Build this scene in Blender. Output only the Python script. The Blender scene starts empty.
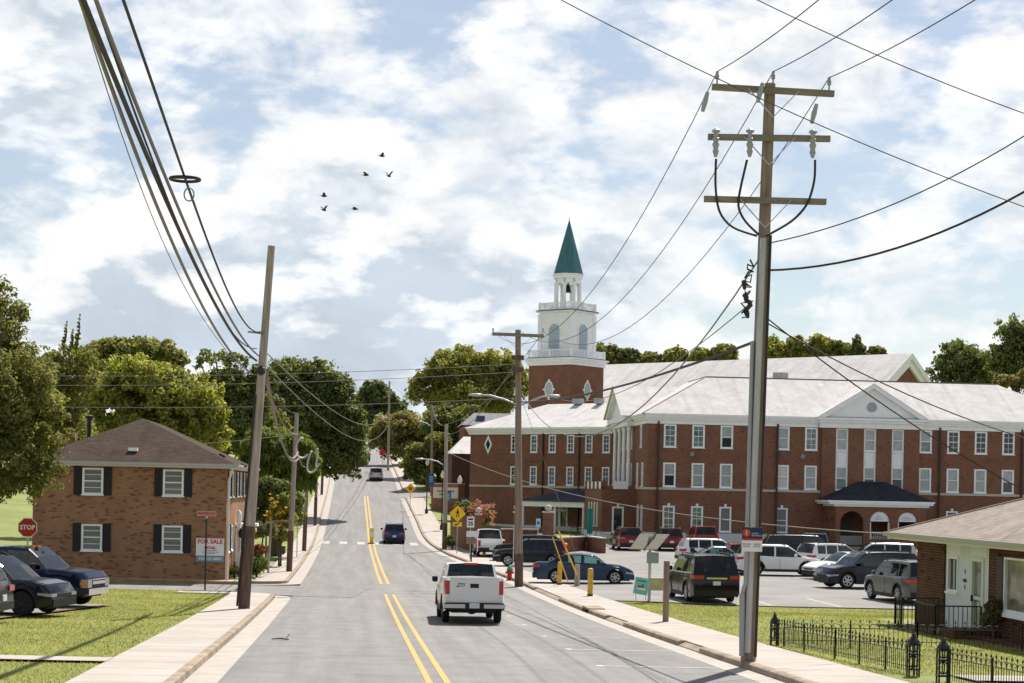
import bpy, bmesh, math, random
import numpy as np
from mathutils import Vector, Matrix

R = math.radians
random.seed(7)
rng = np.random.default_rng(11)
SC = bpy.context.scene
COL = SC.collection

# ------------------------------------------------------------------ camera
F = 1800.0            # focal length in pixels
HY = 490.0            # row of the horizon
EYE = 4.0
ROLL = 0.0201
cam_d = bpy.data.cameras.new('camera')
cam_d.sensor_width = 36.0
cam_d.lens = F / 1024 * 36
cam_d.shift_y = (HY - 341.5) / 1024
cam_d.clip_start = 0.1
cam_d.clip_end = 6000
cam = bpy.data.objects.new('camera', cam_d)
COL.objects.link(cam)
cam.matrix_world = Matrix.Translation((0, 0, EYE)) @ Matrix.Rotation(R(90), 4, 'X') @ Matrix.Rotation(ROLL, 4, 'Z')
SC.camera = cam

# ------------------------------------------------------------------ light
SUN_EL, SUN_AZ = 53.0, 21.0          # azimuth measured from +Y towards +X
sd = bpy.data.lights.new('sun', 'SUN')
sd.energy = 4.9
sd.angle = R(0.53)
sd.color = (1.0, 0.945, 0.86)
so = bpy.data.objects.new('sun', sd)
COL.objects.link(so)
sv = Vector((math.sin(R(SUN_AZ)) * math.cos(R(SUN_EL)), math.cos(R(SUN_AZ)) * math.cos(R(SUN_EL)), math.sin(R(SUN_EL))))
so.rotation_euler = sv.to_track_quat('Z', 'Y').to_euler()

SC.view_settings.view_transform = 'Standard'
SC.view_settings.look = 'None'
SC.view_settings.gamma = 1.0
SC.view_settings.use_curve_mapping = False
SC.view_settings.exposure = 0.66

world = bpy.data.worlds.new('World')
SC.world = world
world.use_nodes = True
def build_world():
    nt = world.node_tree
    nt.nodes.clear()
    N = nt.nodes.new
    L = nt.links.new
    out = N('ShaderNodeOutputWorld')
    sky = N('ShaderNodeTexSky')
    sky.sky_type = 'NISHITA'
    sky.sun_disc = False
    sky.sun_elevation = R(SUN_EL)
    sky.sun_rotation = R(SUN_AZ)
    sky.air_density = 1.0
    sky.dust_density = 0.6
    bg = N('ShaderNodeBackground')
    bg.inputs['Strength'].default_value = 0.062
    L(sky.outputs[0], bg.inputs['Color'])
    # clouds: noise over the view direction, flattened, with lit tops and grey-blue bases
    tc = N('ShaderNodeTexCoord')
    def mapped(off, sc):
        m = N('ShaderNodeMapping')
        m.inputs['Location'].default_value = off
        m.inputs['Scale'].default_value = sc
        L(tc.outputs['Generated'], m.inputs['Vector'])
        return m.outputs['Vector']
    def noise(vec, scale, detail, rough, dist=0.0):
        n = N('ShaderNodeTexNoise')
        n.inputs['Scale'].default_value = scale
        n.inputs['Detail'].default_value = detail
        n.inputs['Roughness'].default_value = rough
        n.inputs['Distortion'].default_value = dist
        L(vec, n.inputs['Vector'])
        return n.outputs['Fac']
    def math_(op, a, b=None, clamp=False):
        m = N('ShaderNodeMath')
        m.operation = op
        m.use_clamp = clamp
        for i, x in enumerate((a, b)):
            if x is None: continue
            if isinstance(x, (int, float)): m.inputs[i].default_value = x
            else: L(x, m.inputs[i])
        return m.outputs[0]
    def mrange(v, a, b, c=0.0, d=1.0):
        m = N('ShaderNodeMapRange')
        m.interpolation_type = 'SMOOTHSTEP'
        m.inputs['From Min'].default_value = a
        m.inputs['From Max'].default_value = b
        m.inputs['To Min'].default_value = c
        m.inputs['To Max'].default_value = d
        L(v, m.inputs['Value'])
        return m.outputs['Result']
    OX, OZ = 8.2, 4.4
    sc = (1.0, 1.0, 2.1)
    CS = 7.6
    big = noise(mapped((OX, 0.4, OZ), sc), CS, 11.0, 0.59, 0.12)
    up = noise(mapped((OX - 0.006, 0.4, OZ + 0.040), sc), CS, 8.0, 0.56, 0.12)
    veil = noise(mapped((OX + 7.3, 2.4, OZ + 0.7), (1.0, 1.0, 1.7)), 3.6, 4.0, 0.5, 0.2)
    def puffs(off):
        v = N('ShaderNodeTexVoronoi')
        v.feature = 'F1'
        v.inputs['Scale'].default_value = 17.0
        v.inputs['Detail'].default_value = 2.0
        v.inputs['Roughness'].default_value = 0.55
        wn = N('ShaderNodeTexNoise'); wn.inputs['Scale'].default_value = 22.0; wn.inputs['Detail'].default_value = 2.0
        mv = mapped(off, sc)
        L(mv, wn.inputs['Vector'])
        ad = N('ShaderNodeVectorMath'); ad.operation = 'MULTIPLY_ADD'
        ad.inputs[1].default_value = (0.035, 0.035, 0.035)
        L(wn.outputs['Color'], ad.inputs[0]); L(mv, ad.inputs[2])
        L(ad.outputs[0], v.inputs['Vector'])
        return math_('SUBTRACT', 1.0, v.outputs['Distance'])
    pA = puffs((OX, 0.4, OZ))
    wisp = noise(mapped((OX + 2.3, 5.4, OZ), (1.0, 1.0, 1.4)), 16.0, 8.0, 0.65, 0.6)
    sep = N('ShaderNodeSeparateXYZ')
    L(tc.outputs['Generated'], sep.inputs[0])
    low = mrange(sep.outputs['Z'], 0.02, 0.17, 0.12, 0.0)
    high = mrange(sep.outputs['Z'], 0.25, 0.42, 0.0, 0.20)
    dens = math_('SUBTRACT', math_('ADD', math_('ADD', big, math_('MULTIPLY', math_('SUBTRACT', veil, 0.5), 0.46)), low), high)
    dens = math_('ADD', dens, math_('MULTIPLY', math_('SUBTRACT', pA, 0.12), 0.17))
    cover = mrange(math_('ADD', dens, math_('MULTIPLY', math_('SUBTRACT', wisp, 0.5), 0.20)), 0.345, 0.49, 0.20, 1.0)
    thick = mrange(dens, 0.36, 0.58)
    grad = math_('ADD', math_('SUBTRACT', big, up), math_('MULTIPLY', math_('SUBTRACT', pA, 0.42), 0.16))
    lit = mrange(grad, -0.14, 0.055)
    shade = math_('MULTIPLY', thick, math_('SUBTRACT', 1.0, lit))
    ramp = N('ShaderNodeValToRGB')
    e = ramp.color_ramp.elements
    e[0].position, e[0].color = 0.0, (0.955, 0.95, 0.945, 1)
    e[1].position, e[1].color = 0.80, (0.56, 0.635, 0.72, 1)
    e.new(0.34).color = (0.83, 0.86, 0.89, 1)
    L(shade, ramp.inputs['Fac'])
    cbg = N('ShaderNodeBackground')
    cbg.inputs['Strength'].default_value = 0.71
    tex = N('ShaderNodeVectorMath'); tex.operation = 'SCALE'
    L(ramp.outputs['Color'], tex.inputs[0]); L(mrange(wisp, 0.3, 0.7, 0.90, 1.06), tex.inputs['Scale'])
    L(tex.outputs[0], cbg.inputs['Color'])
    mix = N('ShaderNodeMixShader')
    L(cover, mix.inputs['Fac'])
    L(bg.outputs[0], mix.inputs[1])
    L(cbg.outputs[0], mix.inputs[2])
    L(mix.outputs[0], out.inputs['Surface'])
build_world()
SC.cycles.max_bounces = 6
SC.cycles.transparent_max_bounces = 14
SC.cycles.sample_clamp_indirect = 6.0

# ------------------------------------------------------------------ measuring helpers
def at(x, y, D):
    """photo measurement: picture point at depth D metres -> place in the world"""
    u = (x - 512) + ROLL * (y - HY)
    v = -ROLL * (x - 512) + (y - HY)
    return Vector((u * D / F, D, EYE - v * D / F))

RD = -0.0888                       # the street runs straight, slightly to the left
def Xc(D): return 1.67 + RD * D    # street centre line
ROAD_ANG = math.atan2(1, RD)       # heading of the street
_prof = [(-60, 2.6), (-10, 1.55), (0, 1.3), (20, 0.75), (33, 0.41), (55, -0.15), (72, -0.48), (88, -0.68), (110, -0.84), (128, -0.84), (146, -0.62), (160, -0.1),
         (175, 0.8), (195, 1.85), (217, 3.1), (240, 4.75), (265, 6.35), (300, 8.4), (350, 11.6), (400, 14.6), (450, 17.5), (520, 20), (700, 22), (3000, 24)]
def _pchip(x, pts):
    if x <= pts[0][0]: return pts[0][1]
    if x >= pts[-1][0]: return pts[-1][1]
    for i in range(len(pts) - 1):
        if x <= pts[i + 1][0]:
            x0, y0 = pts[i]; x1, y1 = pts[i + 1]
            def sl(j):
                if j <= 0 or j >= len(pts) - 1: return 0
                a = (pts[j][1] - pts[j-1][1]) / (pts[j][0] - pts[j-1][0]); b = (pts[j+1][1] - pts[j][1]) / (pts[j+1][0] - pts[j][0])
                return 0 if a * b <= 0 else 2 * a * b / (a + b)
            h = x1 - x0; t = (x - x0) / h
            return y0*(1+2*t)*(1-t)**2 + sl(i)*h*t*(1-t)**2 + y1*t*t*(3-2*t) + sl(i+1)*h*t*t*(t-1)
_zc = {}
def zr(Y):
    k = round(Y, 3)
    if k not in _zc: _zc[k] = _pchip(k, _prof)
    return _zc[k]
_lot = [(-60, 2.7), (0, 1.45), (20, 0.9), (36, 0.48), (48, 0.24), (58, 0.12), (66, -0.30), (70, -0.46), (90, -0.45), (120, -0.45), (135, -0.35), (150, -0.02), (170, 0.1), (182, 0.6), (200, 1.9),
        (217, 3.1), (240, 4.7), (265, 6.3), (300, 8.4), (350, 11.6), (400, 14.6), (450, 17.5), (520, 20), (700, 22), (3000, 24)]
_sl = {}
def zlot(Y):
    k = round(Y, 3)
    if k not in _sl: _sl[k] = _pchip(k, _lot)
    return _sl[k]
def sm(a, b, x):
    t = min(1, max(0, (x - a) / (b - a)))
    return t * t * (3 - 2 * t)
CURB_L, CURB_R = -4.65, 6.85
def right_curb(Y):                 # kerb line on the right: the parking lane ends in a taper
    return CURB_R - 2.25 * sm(88, 160, Y)
def ST(Y): return 74.6 < Y < 82.6  # side street on the left
def h(X, Y):
    t = X - Xc(Y)
    b = zr(Y)
    rc = right_curb(Y)
    if t < CURB_L:
        d = -t + CURB_L
        up = 0.02 if ST(Y) else 0.13
        return b + up + 0.02 * sm(2.0, 9, d) + max(0, d - 24) * 0.055 * (1 - sm(60, 130, d))
    if t > rc:
        k = sm(rc + 2.1, rc + 8.0, t)
        return (b + 0.13) * (1 - k) + zlot(Y) * k
    return b
def ground(x, y, d0=20, d1=420):
    """first hit of the picture ray with the terrain"""
    D = d0
    while D < d1:
        p = at(x, y, D)
        if p.z <= h(p.x, p.y): break
        D += 0.25
    p = at(x, y, D)
    p.z = h(p.x, p.y)
    return p

# ------------------------------------------------------------------ object helpers
def tag(o, label=None, cat=None, group=None, kind=None):
    if label: o['label'] = label
    if cat: o['category'] = cat
    if group: o['group'] = group
    if kind: o['kind'] = kind
    return o
def thing(name, label, cat, loc=(0, 0, 0), rz=0.0, group=None, rot=None):
    o = bpy.data.objects.new(name, None)
    o.empty_display_size = 0.3
    COL.objects.link(o)
    o.location = loc
    o.rotation_euler = rot if rot else (0, 0, rz)
    return tag(o, label, cat, group)
def copy_tree(o, parent=None):
    c = o.copy()
    COL.objects.link(c)
    c.parent = parent
    for ch in list(o.children): copy_tree(ch, c)
    return c

class MB:
    def __init__(s): s.v, s.f, s.m = [], [], []
    def add(s, vs, fs, mi=0):
        b = len(s.v)
        s.v += [tuple(p) for p in vs]
        for f in fs: s.f.append(tuple(b + i for i in f)); s.m.append(mi)
        return s
    def box(s, x0, x1, y0, y1, z0, z1, mi=0):
        return s.add([(x0,y0,z0),(x1,y0,z0),(x1,y1,z0),(x0,y1,z0),(x0,y0,z1),(x1,y0,z1),(x1,y1,z1),(x0,y1,z1)],
                     [(0,3,2,1),(4,5,6,7),(0,1,5,4),(1,2,6,5),(2,3,7,6),(3,0,4,7)], mi)
    def cbox(s, c, sz, M=None, mi=0):
        a, b, d = sz[0]/2, sz[1]/2, sz[2]/2
        vs = [Vector((i*a, j*b, k*d)) for k in (-1,1) for i, j in ((-1,-1),(1,-1),(1,1),(-1,1))]
        vs = [((M @ p) if M else p) + Vector(c) for p in vs]
        return s.add(vs, [(0,3,2,1),(4,5,6,7),(0,1,5,4),(1,2,6,5),(2,3,7,6),(3,0,4,7)], mi)
    def wbox(s, W, s0, s1, k0, k1, z0, z1, mi=0):
        """box in the frame of a wall W = (origin, along, outward)"""
        o, d, n = W
        vs = [(o[0]+d[0]*a+n[0]*k, o[1]+d[1]*a+n[1]*k, z) for z in (z0, z1) for a, k in ((s0,k1),(s1,k1),(s1,k0),(s0,k0))]
        return s.add(vs, [(0,3,2,1),(4,5,6,7),(0,1,5,4),(1,2,6,5),(2,3,7,6),(3,0,4,7)], mi)
    def wquad(s, W, pts, k, mi=0):
        o, d, n = W
        return s.add([(o[0]+d[0]*a+n[0]*k, o[1]+d[1]*a+n[1]*k, z) for a, z in pts], [tuple(range(len(pts)))], mi)
    def wprism(s, W, pts, k0, k1, mi=0):
        o, d, n = W
        N = len(pts)
        vs = [(o[0]+d[0]*a+n[0]*k, o[1]+d[1]*a+n[1]*k, z) for k in (k1, k0) for a, z in pts]
        return s.add(vs, [tuple(range(N)), tuple(range(2*N-1, N-1, -1))] + [(i, N+i, N+(i+1) % N, (i+1) % N) for i in range(N)], mi)
    def bar(s, a, b, w, t=None, mi=0):
        a, b = Vector(a), Vector(b)
        d = b - a
        q = d.to_track_quat('X', 'Z').to_matrix()
        return s.cbox((a + b) / 2, (d.length, w, t or w), q, mi)
    def tube(s, pts, r, n=8, cap=True, mi=0):
        pts = [Vector(p) for p in pts]
        N = len(pts)
        rs = r if isinstance(r, (list, tuple)) else [r] * N
        ring = []
        ref = None
        for i, p in enumerate(pts):
            d = (pts[min(i+1, N-1)] - pts[max(i-1, 0)])
            d.normalize()
            if ref is None:
                ref = Vector((1, 0, 0)) if abs(d.x) < 0.8 else Vector((0, 1, 0))
            u = (ref - d * ref.dot(d)).normalized()
            ref = u
            w = d.cross(u)
            ring.append([p + (u * math.cos(2*math.pi*k/n) + w * math.sin(2*math.pi*k/n)) * rs[i] for k in range(n)])
        vs = [q for rg in ring for q in rg]
        fs = [(i*n+k, i*n+(k+1) % n, (i+1)*n+(k+1) % n, (i+1)*n+k) for i in range(N-1) for k in range(n)]
        if cap: fs += [tuple(range(n-1, -1, -1)), tuple((N-1)*n+k for k in range(n))]
        return s.add(vs, fs, mi)
    def lathe(s, prof, c=(0,0,0), n=16, axis='z', mi=0, cap=True):
        vs, fs = [], []
        for r, z in prof:
            for k in range(n):
                a = 2*math.pi*k/n
                x, y = r*math.cos(a), r*math.sin(a)
                p = (x, y, z) if axis == 'z' else ((x, z, y) if axis == 'y' else (z, x, y))
                vs.append((p[0]+c[0], p[1]+c[1], p[2]+c[2]))
        for i in range(len(prof)-1):
            for k in range(n):
                fs.append((i*n+k, i*n+(k+1) % n, (i+1)*n+(k+1) % n, (i+1)*n+k))
        if cap: fs += [tuple(range(n-1, -1, -1)), tuple((len(prof)-1)*n+k for k in range(n))]
        return s.add(vs, fs, mi)
    def build(s, name, mats, parent=None, smooth=None):
        me = bpy.data.meshes.new(name)
        me.from_pydata(s.v, [], s.f)
        if not isinstance(mats, (list, tuple)): mats = [mats]
        for m in mats: me.materials.append(m)
        if len(mats) > 1: me.polygons.foreach_set('material_index', s.m)
        if smooth is not None:
            me.polygons.foreach_set('use_smooth', [True] * len(me.polygons))
            me.set_sharp_from_angle(angle=R(smooth))
        me.update()
        o = bpy.data.objects.new(name, me)
        COL.objects.link(o)
        o.parent = parent
        return o

def wall(mb, W, width, z0, z1, openings, depth=0.12, mi=0, top=None):
    """wall face with rectangular openings and their reveals"""
    xs = sorted(set([0, width] + [o[0] for o in openings] + [o[1] for o in openings]))
    zs = sorted(set([z0, z1] + [o[2] for o in openings] + [o[3] for o in openings]))
    for i in range(len(xs)-1):
        for j in range(len(zs)-1):
            cx, cz = (xs[i]+xs[i+1])/2, (zs[j]+zs[j+1])/2
            if any(o[0] < cx < o[1] and o[2] < cz < o[3] for o in openings): continue
            mb.wquad(W, [(xs[i],zs[j]),(xs[i+1],zs[j]),(xs[i+1],zs[j+1]),(xs[i],zs[j+1])], 0, mi)
    o, d, n = W
    def P(a, k, z): return (o[0]+d[0]*a+n[0]*k, o[1]+d[1]*a+n[1]*k, z)
    for a, b, c, e in openings:
        mb.add([P(a,0,c),P(b,0,c),P(b,0,e),P(a,0,e),P(a,-depth,c),P(b,-depth,c),P(b,-depth,e),P(a,-depth,e)],
               [(0,1,5,4),(1,2,6,5),(2,3,7,6),(3,0,4,7),(4,5,6,7)], mi)

def text_mesh(name, body, size, mat, parent, M, bold=0.0, align='CENTER', extr=0.004, shear=0.0):
    cu = bpy.data.curves.new(name, 'FONT')
    cu.body = body
    cu.size = size
    cu.align_x = align
    cu.align_y = 'CENTER'
    cu.extrude = extr
    cu.offset = bold
    cu.shear = shear
    cu.resolution_u = 2
    t = bpy.data.objects.new('tmp_text', cu)
    COL.objects.link(t)
    bpy.context.view_layer.update()
    me = bpy.data.meshes.new_from_object(t.evaluated_get(bpy.context.evaluated_depsgraph_get()))
    bpy.data.objects.remove(t)
    bpy.data.curves.remove(cu)
    me.transform(M)
    me.materials.clear()
    me.materials.append(mat)
    o = bpy.data.objects.new(name, me)
    COL.objects.link(o)
    o.parent = parent
    return o
def face_M(pos, rz):
    """matrix that stands text up facing local -Y turned by rz, at pos"""
    return Matrix.Translation(pos) @ Matrix.Rotation(rz, 4, 'Z') @ Matrix.Rotation(R(90), 4, 'X')

# ------------------------------------------------------------------ materials
MATS = {}
def mat(name, col, rough=0.7, metal=0.0, var=0.0, vscale=3.0, spec=0.4, bump=0.0, bscale=40.0, col2=None, coat=0.0, detail=5.0, stretch=None):
    if name in MATS: return MATS[name]
    m = bpy.data.materials.new(name)
    m.use_nodes = True
    nt = m.node_tree
    b = nt.nodes['Principled BSDF']
    b.inputs['Roughness'].default_value = rough
    b.inputs['Metallic'].default_value = metal
    b.inputs['Specular IOR Level'].default_value = spec
    b.inputs['Coat Weight'].default_value = coat
    b.inputs['Coat Roughness'].default_value = 0.04
    b.inputs['Base Color'].default_value = (*col, 1)
    tc = nt.nodes.new('ShaderNodeTexCoord')
    vec = tc.outputs['Object']
    if stretch:
        mp = nt.nodes.new('ShaderNodeMapping')
        mp.inputs['Scale'].default_value = stretch
        nt.links.new(vec, mp.inputs['Vector'])
        vec = mp.outputs['Vector']
    if var or col2:
        n = nt.nodes.new('ShaderNodeTexNoise')
        n.inputs['Scale'].default_value = vscale
        n.inputs['Detail'].default_value = detail
        n.inputs['Roughness'].default_value = 0.6
        nt.links.new(vec, n.inputs['Vector'])
        r = nt.nodes.new('ShaderNodeValToRGB')
        e = r.color_ramp.elements
        e[0].position, e[1].position = 0.32, 0.68
        if col2:
            e[0].color, e[1].color = (*col, 1), (*col2, 1)
        else:
            e[0].color = (*[c*(1-var) for c in col], 1)
            e[1].color = (*[min(1, c*(1+var)) for c in col], 1)
        nt.links.new(n.outputs['Fac'], r.inputs['Fac'])
        nt.links.new(r.outputs['Color'], b.inputs['Base Color'])
    if bump:
        n2 = nt.nodes.new('ShaderNodeTexNoise')
        n2.inputs['Scale'].default_value = bscale
        n2.inputs['Detail'].default_value = 4
        nt.links.new(vec, n2.inputs['Vector'])
        bp = nt.nodes.new('ShaderNodeBump')
        bp.inputs['Strength'].default_value = bump
        bp.inputs['Distance'].default_value = 0.02
        nt.links.new(n2.outputs['Fac'], bp.inputs['Height'])
        nt.links.new(bp.outputs['Normal'], b.inputs['Normal'])
    MATS[name] = m
    return m

def brick_mat(name, c1, c2, mortar, bw=0.2, bh=0.067, mort=0.010, dark=0.12, darkcol=(0.03, 0.022, 0.02), vary=0.25):
    m = bpy.data.materials.new(name)
    m.use_nodes = True
    nt = m.node_tree
    N, L = nt.nodes.new, nt.links.new
    b = nt.nodes['Principled BSDF']
    b.inputs['Roughness'].default_value = 0.85
    b.inputs['Specular IOR Level'].default_value = 0.2
    tc = N('ShaderNodeTexCoord')
    sep = N('ShaderNodeSeparateXYZ')
    L(tc.outputs['Object'], sep.inputs[0])
    nsep = N('ShaderNodeSeparateXYZ')
    L(tc.outputs['Normal'], nsep.inputs[0])
    ab = N('ShaderNodeMath'); ab.operation = 'ABSOLUTE'
    L(nsep.outputs['X'], ab.inputs[0])
    gt = N('ShaderNodeMath'); gt.operation = 'GREATER_THAN'; gt.inputs[1].default_value = 0.72
    L(ab.outputs[0], gt.inputs[0])
    mx = N('ShaderNodeMix'); mx.data_type = 'FLOAT'
    L(gt.outputs[0], mx.inputs['Factor'])
    L(sep.outputs['X'], mx.inputs['A']); L(sep.outputs['Y'], mx.inputs['B'])
    cmb = N('ShaderNodeCombineXYZ')
    L(mx.outputs['Result'], cmb.inputs['X']); L(sep.outputs['Z'], cmb.inputs['Y'])
    br = N('ShaderNodeTexBrick')
    br.inputs['Scale'].default_value = 1.0
    br.inputs['Brick Width'].default_value = bw
    br.inputs['Row Height'].default_value = bh
    br.inputs['Mortar Size'].default_value = mort
    br.inputs['Mortar Smooth'].default_value = 0.2
    br.inputs['Bias'].default_value = -0.1
    br.inputs['Color1'].default_value = (*c1, 1)
    br.inputs['Color2'].default_value = (*c2, 1)
    br.inputs['Mortar'].default_value = (*mortar, 1)
    L(cmb.outputs[0], br.inputs['Vector'])
    # some much darker bricks: white noise over the brick cells
    sx = N('ShaderNodeMath'); sx.operation = 'DIVIDE'; sx.inputs[1].default_value = bw * 1.0
    sy = N('ShaderNodeMath'); sy.operation = 'DIVIDE'; sy.inputs[1].default_value = bh
    L(mx.outputs['Result'], sx.inputs[0]); L(sep.outputs['Z'], sy.inputs[0])
    fy = N('ShaderNodeMath'); fy.operation = 'FLOOR'; L(sy.outputs[0], fy.inputs[0])
    hy = N('ShaderNodeMath'); hy.operation = 'MULTIPLY'; hy.inputs[1].default_value = 0.5; L(fy.outputs[0], hy.inputs[0])
    ax = N('ShaderNodeMath'); ax.operation = 'ADD'; L(sx.outputs[0], ax.inputs[0]); L(hy.outputs[0], ax.inputs[1])
    fx = N('ShaderNodeMath'); fx.operation = 'FLOOR'; L(ax.outputs[0], fx.inputs[0])
    c2n = N('ShaderNodeCombineXYZ'); L(fx.outputs[0], c2n.inputs['X']); L(fy.outputs[0], c2n.inputs['Y'])
    wn = N('ShaderNodeTexWhiteNoise'); wn.noise_dimensions = '2D'; L(c2n.outputs[0], wn.inputs['Vector'])
    lt = N('ShaderNodeMath'); lt.operation = 'LESS_THAN'; lt.inputs[1].default_value = dark; L(wn.outputs['Value'], lt.inputs[0])
    dm = N('ShaderNodeMix'); dm.data_type = 'RGBA'
    L(lt.outputs[0], dm.inputs['Factor']); L(br.outputs['Color'], dm.inputs['A'])
    dm.inputs['B'].default_value = (*darkcol, 1)
    no = N('ShaderNodeTexNoise'); no.inputs['Scale'].default_value = 0.9; no.inputs['Detail'].default_value = 6
    L(tc.outputs['Object'], no.inputs['Vector'])
    mr = N('ShaderNodeMapRange'); mr.inputs['From Min'].default_value = 0.3; mr.inputs['From Max'].default_value = 0.7
    mr.inputs['To Min'].default_value = 1 - vary; mr.inputs['To Max'].default_value = 1 + vary
    L(no.outputs['Fac'], mr.inputs['Value'])
    sc = N('ShaderNodeVectorMath'); sc.operation = 'SCALE'
    L(dm.outputs['Result'], sc.inputs[0]); L(mr.outputs['Result'], sc.inputs['Scale'])
    L(sc.outputs[0], b.inputs['Base Color'])
    bp = N('ShaderNodeBump'); bp.inputs['Strength'].default_value = 0.35; bp.inputs['Distance'].default_value = 0.01; bp.invert = True
    L(br.outputs['Fac'], bp.inputs['Height']); L(bp.outputs['Normal'], b.inputs['Normal'])
    MATS[name] = m
    return m

def shingle_mat(name, c1, c2, gap, row=0.14, width=0.30, streak=0.0):
    m = bpy.data.materials.new(name)
    m.use_nodes = True
    nt = m.node_tree
    N, L = nt.nodes.new, nt.links.new
    b = nt.nodes['Principled BSDF']
    b.inputs['Roughness'].default_value = 0.95
    b.inputs['Specular IOR Level'].default_value = 0.06
    tc = N('ShaderNodeTexCoord')
    br = N('ShaderNodeTexBrick')
    for k, v in (('Scale', 1.0), ('Brick Width', width), ('Row Height', row), ('Mortar Size', 0.012), ('Mortar Smooth', 0.6)): br.inputs[k].default_value = v
    br.inputs['Color1'].default_value = (*c1, 1); br.inputs['Color2'].default_value = (*c2, 1); br.inputs['Mortar'].default_value = (*gap, 1)
    L(tc.outputs['UV'], br.inputs['Vector'])
    no = N('ShaderNodeTexNoise'); no.inputs['Scale'].default_value = 0.7; no.inputs['Detail'].default_value = 7; no.inputs['Roughness'].default_value = 0.65
    L(tc.outputs['Object'], no.inputs['Vector'])
    mr = N('ShaderNodeMapRange'); mr.inputs['From Min'].default_value = 0.3; mr.inputs['From Max'].default_value = 0.7
    mr.inputs['To Min'].default_value = 0.86; mr.inputs['To Max'].default_value = 1.1
    L(no.outputs['Fac'], mr.inputs['Value'])
    # rain streaks that run down the slope
    mp = N('ShaderNodeMapping'); mp.inputs['Scale'].default_value = (1.5, 0.10, 1.0); L(tc.outputs['UV'], mp.inputs['Vector'])
    n2 = N('ShaderNodeTexNoise'); n2.inputs['Scale'].default_value = 1.0; n2.inputs['Detail'].default_value = 6; L(mp.outputs[0], n2.inputs['Vector'])
    m2 = N('ShaderNodeMapRange'); m2.inputs['From Min'].default_value = 0.52; m2.inputs['From Max'].default_value = 0.74
    m2.inputs['To Min'].default_value = 1.0; m2.inputs['To Max'].default_value = 0.80; L(n2.outputs['Fac'], m2.inputs['Value'])
    mm = N('ShaderNodeMath'); mm.operation = 'MULTIPLY'; L(mr.outputs['Result'], mm.inputs[0]); L(m2.outputs['Result'], mm.inputs[1])
    sc = N('ShaderNodeVectorMath'); sc.operation = 'SCALE'
    L(br.outputs['Color'], sc.inputs[0]); L(mm.outputs[0], sc.inputs['Scale'])
    L(sc.outputs[0], b.inputs['Base Color'])
    MATS[name] = m
    return m
def roof_uv(o):
    """UV in metres on every roof face: u along the eave, v up the slope"""
    me = o.data
    uv = me.uv_layers.new(name='uv')
    for p in me.polygons:
        n = p.normal
        e = Vector((0, 0, 1)).cross(n)
        if e.length < 1e-4: e = Vector((1, 0, 0))
        e.normalize()
        s = n.cross(e)
        for li in p.loop_indices:
            c = me.vertices[me.loops[li].vertex_index].co
            uv.data[li].uv = (c.dot(e), c.dot(s))
    return o

def leaf_mat(name, c1, c2, trans=0.35):
    m = bpy.data.materials.new(name)
    m.use_nodes = True
    nt = m.node_tree
    N, L = nt.nodes.new, nt.links.new
    b = nt.nodes['Principled BSDF']
    out = nt.nodes['Material Output']
    b.inputs['Roughness'].default_value = 0.6
    b.inputs['Specular IOR Level'].default_value = 0.12
    g = N('ShaderNodeNewGeometry')
    r = N('ShaderNodeValToRGB')
    e = r.color_ramp.elements
    e[0].color, e[1].color = (*c1, 1), (*c2, 1)
    L(g.outputs['Random Per Island'], r.inputs['Fac'])
    no = N('ShaderNodeTexNoise'); no.inputs['Scale'].default_value = 0.35; no.inputs['Detail'].default_value = 3
    tc = N('ShaderNodeTexCoord'); L(tc.outputs['Object'], no.inputs['Vector'])
    mr = N('ShaderNodeMapRange'); mr.inputs['From Min'].default_value = 0.3; mr.inputs['From Max'].default_value = 0.7
    mr.inputs['To Min'].default_value = 0.7; mr.inputs['To Max'].default_value = 1.3
    L(no.outputs['Fac'], mr.inputs['Value'])
    sc = N('ShaderNodeVectorMath'); sc.operation = 'SCALE'
    L(r.outputs['Color'], sc.inputs[0]); L(mr.outputs['Result'], sc.inputs['Scale'])
    L(sc.outputs[0], b.inputs['Base Color'])
    t = N('ShaderNodeBsdfTranslucent')
    ts = N('ShaderNodeVectorMath'); ts.operation = 'MULTIPLY'; ts.inputs[1].default_value = (1.6, 1.5, 0.75)
    L(sc.outputs[0], ts.inputs[0]); L(ts.outputs[0], t.inputs['Color'])
    mx = N('ShaderNodeMixShader'); mx.inputs['Fac'].default_value = trans
    L(b.outputs[0], mx.inputs[1]); L(t.outputs[0], mx.inputs[2]); L(mx.outputs[0], out.inputs['Surface'])
    MATS[name] = m
    return m

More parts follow.
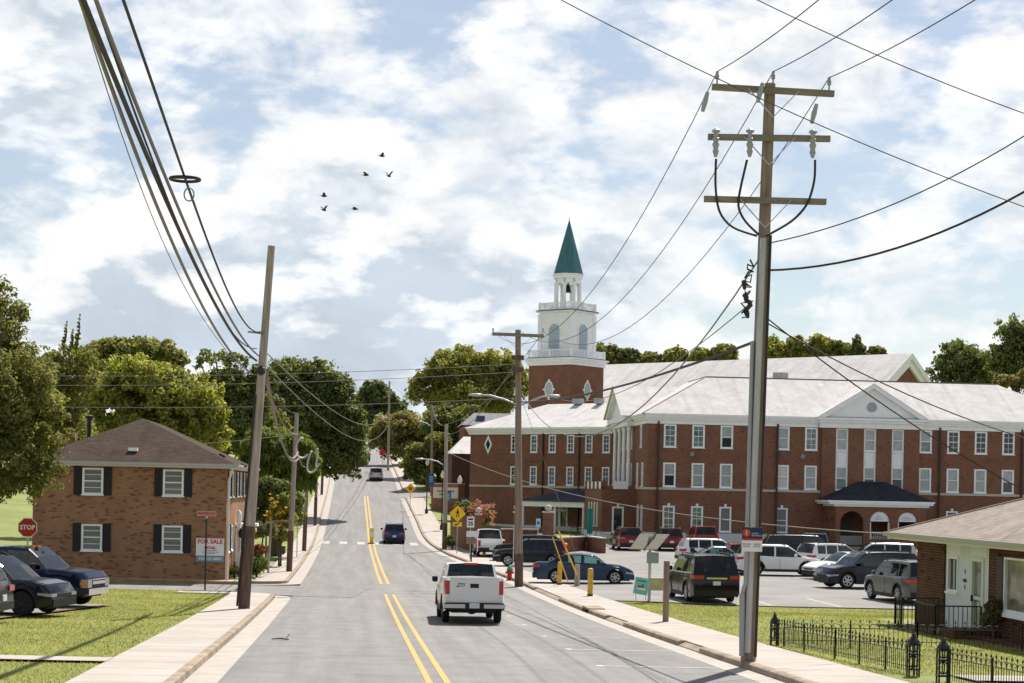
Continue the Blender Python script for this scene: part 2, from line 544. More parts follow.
# ================================================================== SETTING
M_ASPH = mat('asphalt', (0.192, 0.184, 0.177), 0.85, var=0.13, vscale=1.1, bump=0.25, bscale=60, spec=0.3, detail=9)
M_LOT = mat('lot_asphalt', (0.215, 0.205, 0.196), 0.9, var=0.16, vscale=0.35, bump=0.2, bscale=50, spec=0.25, detail=9)
M_CONC = mat('concrete', (0.38, 0.345, 0.31), 0.9, var=0.16, vscale=0.8, bump=0.15, bscale=60, spec=0.2, detail=8)
M_CONC2 = mat('gutter_concrete', (0.375, 0.34, 0.305), 0.9, var=0.12, vscale=1.6, spec=0.2, detail=8)
M_CURB = mat('curb_concrete', (0.27, 0.215, 0.165), 0.9, var=0.35, vscale=1.8, spec=0.2, detail=8)
def lanes(m):
    nt = m.node_tree; b = nt.nodes['Principled BSDF']; N, L = nt.nodes.new, nt.links.new
    tc = N('ShaderNodeTexCoord'); sep = N('ShaderNodeSeparateXYZ'); L(tc.outputs['Object'], sep.inputs[0])
    t = N('ShaderNodeMath'); t.operation = 'MULTIPLY_ADD'; t.inputs[1].default_value = -RD; L(sep.outputs['Y'], t.inputs[0]); L(sep.outputs['X'], t.inputs[2])
    cv = N('ShaderNodeCombineXYZ'); L(t.outputs[0], cv.inputs['X'])
    yy = N('ShaderNodeMath'); yy.operation = 'MULTIPLY'; yy.inputs[1].default_value = 0.035; L(sep.outputs['Y'], yy.inputs[0]); L(yy.outputs[0], cv.inputs['Y'])
    n = N('ShaderNodeTexNoise'); n.inputs['Scale'].default_value = 1.6; n.inputs['Detail'].default_value = 5; n.inputs['Roughness'].default_value = .6; L(cv.outputs[0], n.inputs['Vector'])
    mr = N('ShaderNodeMapRange'); mr.inputs['From Min'].default_value = .3; mr.inputs['From Max'].default_value = .7; mr.inputs['To Min'].default_value = .78; mr.inputs['To Max'].default_value = 1.12; L(n.outputs['Fac'], mr.inputs['Value'])
    sc = N('ShaderNodeVectorMath'); sc.operation = 'SCALE'; L(b.inputs['Base Color'].links[0].from_socket, sc.inputs[0]); L(mr.outputs['Result'], sc.inputs['Scale']); L(sc.outputs[0], b.inputs['Base Color'])
lanes(M_ASPH)
M_YEL = mat('yellow_paint', (0.60, 0.31, 0.045), 0.7, col2=(0.44, 0.25, 0.07), vscale=5, detail=9)
M_WHT = mat('white_paint', (0.46, 0.45, 0.43), 0.7, var=0.25, vscale=7)

def grass_mat():
    m = bpy.data.materials.new('lawn')
    m.use_nodes = True
    nt = m.node_tree
    N, L = nt.nodes.new, nt.links.new
    b = nt.nodes['Principled BSDF']
    b.inputs['Roughness'].default_value = 0.8
    b.inputs['Specular IOR Level'].default_value = 0.2
    tc = N('ShaderNodeTexCoord')
    def ns(scale, det):
        n = N('ShaderNodeTexNoise'); n.inputs['Scale'].default_value = scale; n.inputs['Detail'].default_value = det; n.inputs['Roughness'].default_value = 0.65
        L(tc.outputs['Object'], n.inputs['Vector']); return n.outputs['Fac']
    r = N('ShaderNodeValToRGB')
    e = r.color_ramp.elements
    e[0].position, e[0].color = 0.30, (0.115, 0.145, 0.034, 1)
    e[1].position, e[1].color = 0.72, (0.30, 0.275, 0.10, 1)
    e.new(0.5).color = (0.175, 0.205, 0.048, 1)
    ad = N('ShaderNodeMath'); ad.operation = 'MULTIPLY_ADD'; ad.inputs[1].default_value = 0.45
    L(ns(9.0, 6), ad.inputs[0])
    mu = N('ShaderNodeMath'); mu.operation = 'MULTIPLY'; mu.inputs[1].default_value = 0.55
    L(ns(0.22, 5), mu.inputs[0]); L(mu.outputs[0], ad.inputs[2])
    L(ad.outputs[0], r.inputs['Fac']); L(r.outputs['Color'], b.inputs['Base Color'])
    bp = N('ShaderNodeBump'); bp.inputs['Strength'].default_value = 0.6; bp.inputs['Distance'].default_value = 0.05
    L(ns(22, 4), bp.inputs['Height']); L(bp.outputs['Normal'], b.inputs['Normal'])
    return m
M_GRASS = grass_mat()

def yrange(a, b, step=2.0):
    n = max(1, int(math.ceil((b - a) / step)))
    return [a + (b - a) * i / n for i in range(n + 1)]
# ---- the ground sheet
YS = sorted(set([-60, -40, -20, -10, 0] + yrange(2, 270, 2) + [74.5, 74.7, 82.5, 82.7, 71.9] + yrange(270, 420, 6) + [440, 470, 520, 600, 800, 1200, 2500]))
YS = [y for i, y in enumerate(YS) if i == 0 or y - YS[i-1] > 0.05]
TLn = [-1500, -600, -300, -200, -140, -110, -90, -75, -60, -50, -42, -36, -30, -25, -20, -17, -15, -13, -11, -9, -8, -7.3, -6.5, -6.1, -5.4, CURB_L - 0.12, CURB_L]
TRn = [0, 0.12, 1, 2.1, 3, 4, 5, 6, 7, 8, 10, 12, 15, 20, 26, 32, 40, 50, 60, 75, 90, 120, 160, 220, 300, 600, 1500]
gm = MB()
for Y in YS:
    rc = right_curb(Y)
    for t in TLn + [rc + q for q in TRn]:
        X = Xc(Y) + t
        inside = CURB_L - 0.01 <= t <= rc + 0.01
        z = zr(Y) - 0.1 if inside else (h(X, Y) - (0.16 if (-6.2 < t < CURB_L and not ST(Y)) or (rc < t < rc + 2.05) else 0.03))
        gm.v.append((X, Y, z))
nc = len(TLn) + len(TRn)
for i in range(len(YS) - 1):
    for j in range(nc - 1):
        a = i * nc + j
        gm.f.append((a, a + 1, a + nc + 1, a + nc)); gm.m.append(0)
tag(gm.build('ground', M_GRASS, smooth=60), kind='structure')

def ribbon(name, t0, t1, ya, yb, dz, m, step=2.0, n=1, base=None):
    mb = MB()
    ys = yrange(ya, yb, step)
    f0 = t0 if callable(t0) else (lambda Y: t0)
    f1 = t1 if callable(t1) else (lambda Y: t1)
    for Y in ys:
        for k in range(n + 1):
            t = f0(Y) + (f1(Y) - f0(Y)) * k / n
            X = Xc(Y) + t
            mb.v.append((X, Y, (base(X, Y) if base else zr(Y)) + dz))
    for i in range(len(ys) - 1):
        for k in range(n):
            a = i * (n + 1) + k
            mb.f.append((a, a + 1, a + n + 2, a + n + 1)); mb.m.append(0)
    return tag(mb.build(name, m), kind='structure')
def extrude_t(mb, prof, ya, yb, step=2.0, shift=None):
    """closed profile of (t, z over the road) pulled along the street"""
    ys = yrange(ya, yb, step)
    n = len(prof)
    b = len(mb.v)
    for Y in ys:
        s = shift(Y) if shift else 0
        for t, z in prof: mb.v.append((Xc(Y) + t + s, Y, zr(Y) + z))
    for i in range(len(ys) - 1):
        for k in range(n):
            a, c = b + i * n + k, b + i * n + (k + 1) % n
            mb.f.append((a, c, c + n, a + n)); mb.m.append(0)
    mb.f.append(tuple(b + k for k in range(n))); mb.m.append(0)
    mb.f.append(tuple(b + (len(ys) - 1) * n + k for k in reversed(range(n)))); mb.m.append(0)

ribbon('road', -4.02, lambda Y: right_curb(Y) - 0.55, -40, 520, 0.0, M_ASPH, 2.0, 4)
ribbon('road_gutter', -4.66, -4.02, -40, 71.6, 0.004, M_CONC2)
ribbon('road_gutter', -4.66, -4.02, 85.6, 400, 0.004, M_CONC2)
ribbon('road_gutter', lambda Y: right_curb(Y) - 0.55, lambda Y: right_curb(Y) + 0.02, -40, 400, 0.004, M_CONC2)
# side street to the left, with rounded corners
sm_ = MB()
for i, X in enumerate(np.linspace(-6.4, -95, 46)):
    X = float(X)
    tt = -(X + 11)
    fl = 4.0 * max(0, 1 - (max(0.0, -X - 8.6)) / 3.4) ** 2
    for k in range(7):
        Y = 74.8 - fl * 0.45 + (7.6 + fl * 0.85) * k / 6
        sm_.v.append((X, Y, (zr(Y) if X > -10.5 else h(X, min(max(Y, 75), 82.2))) + 0.012))
for i in range(45):
    for k in range(6):
        a = i * 7 + k
        sm_.f.append((a, a + 1, a + 8, a + 7)); sm_.m.append(0)
tag(sm_.build('side_street', M_ASPH), kind='structure')

# kerbs and sidewalks
cb = MB()
LP = [(-4.82, -0.08), (-4.82, 0.145), (-4.69, 0.145), (-4.65, 0.12), (-4.63, -0.08)]
extrude_t(cb, LP, -40, 71.6, 1.5)
def corner(mb, yc, sgn, r0, r1, z0, z1, tc=-6.25, a1=90):
    '''quarter-round piece of kerb, pavement or apron at the side street'''
    n = 10; vs = []
    for k in range(n + 1):
        a = R(a1) * k / n
        for r_ in (r0, r1):
            for z in (z0, z1):
                t, Y = tc + r_*math.cos(a), yc + sgn*r_*math.sin(a)
                vs.append((Xc(Y) + t, Y, zr(Y) + z))
    fs = []
    for k in range(n):
        b = 4*k
        fs += [(b+1, b+3, b+7, b+5), (b, b+4, b+5, b+1), (b+2, b+3, b+7, b+6)]
    mb.add(vs, fs)
for yc, sg in ((71.6, 1), (85.6, -1)):
    corner(cb, yc, sg, 1.43, 1.61, -.08, .145)
    b = len(cb.v)
    for t in (-6.25, -8.6):
        for yy, z in ((1.43, -.08), (1.43, .145), (1.61, .145), (1.61, -.08)): cb.v.append((Xc(yc) + t, yc + sg*yy, zr(yc) + z))
    for k in range(4): cb.f.append((b + k, b + (k+1) % 4, b + 4 + (k+1) % 4, b + 4 + k)); cb.m.append(0)
extrude_t(cb, LP, 85.6, 400, 3)
tag(cb.build('curb', M_CURB), kind='structure')
cr = MB()
RP = [(-0.02, -0.08), (0.0, 0.115), (0.05, 0.145), (0.2, 0.145), (0.2, -0.08)]
RLOW = [(-0.02, -0.08), (0.0, 0.03), (0.2, 0.11), (0.2, -0.08)]
for a, b, p in ((-40, 43.8, RP), (43.8, 46.6, RLOW), (46.6, 56, RP), (56, 60, RLOW), (60, 64.2, RP), (66.0, 73.5, RP), (73.5, 83.5, RLOW), (83.5, 211, RP), (224, 400, RP)):
    extrude_t(cr, p, a + 0.005, b - 0.005, 1.5, right_curb)
tag(cr.build('curb', M_CURB), kind='structure')
ap = MB()
for yc, sg in ((71.6, 1), (85.6, -1)): corner(ap, yc, sg, 1.6, 2.3, -.05, .018)
tag(ap.build('road_gutter', M_CONC2), kind='structure')
# storm drain: dark throat under a slab in the kerb
dr = thing('storm_drain', 'dark storm drain mouth in the right kerb near the blue sedan', 'drain', (Xc(65.1) + right_curb(65.1), 65.1, zr(65.1)), ROAD_ANG - R(90))
MB().box(0.0, 0.6, -0.86, 0.86, 0.125, 0.19).build('slab', M_CURB, dr)
MB().box(0.12, 0.5, -0.85, 0.85, -0.2, 0.1).build('opening', mat('black', (0.006, 0.006, 0.006), 0.9), dr)

def joint_conc():
    """sidewalk concrete with joints across the walk"""
    m = mat('sidewalk_concrete', (0.385, 0.345, 0.31), 0.9, var=0.13, vscale=0.6, bump=0.12, bscale=60, spec=0.2, detail=8)
    nt = m.node_tree
    b = nt.nodes['Principled BSDF']
    N, L = nt.nodes.new, nt.links.new
    tc = N('ShaderNodeTexCoord'); sep = N('ShaderNodeSeparateXYZ'); L(tc.outputs['Object'], sep.inputs[0])
    fr = N('ShaderNodeMath'); fr.operation = 'PINGPONG'; fr.inputs[1].default_value = 0.8; L(sep.outputs['Y'], fr.inputs[0])
    lt = N('ShaderNodeMath'); lt.operation = 'LESS_THAN'; lt.inputs[1].default_value = 0.028; L(fr.outputs[0], lt.inputs[0])
    old = b.inputs['Base Color'].links[0].from_socket
    mx = N('ShaderNodeMix'); mx.data_type = 'RGBA'; mx.inputs['B'].default_value = (0.2, 0.16, 0.12, 1)
    L(lt.outputs[0], mx.inputs['Factor']); L(old, mx.inputs['A']); L(mx.outputs['Result'], b.inputs['Base Color'])
    return m
M_WALK = joint_conc()
def slab_t(mb, ta, tb, ya, yb, step=1.5, z=0.14, shift=None):
    extrude_t(mb, [(ta, -0.05), (ta, z), (tb, z), (tb, -0.05)], ya, yb, step, shift)
sw = MB(); slab_t(sw, -6.42, -4.82, -40, 71.6); slab_t(sw, -6.25, -4.82, 85.6, 330, 3)
for yc, sg in ((71.6, 1), (85.6, -1)):
    corner(sw, yc, sg, 0.0, 1.43, -.05, .14)
slab_t(sw, -8.6, -6.25, 71.6, 73.03); slab_t(sw, -7.1, -6.25, 84.17, 85.6)
tag(sw.build('sidewalk', M_WALK), kind='structure')
sw = MB()
slab_t(sw, 0.2, 2.05, -40, 211, 1.5, 0.14, right_curb)
slab_t(sw, 0.2, 1.9, 224, 330, 3, 0.14, right_curb)
tag(sw.build('sidewalk', M_WALK), kind='structure')
# kerb and pavement strip along the house, kerb face painted yellow
hk = MB()
for X0 in np.linspace(-12.2, -60, 25)[:-1]:
    X1 = X0 - 47.8 / 24
    vs = []
    for X in (X0, X1):
        z = h(X, 82.0)
        vs += [(X, 82.45, z - .05), (X, 82.45, z + .15), (X, 82.62, z + .15), (X, 82.62, z - .05)]
    hk.add(vs, [(0, 1, 5, 4), (1, 2, 6, 5), (2, 3, 7, 6)])
tag(hk.build('curb', mat('yellow_kerb', (0.36, 0.21, 0.065), 0.8, var=0.3, vscale=2)), kind='structure')
ribbon('sidewalk', lambda Y: -42 - Xc(Y), lambda Y: -12.2 - Xc(Y), 82.62, 84.2, 0.035, M_WALK, 0.4, 20, h)
# parking lots, far crossing, driveway
ribbon('parking_lot', lambda Y: right_curb(Y) + 2.0, lambda Y: 62 - Xc(Y), 72.2, 136, 0.012, M_LOT, 1.0, 60, h)
ribbon('parking_lot', lambda Y: 0.0 - Xc(Y), lambda Y: 62 - Xc(Y), 136, 146, 0.012, M_LOT, 1.0, 40, h)
ribbon('parking_lot', lambda Y: -60 - Xc(Y), lambda Y: -13.6 - Xc(Y) - 0.10 * (60 - Y), 44, 60.5, 0.02, M_LOT, 1.0, 30, h)
ribbon('side_street', lambda Y: right_curb(Y) - 0.5, lambda Y: 40, 211.5, 223, 0.03, M_LOT, 2, 20, h)
ribbon('driveway', lambda Y: -24, lambda Y: -6.2, 102, 108, 0.03, M_LOT, 1, 12, h)
ribbon('path', lambda Y: -22, lambda Y: -6.4, 35.1, 36.2, 0.02, M_WALK, 0.6, 12, h)
ribbon('path', lambda Y: 10.4, lambda Y: 16.5, 34.6, 36.0, 0.02, M_WALK, 0.6, 8, h)
# painted markings
for s in (-0.17, 0.17):
    ribbon('road_marking', s - 0.06, s + 0.06, -40, 76.5, 0.006, M_YEL)
    ribbon('road_marking', s - 0.075, s + 0.075, 87, 214, 0.006, M_YEL)
for k in range(13):
    t = -4.05 + k * 0.72
    if k % 2 == 0: ribbon('crosswalk_marking', t, t + 0.62, 145.2, 149.0, 0.006, mat('worn_paint', (0.34, 0.33, 0.32), 0.7, var=0.3, vscale=4))
for Y in (28.2, 33.2, 38.6, 44.2, 49.8, 55.5, 61):
    ribbon('road_marking', 3.7, 6.25, Y - 0.06, Y + 0.06, 0.006, M_WHT, 0.1)
    ribbon('road_marking', 3.65, 3.8, Y - 0.18, Y + 0.18, 0.007, M_WHT, 0.1)
for X, Y in ((10.2, 76), (13.0, 76), (15.8, 76), (18.6, 76), (21.4, 76)):
    ribbon('lot_marking', lambda y, X=X: X - Xc(Y), lambda y, X=X: X + 0.1 - Xc(Y), Y - 3.4, Y + 2, 0.018, M_WHT, 0.6, 1, h)
# parking-block bed between the left lot and the lawn
ribbon('lot_edge', lambda Y: -13.6 - Xc(Y) - 0.10 * (60 - Y), lambda Y: -13.3 - Xc(Y) - 0.10 * (60 - Y), 44, 60.5, 0.03, mat('mulch', (0.16, 0.09, 0.055), 0.95, var=0.4, vscale=6), 1, 1, h)

# lawn blades
def blades(name, areas, seed, cols):
    g = np.random.default_rng(seed)
    V = []
    for (xa, xb, ya, yb, n, ok) in areas:
        cnt = 0
        while cnt < n:
            X, Y = g.uniform(xa, xb), g.uniform(ya, yb)
            cnt += 1
            if not ok(X, Y): continue
            z = h(X, Y) - 0.03
            a = g.uniform(0, 6.283); w = g.uniform(0.006, 0.014); H = g.uniform(0.02, 0.06)
            lx, ly = g.normal(0, 0.03), g.normal(0, 0.03)
            V += [(X - w*math.cos(a), Y - w*math.sin(a), z), (X + w*math.cos(a), Y + w*math.sin(a), z), (X + lx, Y + ly, z + H)]
    V = np.array(V, dtype=np.float32)
    me = bpy.data.meshes.new(name)
    n = len(V) // 3
    me.vertices.add(len(V)); me.vertices.foreach_set('co', V.ravel())
    me.loops.add(len(V)); me.loops.foreach_set('vertex_index', np.arange(len(V), dtype=np.int32))
    me.polygons.add(n); me.polygons.foreach_set('loop_start', np.arange(0, len(V), 3, dtype=np.int32)); me.polygons.foreach_set('loop_total', np.full(n, 3, dtype=np.int32))
    me.update(); me.validate()
    me.materials.append(cols)
    o = bpy.data.objects.new(name, me); COL.objects.link(o)
    return tag(o, kind='stuff')
M_BLADE = leaf_mat('grass_blades', (0.165, 0.190, 0.048), (0.32, 0.295, 0.115), 0.45)
o = blades('grass', [(-24, -6, 28, 74, 150000, lambda X, Y: X - Xc(Y) < -6.36 - 0.12 * math.sin(Y*1.7) * math.sin(Y*.45) and not (35.0 < Y < 36.3) and X < -7 and X > -13.2 - 0.10*(60-Y) if Y < 60.5 else X - Xc(Y) < -6.36 - 0.12 * math.sin(Y*1.7) * math.sin(Y*.45))], 3, M_BLADE)
tag(o, 'short sunlit lawn between the left sidewalk and the parked cars', 'grass')
o = blades('grass', [(2, 20, 26, 72, 160000, lambda X, Y: X - Xc(Y) > right_curb(Y) + 2.0 + 0.14 * math.sin(Y*1.9) * math.sin(Y*.6) and not (34.4 < Y < 36.2) and not (X - Xc(Y) > 15.2 and Y < 58))], 4, M_BLADE)
tag(o, 'patchy sunlit lawn between the right sidewalk and the big parking lot', 'grass')

# ================================================================== BUILDINGS
M_TRIM = mat('white_trim', (0.82, 0.835, 0.85), 0.55, var=0.05, vscale=2.0)
M_GLASS_D = mat('dark_glass', (0.022, 0.032, 0.036), 0.05, spec=0.6, var=0.5, vscale=0.8)
M_GLASS_B = mat('blind_glass', (0.33, 0.36, 0.36), 0.12, spec=0.6, var=0.18, vscale=2.2)
M_GLASS_G = mat('green_glass', (0.13, 0.19, 0.16), 0.06, spec=0.6, var=0.6, vscale=1.4)
M_BLACK = MATS['black']
M_BLKMET = mat('black_metal', (0.012, 0.012, 0.013), 0.45)
M_SHUT = mat('black_shutter', (0.010, 0.010, 0.012), 0.55)
M_PIPE = mat('brown_pipe', (0.035, 0.022, 0.018), 0.5)
M_BR_OFF = brick_mat('office_brick', (0.29, 0.135, 0.066), (0.37, 0.190, 0.095), (0.29, 0.19, 0.125), dark=0.10, darkcol=(0.165, 0.085, 0.05), vary=0.16)
M_BR_RED = brick_mat('red_brick', (0.190, 0.082, 0.048), (0.24, 0.106, 0.064), (0.19, 0.112, 0.08), dark=0.05, darkcol=(0.13, 0.056, 0.036), vary=0.12)
M_BR_BUN = brick_mat('roman_brick', (0.110, 0.048, 0.024), (0.165, 0.075, 0.038), (0.045, 0.025, 0.016), bw=0.34, bh=0.085, mort=0.016, dark=0.05, vary=0.18)
M_SH_BROWN = shingle_mat('brown_shingles', (0.060, 0.043, 0.033), (0.086, 0.064, 0.050), (0.030, 0.022, 0.017))
M_SH_GREY = shingle_mat('grey_slate', (0.52, 0.495, 0.485), (0.58, 0.555, 0.545), (0.42, 0.40, 0.39), row=0.22, width=0.4)
M_SH_BLUE = shingle_mat('blue_slate', (0.055, 0.065, 0.085), (0.085, 0.095, 0.115), (0.03, 0.035, 0.05), row=0.2, width=0.4)
M_SH_DARK = shingle_mat('dark_slate', (0.032, 0.036, 0.046), (0.050, 0.054, 0.064), (0.018, 0.020, 0.028), row=0.2, width=0.4)
M_SH_TAN = shingle_mat('tan_shingles', (0.24, 0.205, 0.18), (0.31, 0.265, 0.235), (0.16, 0.135, 0.115), row=0.145, width=0.32)
M_TEAL = mat('copper_patina', (0.040, 0.140, 0.165), 0.5, var=0.22, vscale=1.2, stretch=(3, 3, 0.4))

def window(root, W, c, z0, z1, w, glass, trim=0.09, rail=True, bars=None, name='window', deep=0.06, head=None, mt=None):
    """one window in a wall frame W: casing (mesh) with its pane as a child"""
    f = MB()
    a, b = c - w/2, c + w/2
    f.wbox(W, a - 0.01, a + trim, -deep, 0.05, z0, z1)
    f.wbox(W, b - trim, b + 0.01, -deep, 0.05, z0, z1)
    f.wbox(W, a + trim, b - trim, -deep, 0.048, z1 - trim, z1)
    f.wbox(W, a - 0.05, b + 0.05, -deep, 0.10, z0 - 0.07, z0 - 0.001)
    f.wbox(W, a + trim, b - trim, -deep, 0.046, z0, z0 + trim * 0.8)
    if rail: f.wbox(W, a + trim, b - trim, -deep, 0.02, (z0+z1)/2 - 0.03, (z0+z1)/2 + 0.03)
    if bars:
        nx, nz = bars
        for i in range(1, nx): s = a + trim + (w - 2*trim) * i / nx; f.wbox(W, s - 0.014, s + 0.014, -deep, 0.008, z0 + trim * .8, z1 - trim)
        for i in range(1, nz):
            z = z0 + (z1 - z0) * i / nz
            if abs(z - (z0 + z1)/2) > 0.08: f.wbox(W, a + trim, b - trim, -deep, 0.006, z - 0.014, z + 0.014)
    if head: f.wbox(W, c - 0.1, c + 0.1, 0.002, 0.07, z1 + 0.005, z1 + head)
    fo = f.build(name, mt or M_TRIM, root)
    bl = 0
    if glass is M_GLASS_B:
        bl = random.choice((1, 1, .92, .7, .55, .5)); glass = M_GLASS_B if bl == 1 else random.choice((M_GLASS_D, M_GLASS_G))
    MB().wquad(W, [(a + trim*.5, z0), (b - trim*.5, z0), (b - trim*.5, z1 - trim*.5), (a + trim*.5, z1 - trim*.5)], -0.035).build('pane', glass, fo)
    if 0 < bl < 1: MB().wquad(W, [(a + trim, z1 - (z1 - z0)*bl), (b - trim, z1 - (z1 - z0)*bl), (b - trim, z1 - trim), (a + trim, z1 - trim)], -0.028).build('blind', M_GLASS_B, fo)
    return fo

# ------------------------------------------------------------ left: brick office with hip roof
hx, hy = -13.35, 84.3
HZ = h(hx - 3, hy) - 0.02
house = thing('brick_house', 'two storey brown brick house with black shutters and brown hip roof by side street', 'house', (hx, hy, HZ), ROAD_ANG - R(90))
HW, HD, HH = 8.9, 18.3, 5.47
WF = ((-HW, 0), (1, 0), (0, -1)); WS = ((0, 0), (0, 1), (1, 0)); WB = ((0, HD), (-1, 0), (0, 1)); WL = ((-HW, HD), (0, -1), (-1, 0))
fo_ = [(2.72 - .47, 2.72 + .47), (6.42 - .47, 6.42 + .47)]
zz = ((1.32, 2.54), (3.94, 5.16))
mb = MB()
wall(mb, WF, HW, -0.6, HH, [(a, b, c, d) for a, b in fo_ for c, d in zz])
so_ = [1.3, 3.6, 7.4, 9.8, 13.0, 15.4]
wall(mb, WS, HD, -0.6, HH, [(s - .45, s + .45, c, d) for s in so_ for c, d in zz if not (c < 2 and s in (7.4,))])
wall(mb, WB, HW, -0.6, HH, []); wall(mb, WL, HD, -0.6, HH, [])
mb.build('wall', M_BR_OFF, house)
for (a, b) in fo_:
    for c, d in zz:
        f = window(house, WF, (a + b)/2, c, d, 0.94, mat('venetian', (.20, .20, .18), .15, var=.35, vscale=1.5, stretch=(.2, .2, 8), spec=.6) if random.random() < .75 else M_GLASS_G, 0.085, bars=(1, 4))
        for s in (a - 0.40, b + 0.03):
            sh = MB(); sh.wbox(WF, s, s + 0.37, 0.004, 0.05, c - .05, d + .05)
            for k in range(11): sh.wbox(WF, s + .05, s + .32, 0.05, 0.062, c + k*(d-c)/11, c + k*(d-c)/11 + .05)
            sh.build('shutter', M_SHUT, house)
for s in so_:
    for c, d in zz:
        if c < 2 and s == 7.4: continue
        window(house, WS, s, c, d, 0.9, M_GLASS_D, 0.07)
        for q in (s - .86, s + .49):
            MB().wbox(WS, q, q + .36, 0.004, 0.05, c - .05, d + .05).build('shutter', M_SHUT, house)
# door with a small hood in the side wall
dm = MB().wbox(WS, 6.85, 7.95, 0.003, 0.07, -0.1, 2.3).build('door', M_TRIM, house)
MB().wbox(WS, 7.72, 7.78, 0.07, 0.12, 1.0, 1.1).build('handle', M_BLKMET, dm)
MB().wbox(WS, 6.5, 8.3, 0.0, 1.1, 2.42, 2.56).build('door_hood', M_TRIM, house)
# roof: hip, overhang 0.4
ov = 0.42; rz0 = HH - 0.02; ap = 2.22
v = [(-HW-ov, -ov, rz0), (ov, -ov, rz0), (ov, HD+ov, rz0), (-HW-ov, HD+ov, rz0), (-HW/2, HW/2, rz0+ap), (-HW/2, HD-HW/2, rz0+ap)]
ro = MB().add(v, [(0, 1, 4), (1, 2, 5, 4), (2, 3, 5), (3, 0, 4, 5)]).build('roof', M_SH_BROWN, house); roof_uv(ro)
sf = MB()
sf.box(-HW-ov, ov, -ov, HD+ov, rz0 - 0.2, rz0 - 0.17)
sf.box(-HW-ov-.02, ov+.02, -ov-.02, -ov+.02, rz0-.19, rz0+.0); sf.box(ov-.02, ov+.02, -ov+.02, HD+ov, rz0-.19, rz0); sf.box(-HW-ov-.02, -HW-ov+.02, -ov+.02, HD+ov, rz0-.19, rz0)
sf.build('soffit', mat('cream_fascia', (0.62, 0.58, 0.50), 0.6), house)
g = MB(); g.box(-HW-ov, ov, -ov-.15, -ov-.025, rz0-.11, rz0+.01); g.box(ov+.025, ov+.15, -ov-.15, HD+ov, rz0-.11, rz0+.01); g.build('gutter', mat('grey_gutter', (0.42, 0.40, 0.38), 0.45), house)
MB().tube([(0.1, -0.12, -0.1), (0.1, -0.12, HH-.75), (0.3, -.42, HH-.15)], 0.055, 8).build('downspout', mat('cream_metal', (0.68, 0.64, 0.56), 0.5), house)
def on_front(x, y): return rz0 + (y + ov) * ap / (HW/2 + ov)
vt = MB(); vt.cbox((-4.45, .75, on_front(0, .75)+.09), (.42, .34, .16)); vt.build('roof_vent', M_TRIM, ro)
for x, y in ((-1.55, 1.75), (-0.55, 2.6)):
    MB().cbox((x + 1.1, y + 1.1, rz0 + ap * (ov - x - 1.1) / (HW/2 + ov) + .06), (.32, .45, .08), Matrix.Rotation(R(27), 3, 'Y')).build('skylight', M_GLASS_D, ro)
MB().lathe([(.11, 0), (.11, 1.3), (.2, 1.31), (.2, 1.45), (.05, 1.5)], (-7.3, 6.2, rz0+.9), 10).build('flue_pipe', M_BLKMET, ro)
ch = MB(); ch.box(-9.1, -7.6, 3.0, 3.8, rz0-.2, rz0+1.15); ch.box(-9.2, -7.5, 2.9, 3.9, rz0+1.15, rz0+1.3); ch.build('chimney', M_BR_OFF, ro)
# sale board on the wall
fs = thing('sale_board', 'white FOR SALE board with red and grey bands on the brick house wall', 'sign', house.matrix_basis @ Vector((-.72, -0.07, 1.45)), ROAD_ANG - R(90))
M_SIGNW = mat('sign_white', (0.78, 0.78, 0.78), 0.5); M_SIGNR = mat('sign_red', (0.52, 0.04, 0.03), 0.5); M_SIGNG = mat('sign_slate', (0.16, 0.27, 0.32), 0.5)
MB().box(-.65, .65, -.03, .03, -.58, .58).build('board', M_SIGNW, fs)
b = MB(); b.box(-.65, .65, -.036, -.031, .53, .58); b.build('band', M_SIGNR, fs)
b = MB(); b.box(-.65, .65, -.036, -.031, -.58, -.28); b.build('band', M_SIGNG, fs)
text_mesh('lettering', 'FOR SALE', 0.27, M_SIGNR, fs, face_M((0, -.036, .37), 0), 0.008)
text_mesh('lettering', 'RETAIL', 0.17, M_SIGNR, fs, face_M((0, -.036, .08), 0), 0.006)
b = MB()
for z_, x0_, x1_ in ((-.05, -.30, .30), (-.12, -.38, .36), (-.19, -.25, .25)):
    q = x0_
    while q < x1_: b.box(q, q + .045, -.036, -.0315, z_ - .014, z_ + .014); q += .065
b.build('small_print', mat('sign_ink', (0.08, 0.1, 0.14), 0.5), fs)
text_mesh('lettering', '540.522.4800', 0.20, M_SIGNW, fs, face_M((0, -.040, -.43), 0), 0.003)

# ------------------------------------------------------------ right: the big brick building
TH = ROAD_ANG - R(90)
BW, BD, BL = 38.0, 12.0, 20.0
bld = thing('brick_building', 'long three storey red brick building with white cornice, pediments and pale roof', 'building', (11.2, 150, 0), TH)
Wf = ((0, 0), (1, 0), (0, -1)); Wl = ((0, BL), (0, -1), (-1, 0))
CZ, FZ = 10.62, 9.78
UZ, MZ, LZ = (7.85, 9.74), (4.55, 6.55), (0.85, 2.95)
cols = [1.9 + 2.4 * k for k in range(6)] + [16.5, 18.9, 21.3] + [23.75, 26.15, 28.55, 30.95, 33.35, 35.75]
ops = []
for k, s in enumerate(cols):
    if k not in (6, 7, 8): ops += [(s - .52, s + .52, *UZ), (s - .52, s + .52, *MZ)]
    if s < 13: ops.append((s - .50, s + .50, *LZ))
    if s > 25: ops.append((s - .50, s + .50, *LZ))
wm = MB()
wall(wm, Wf, BW, -1.0, FZ, ops)
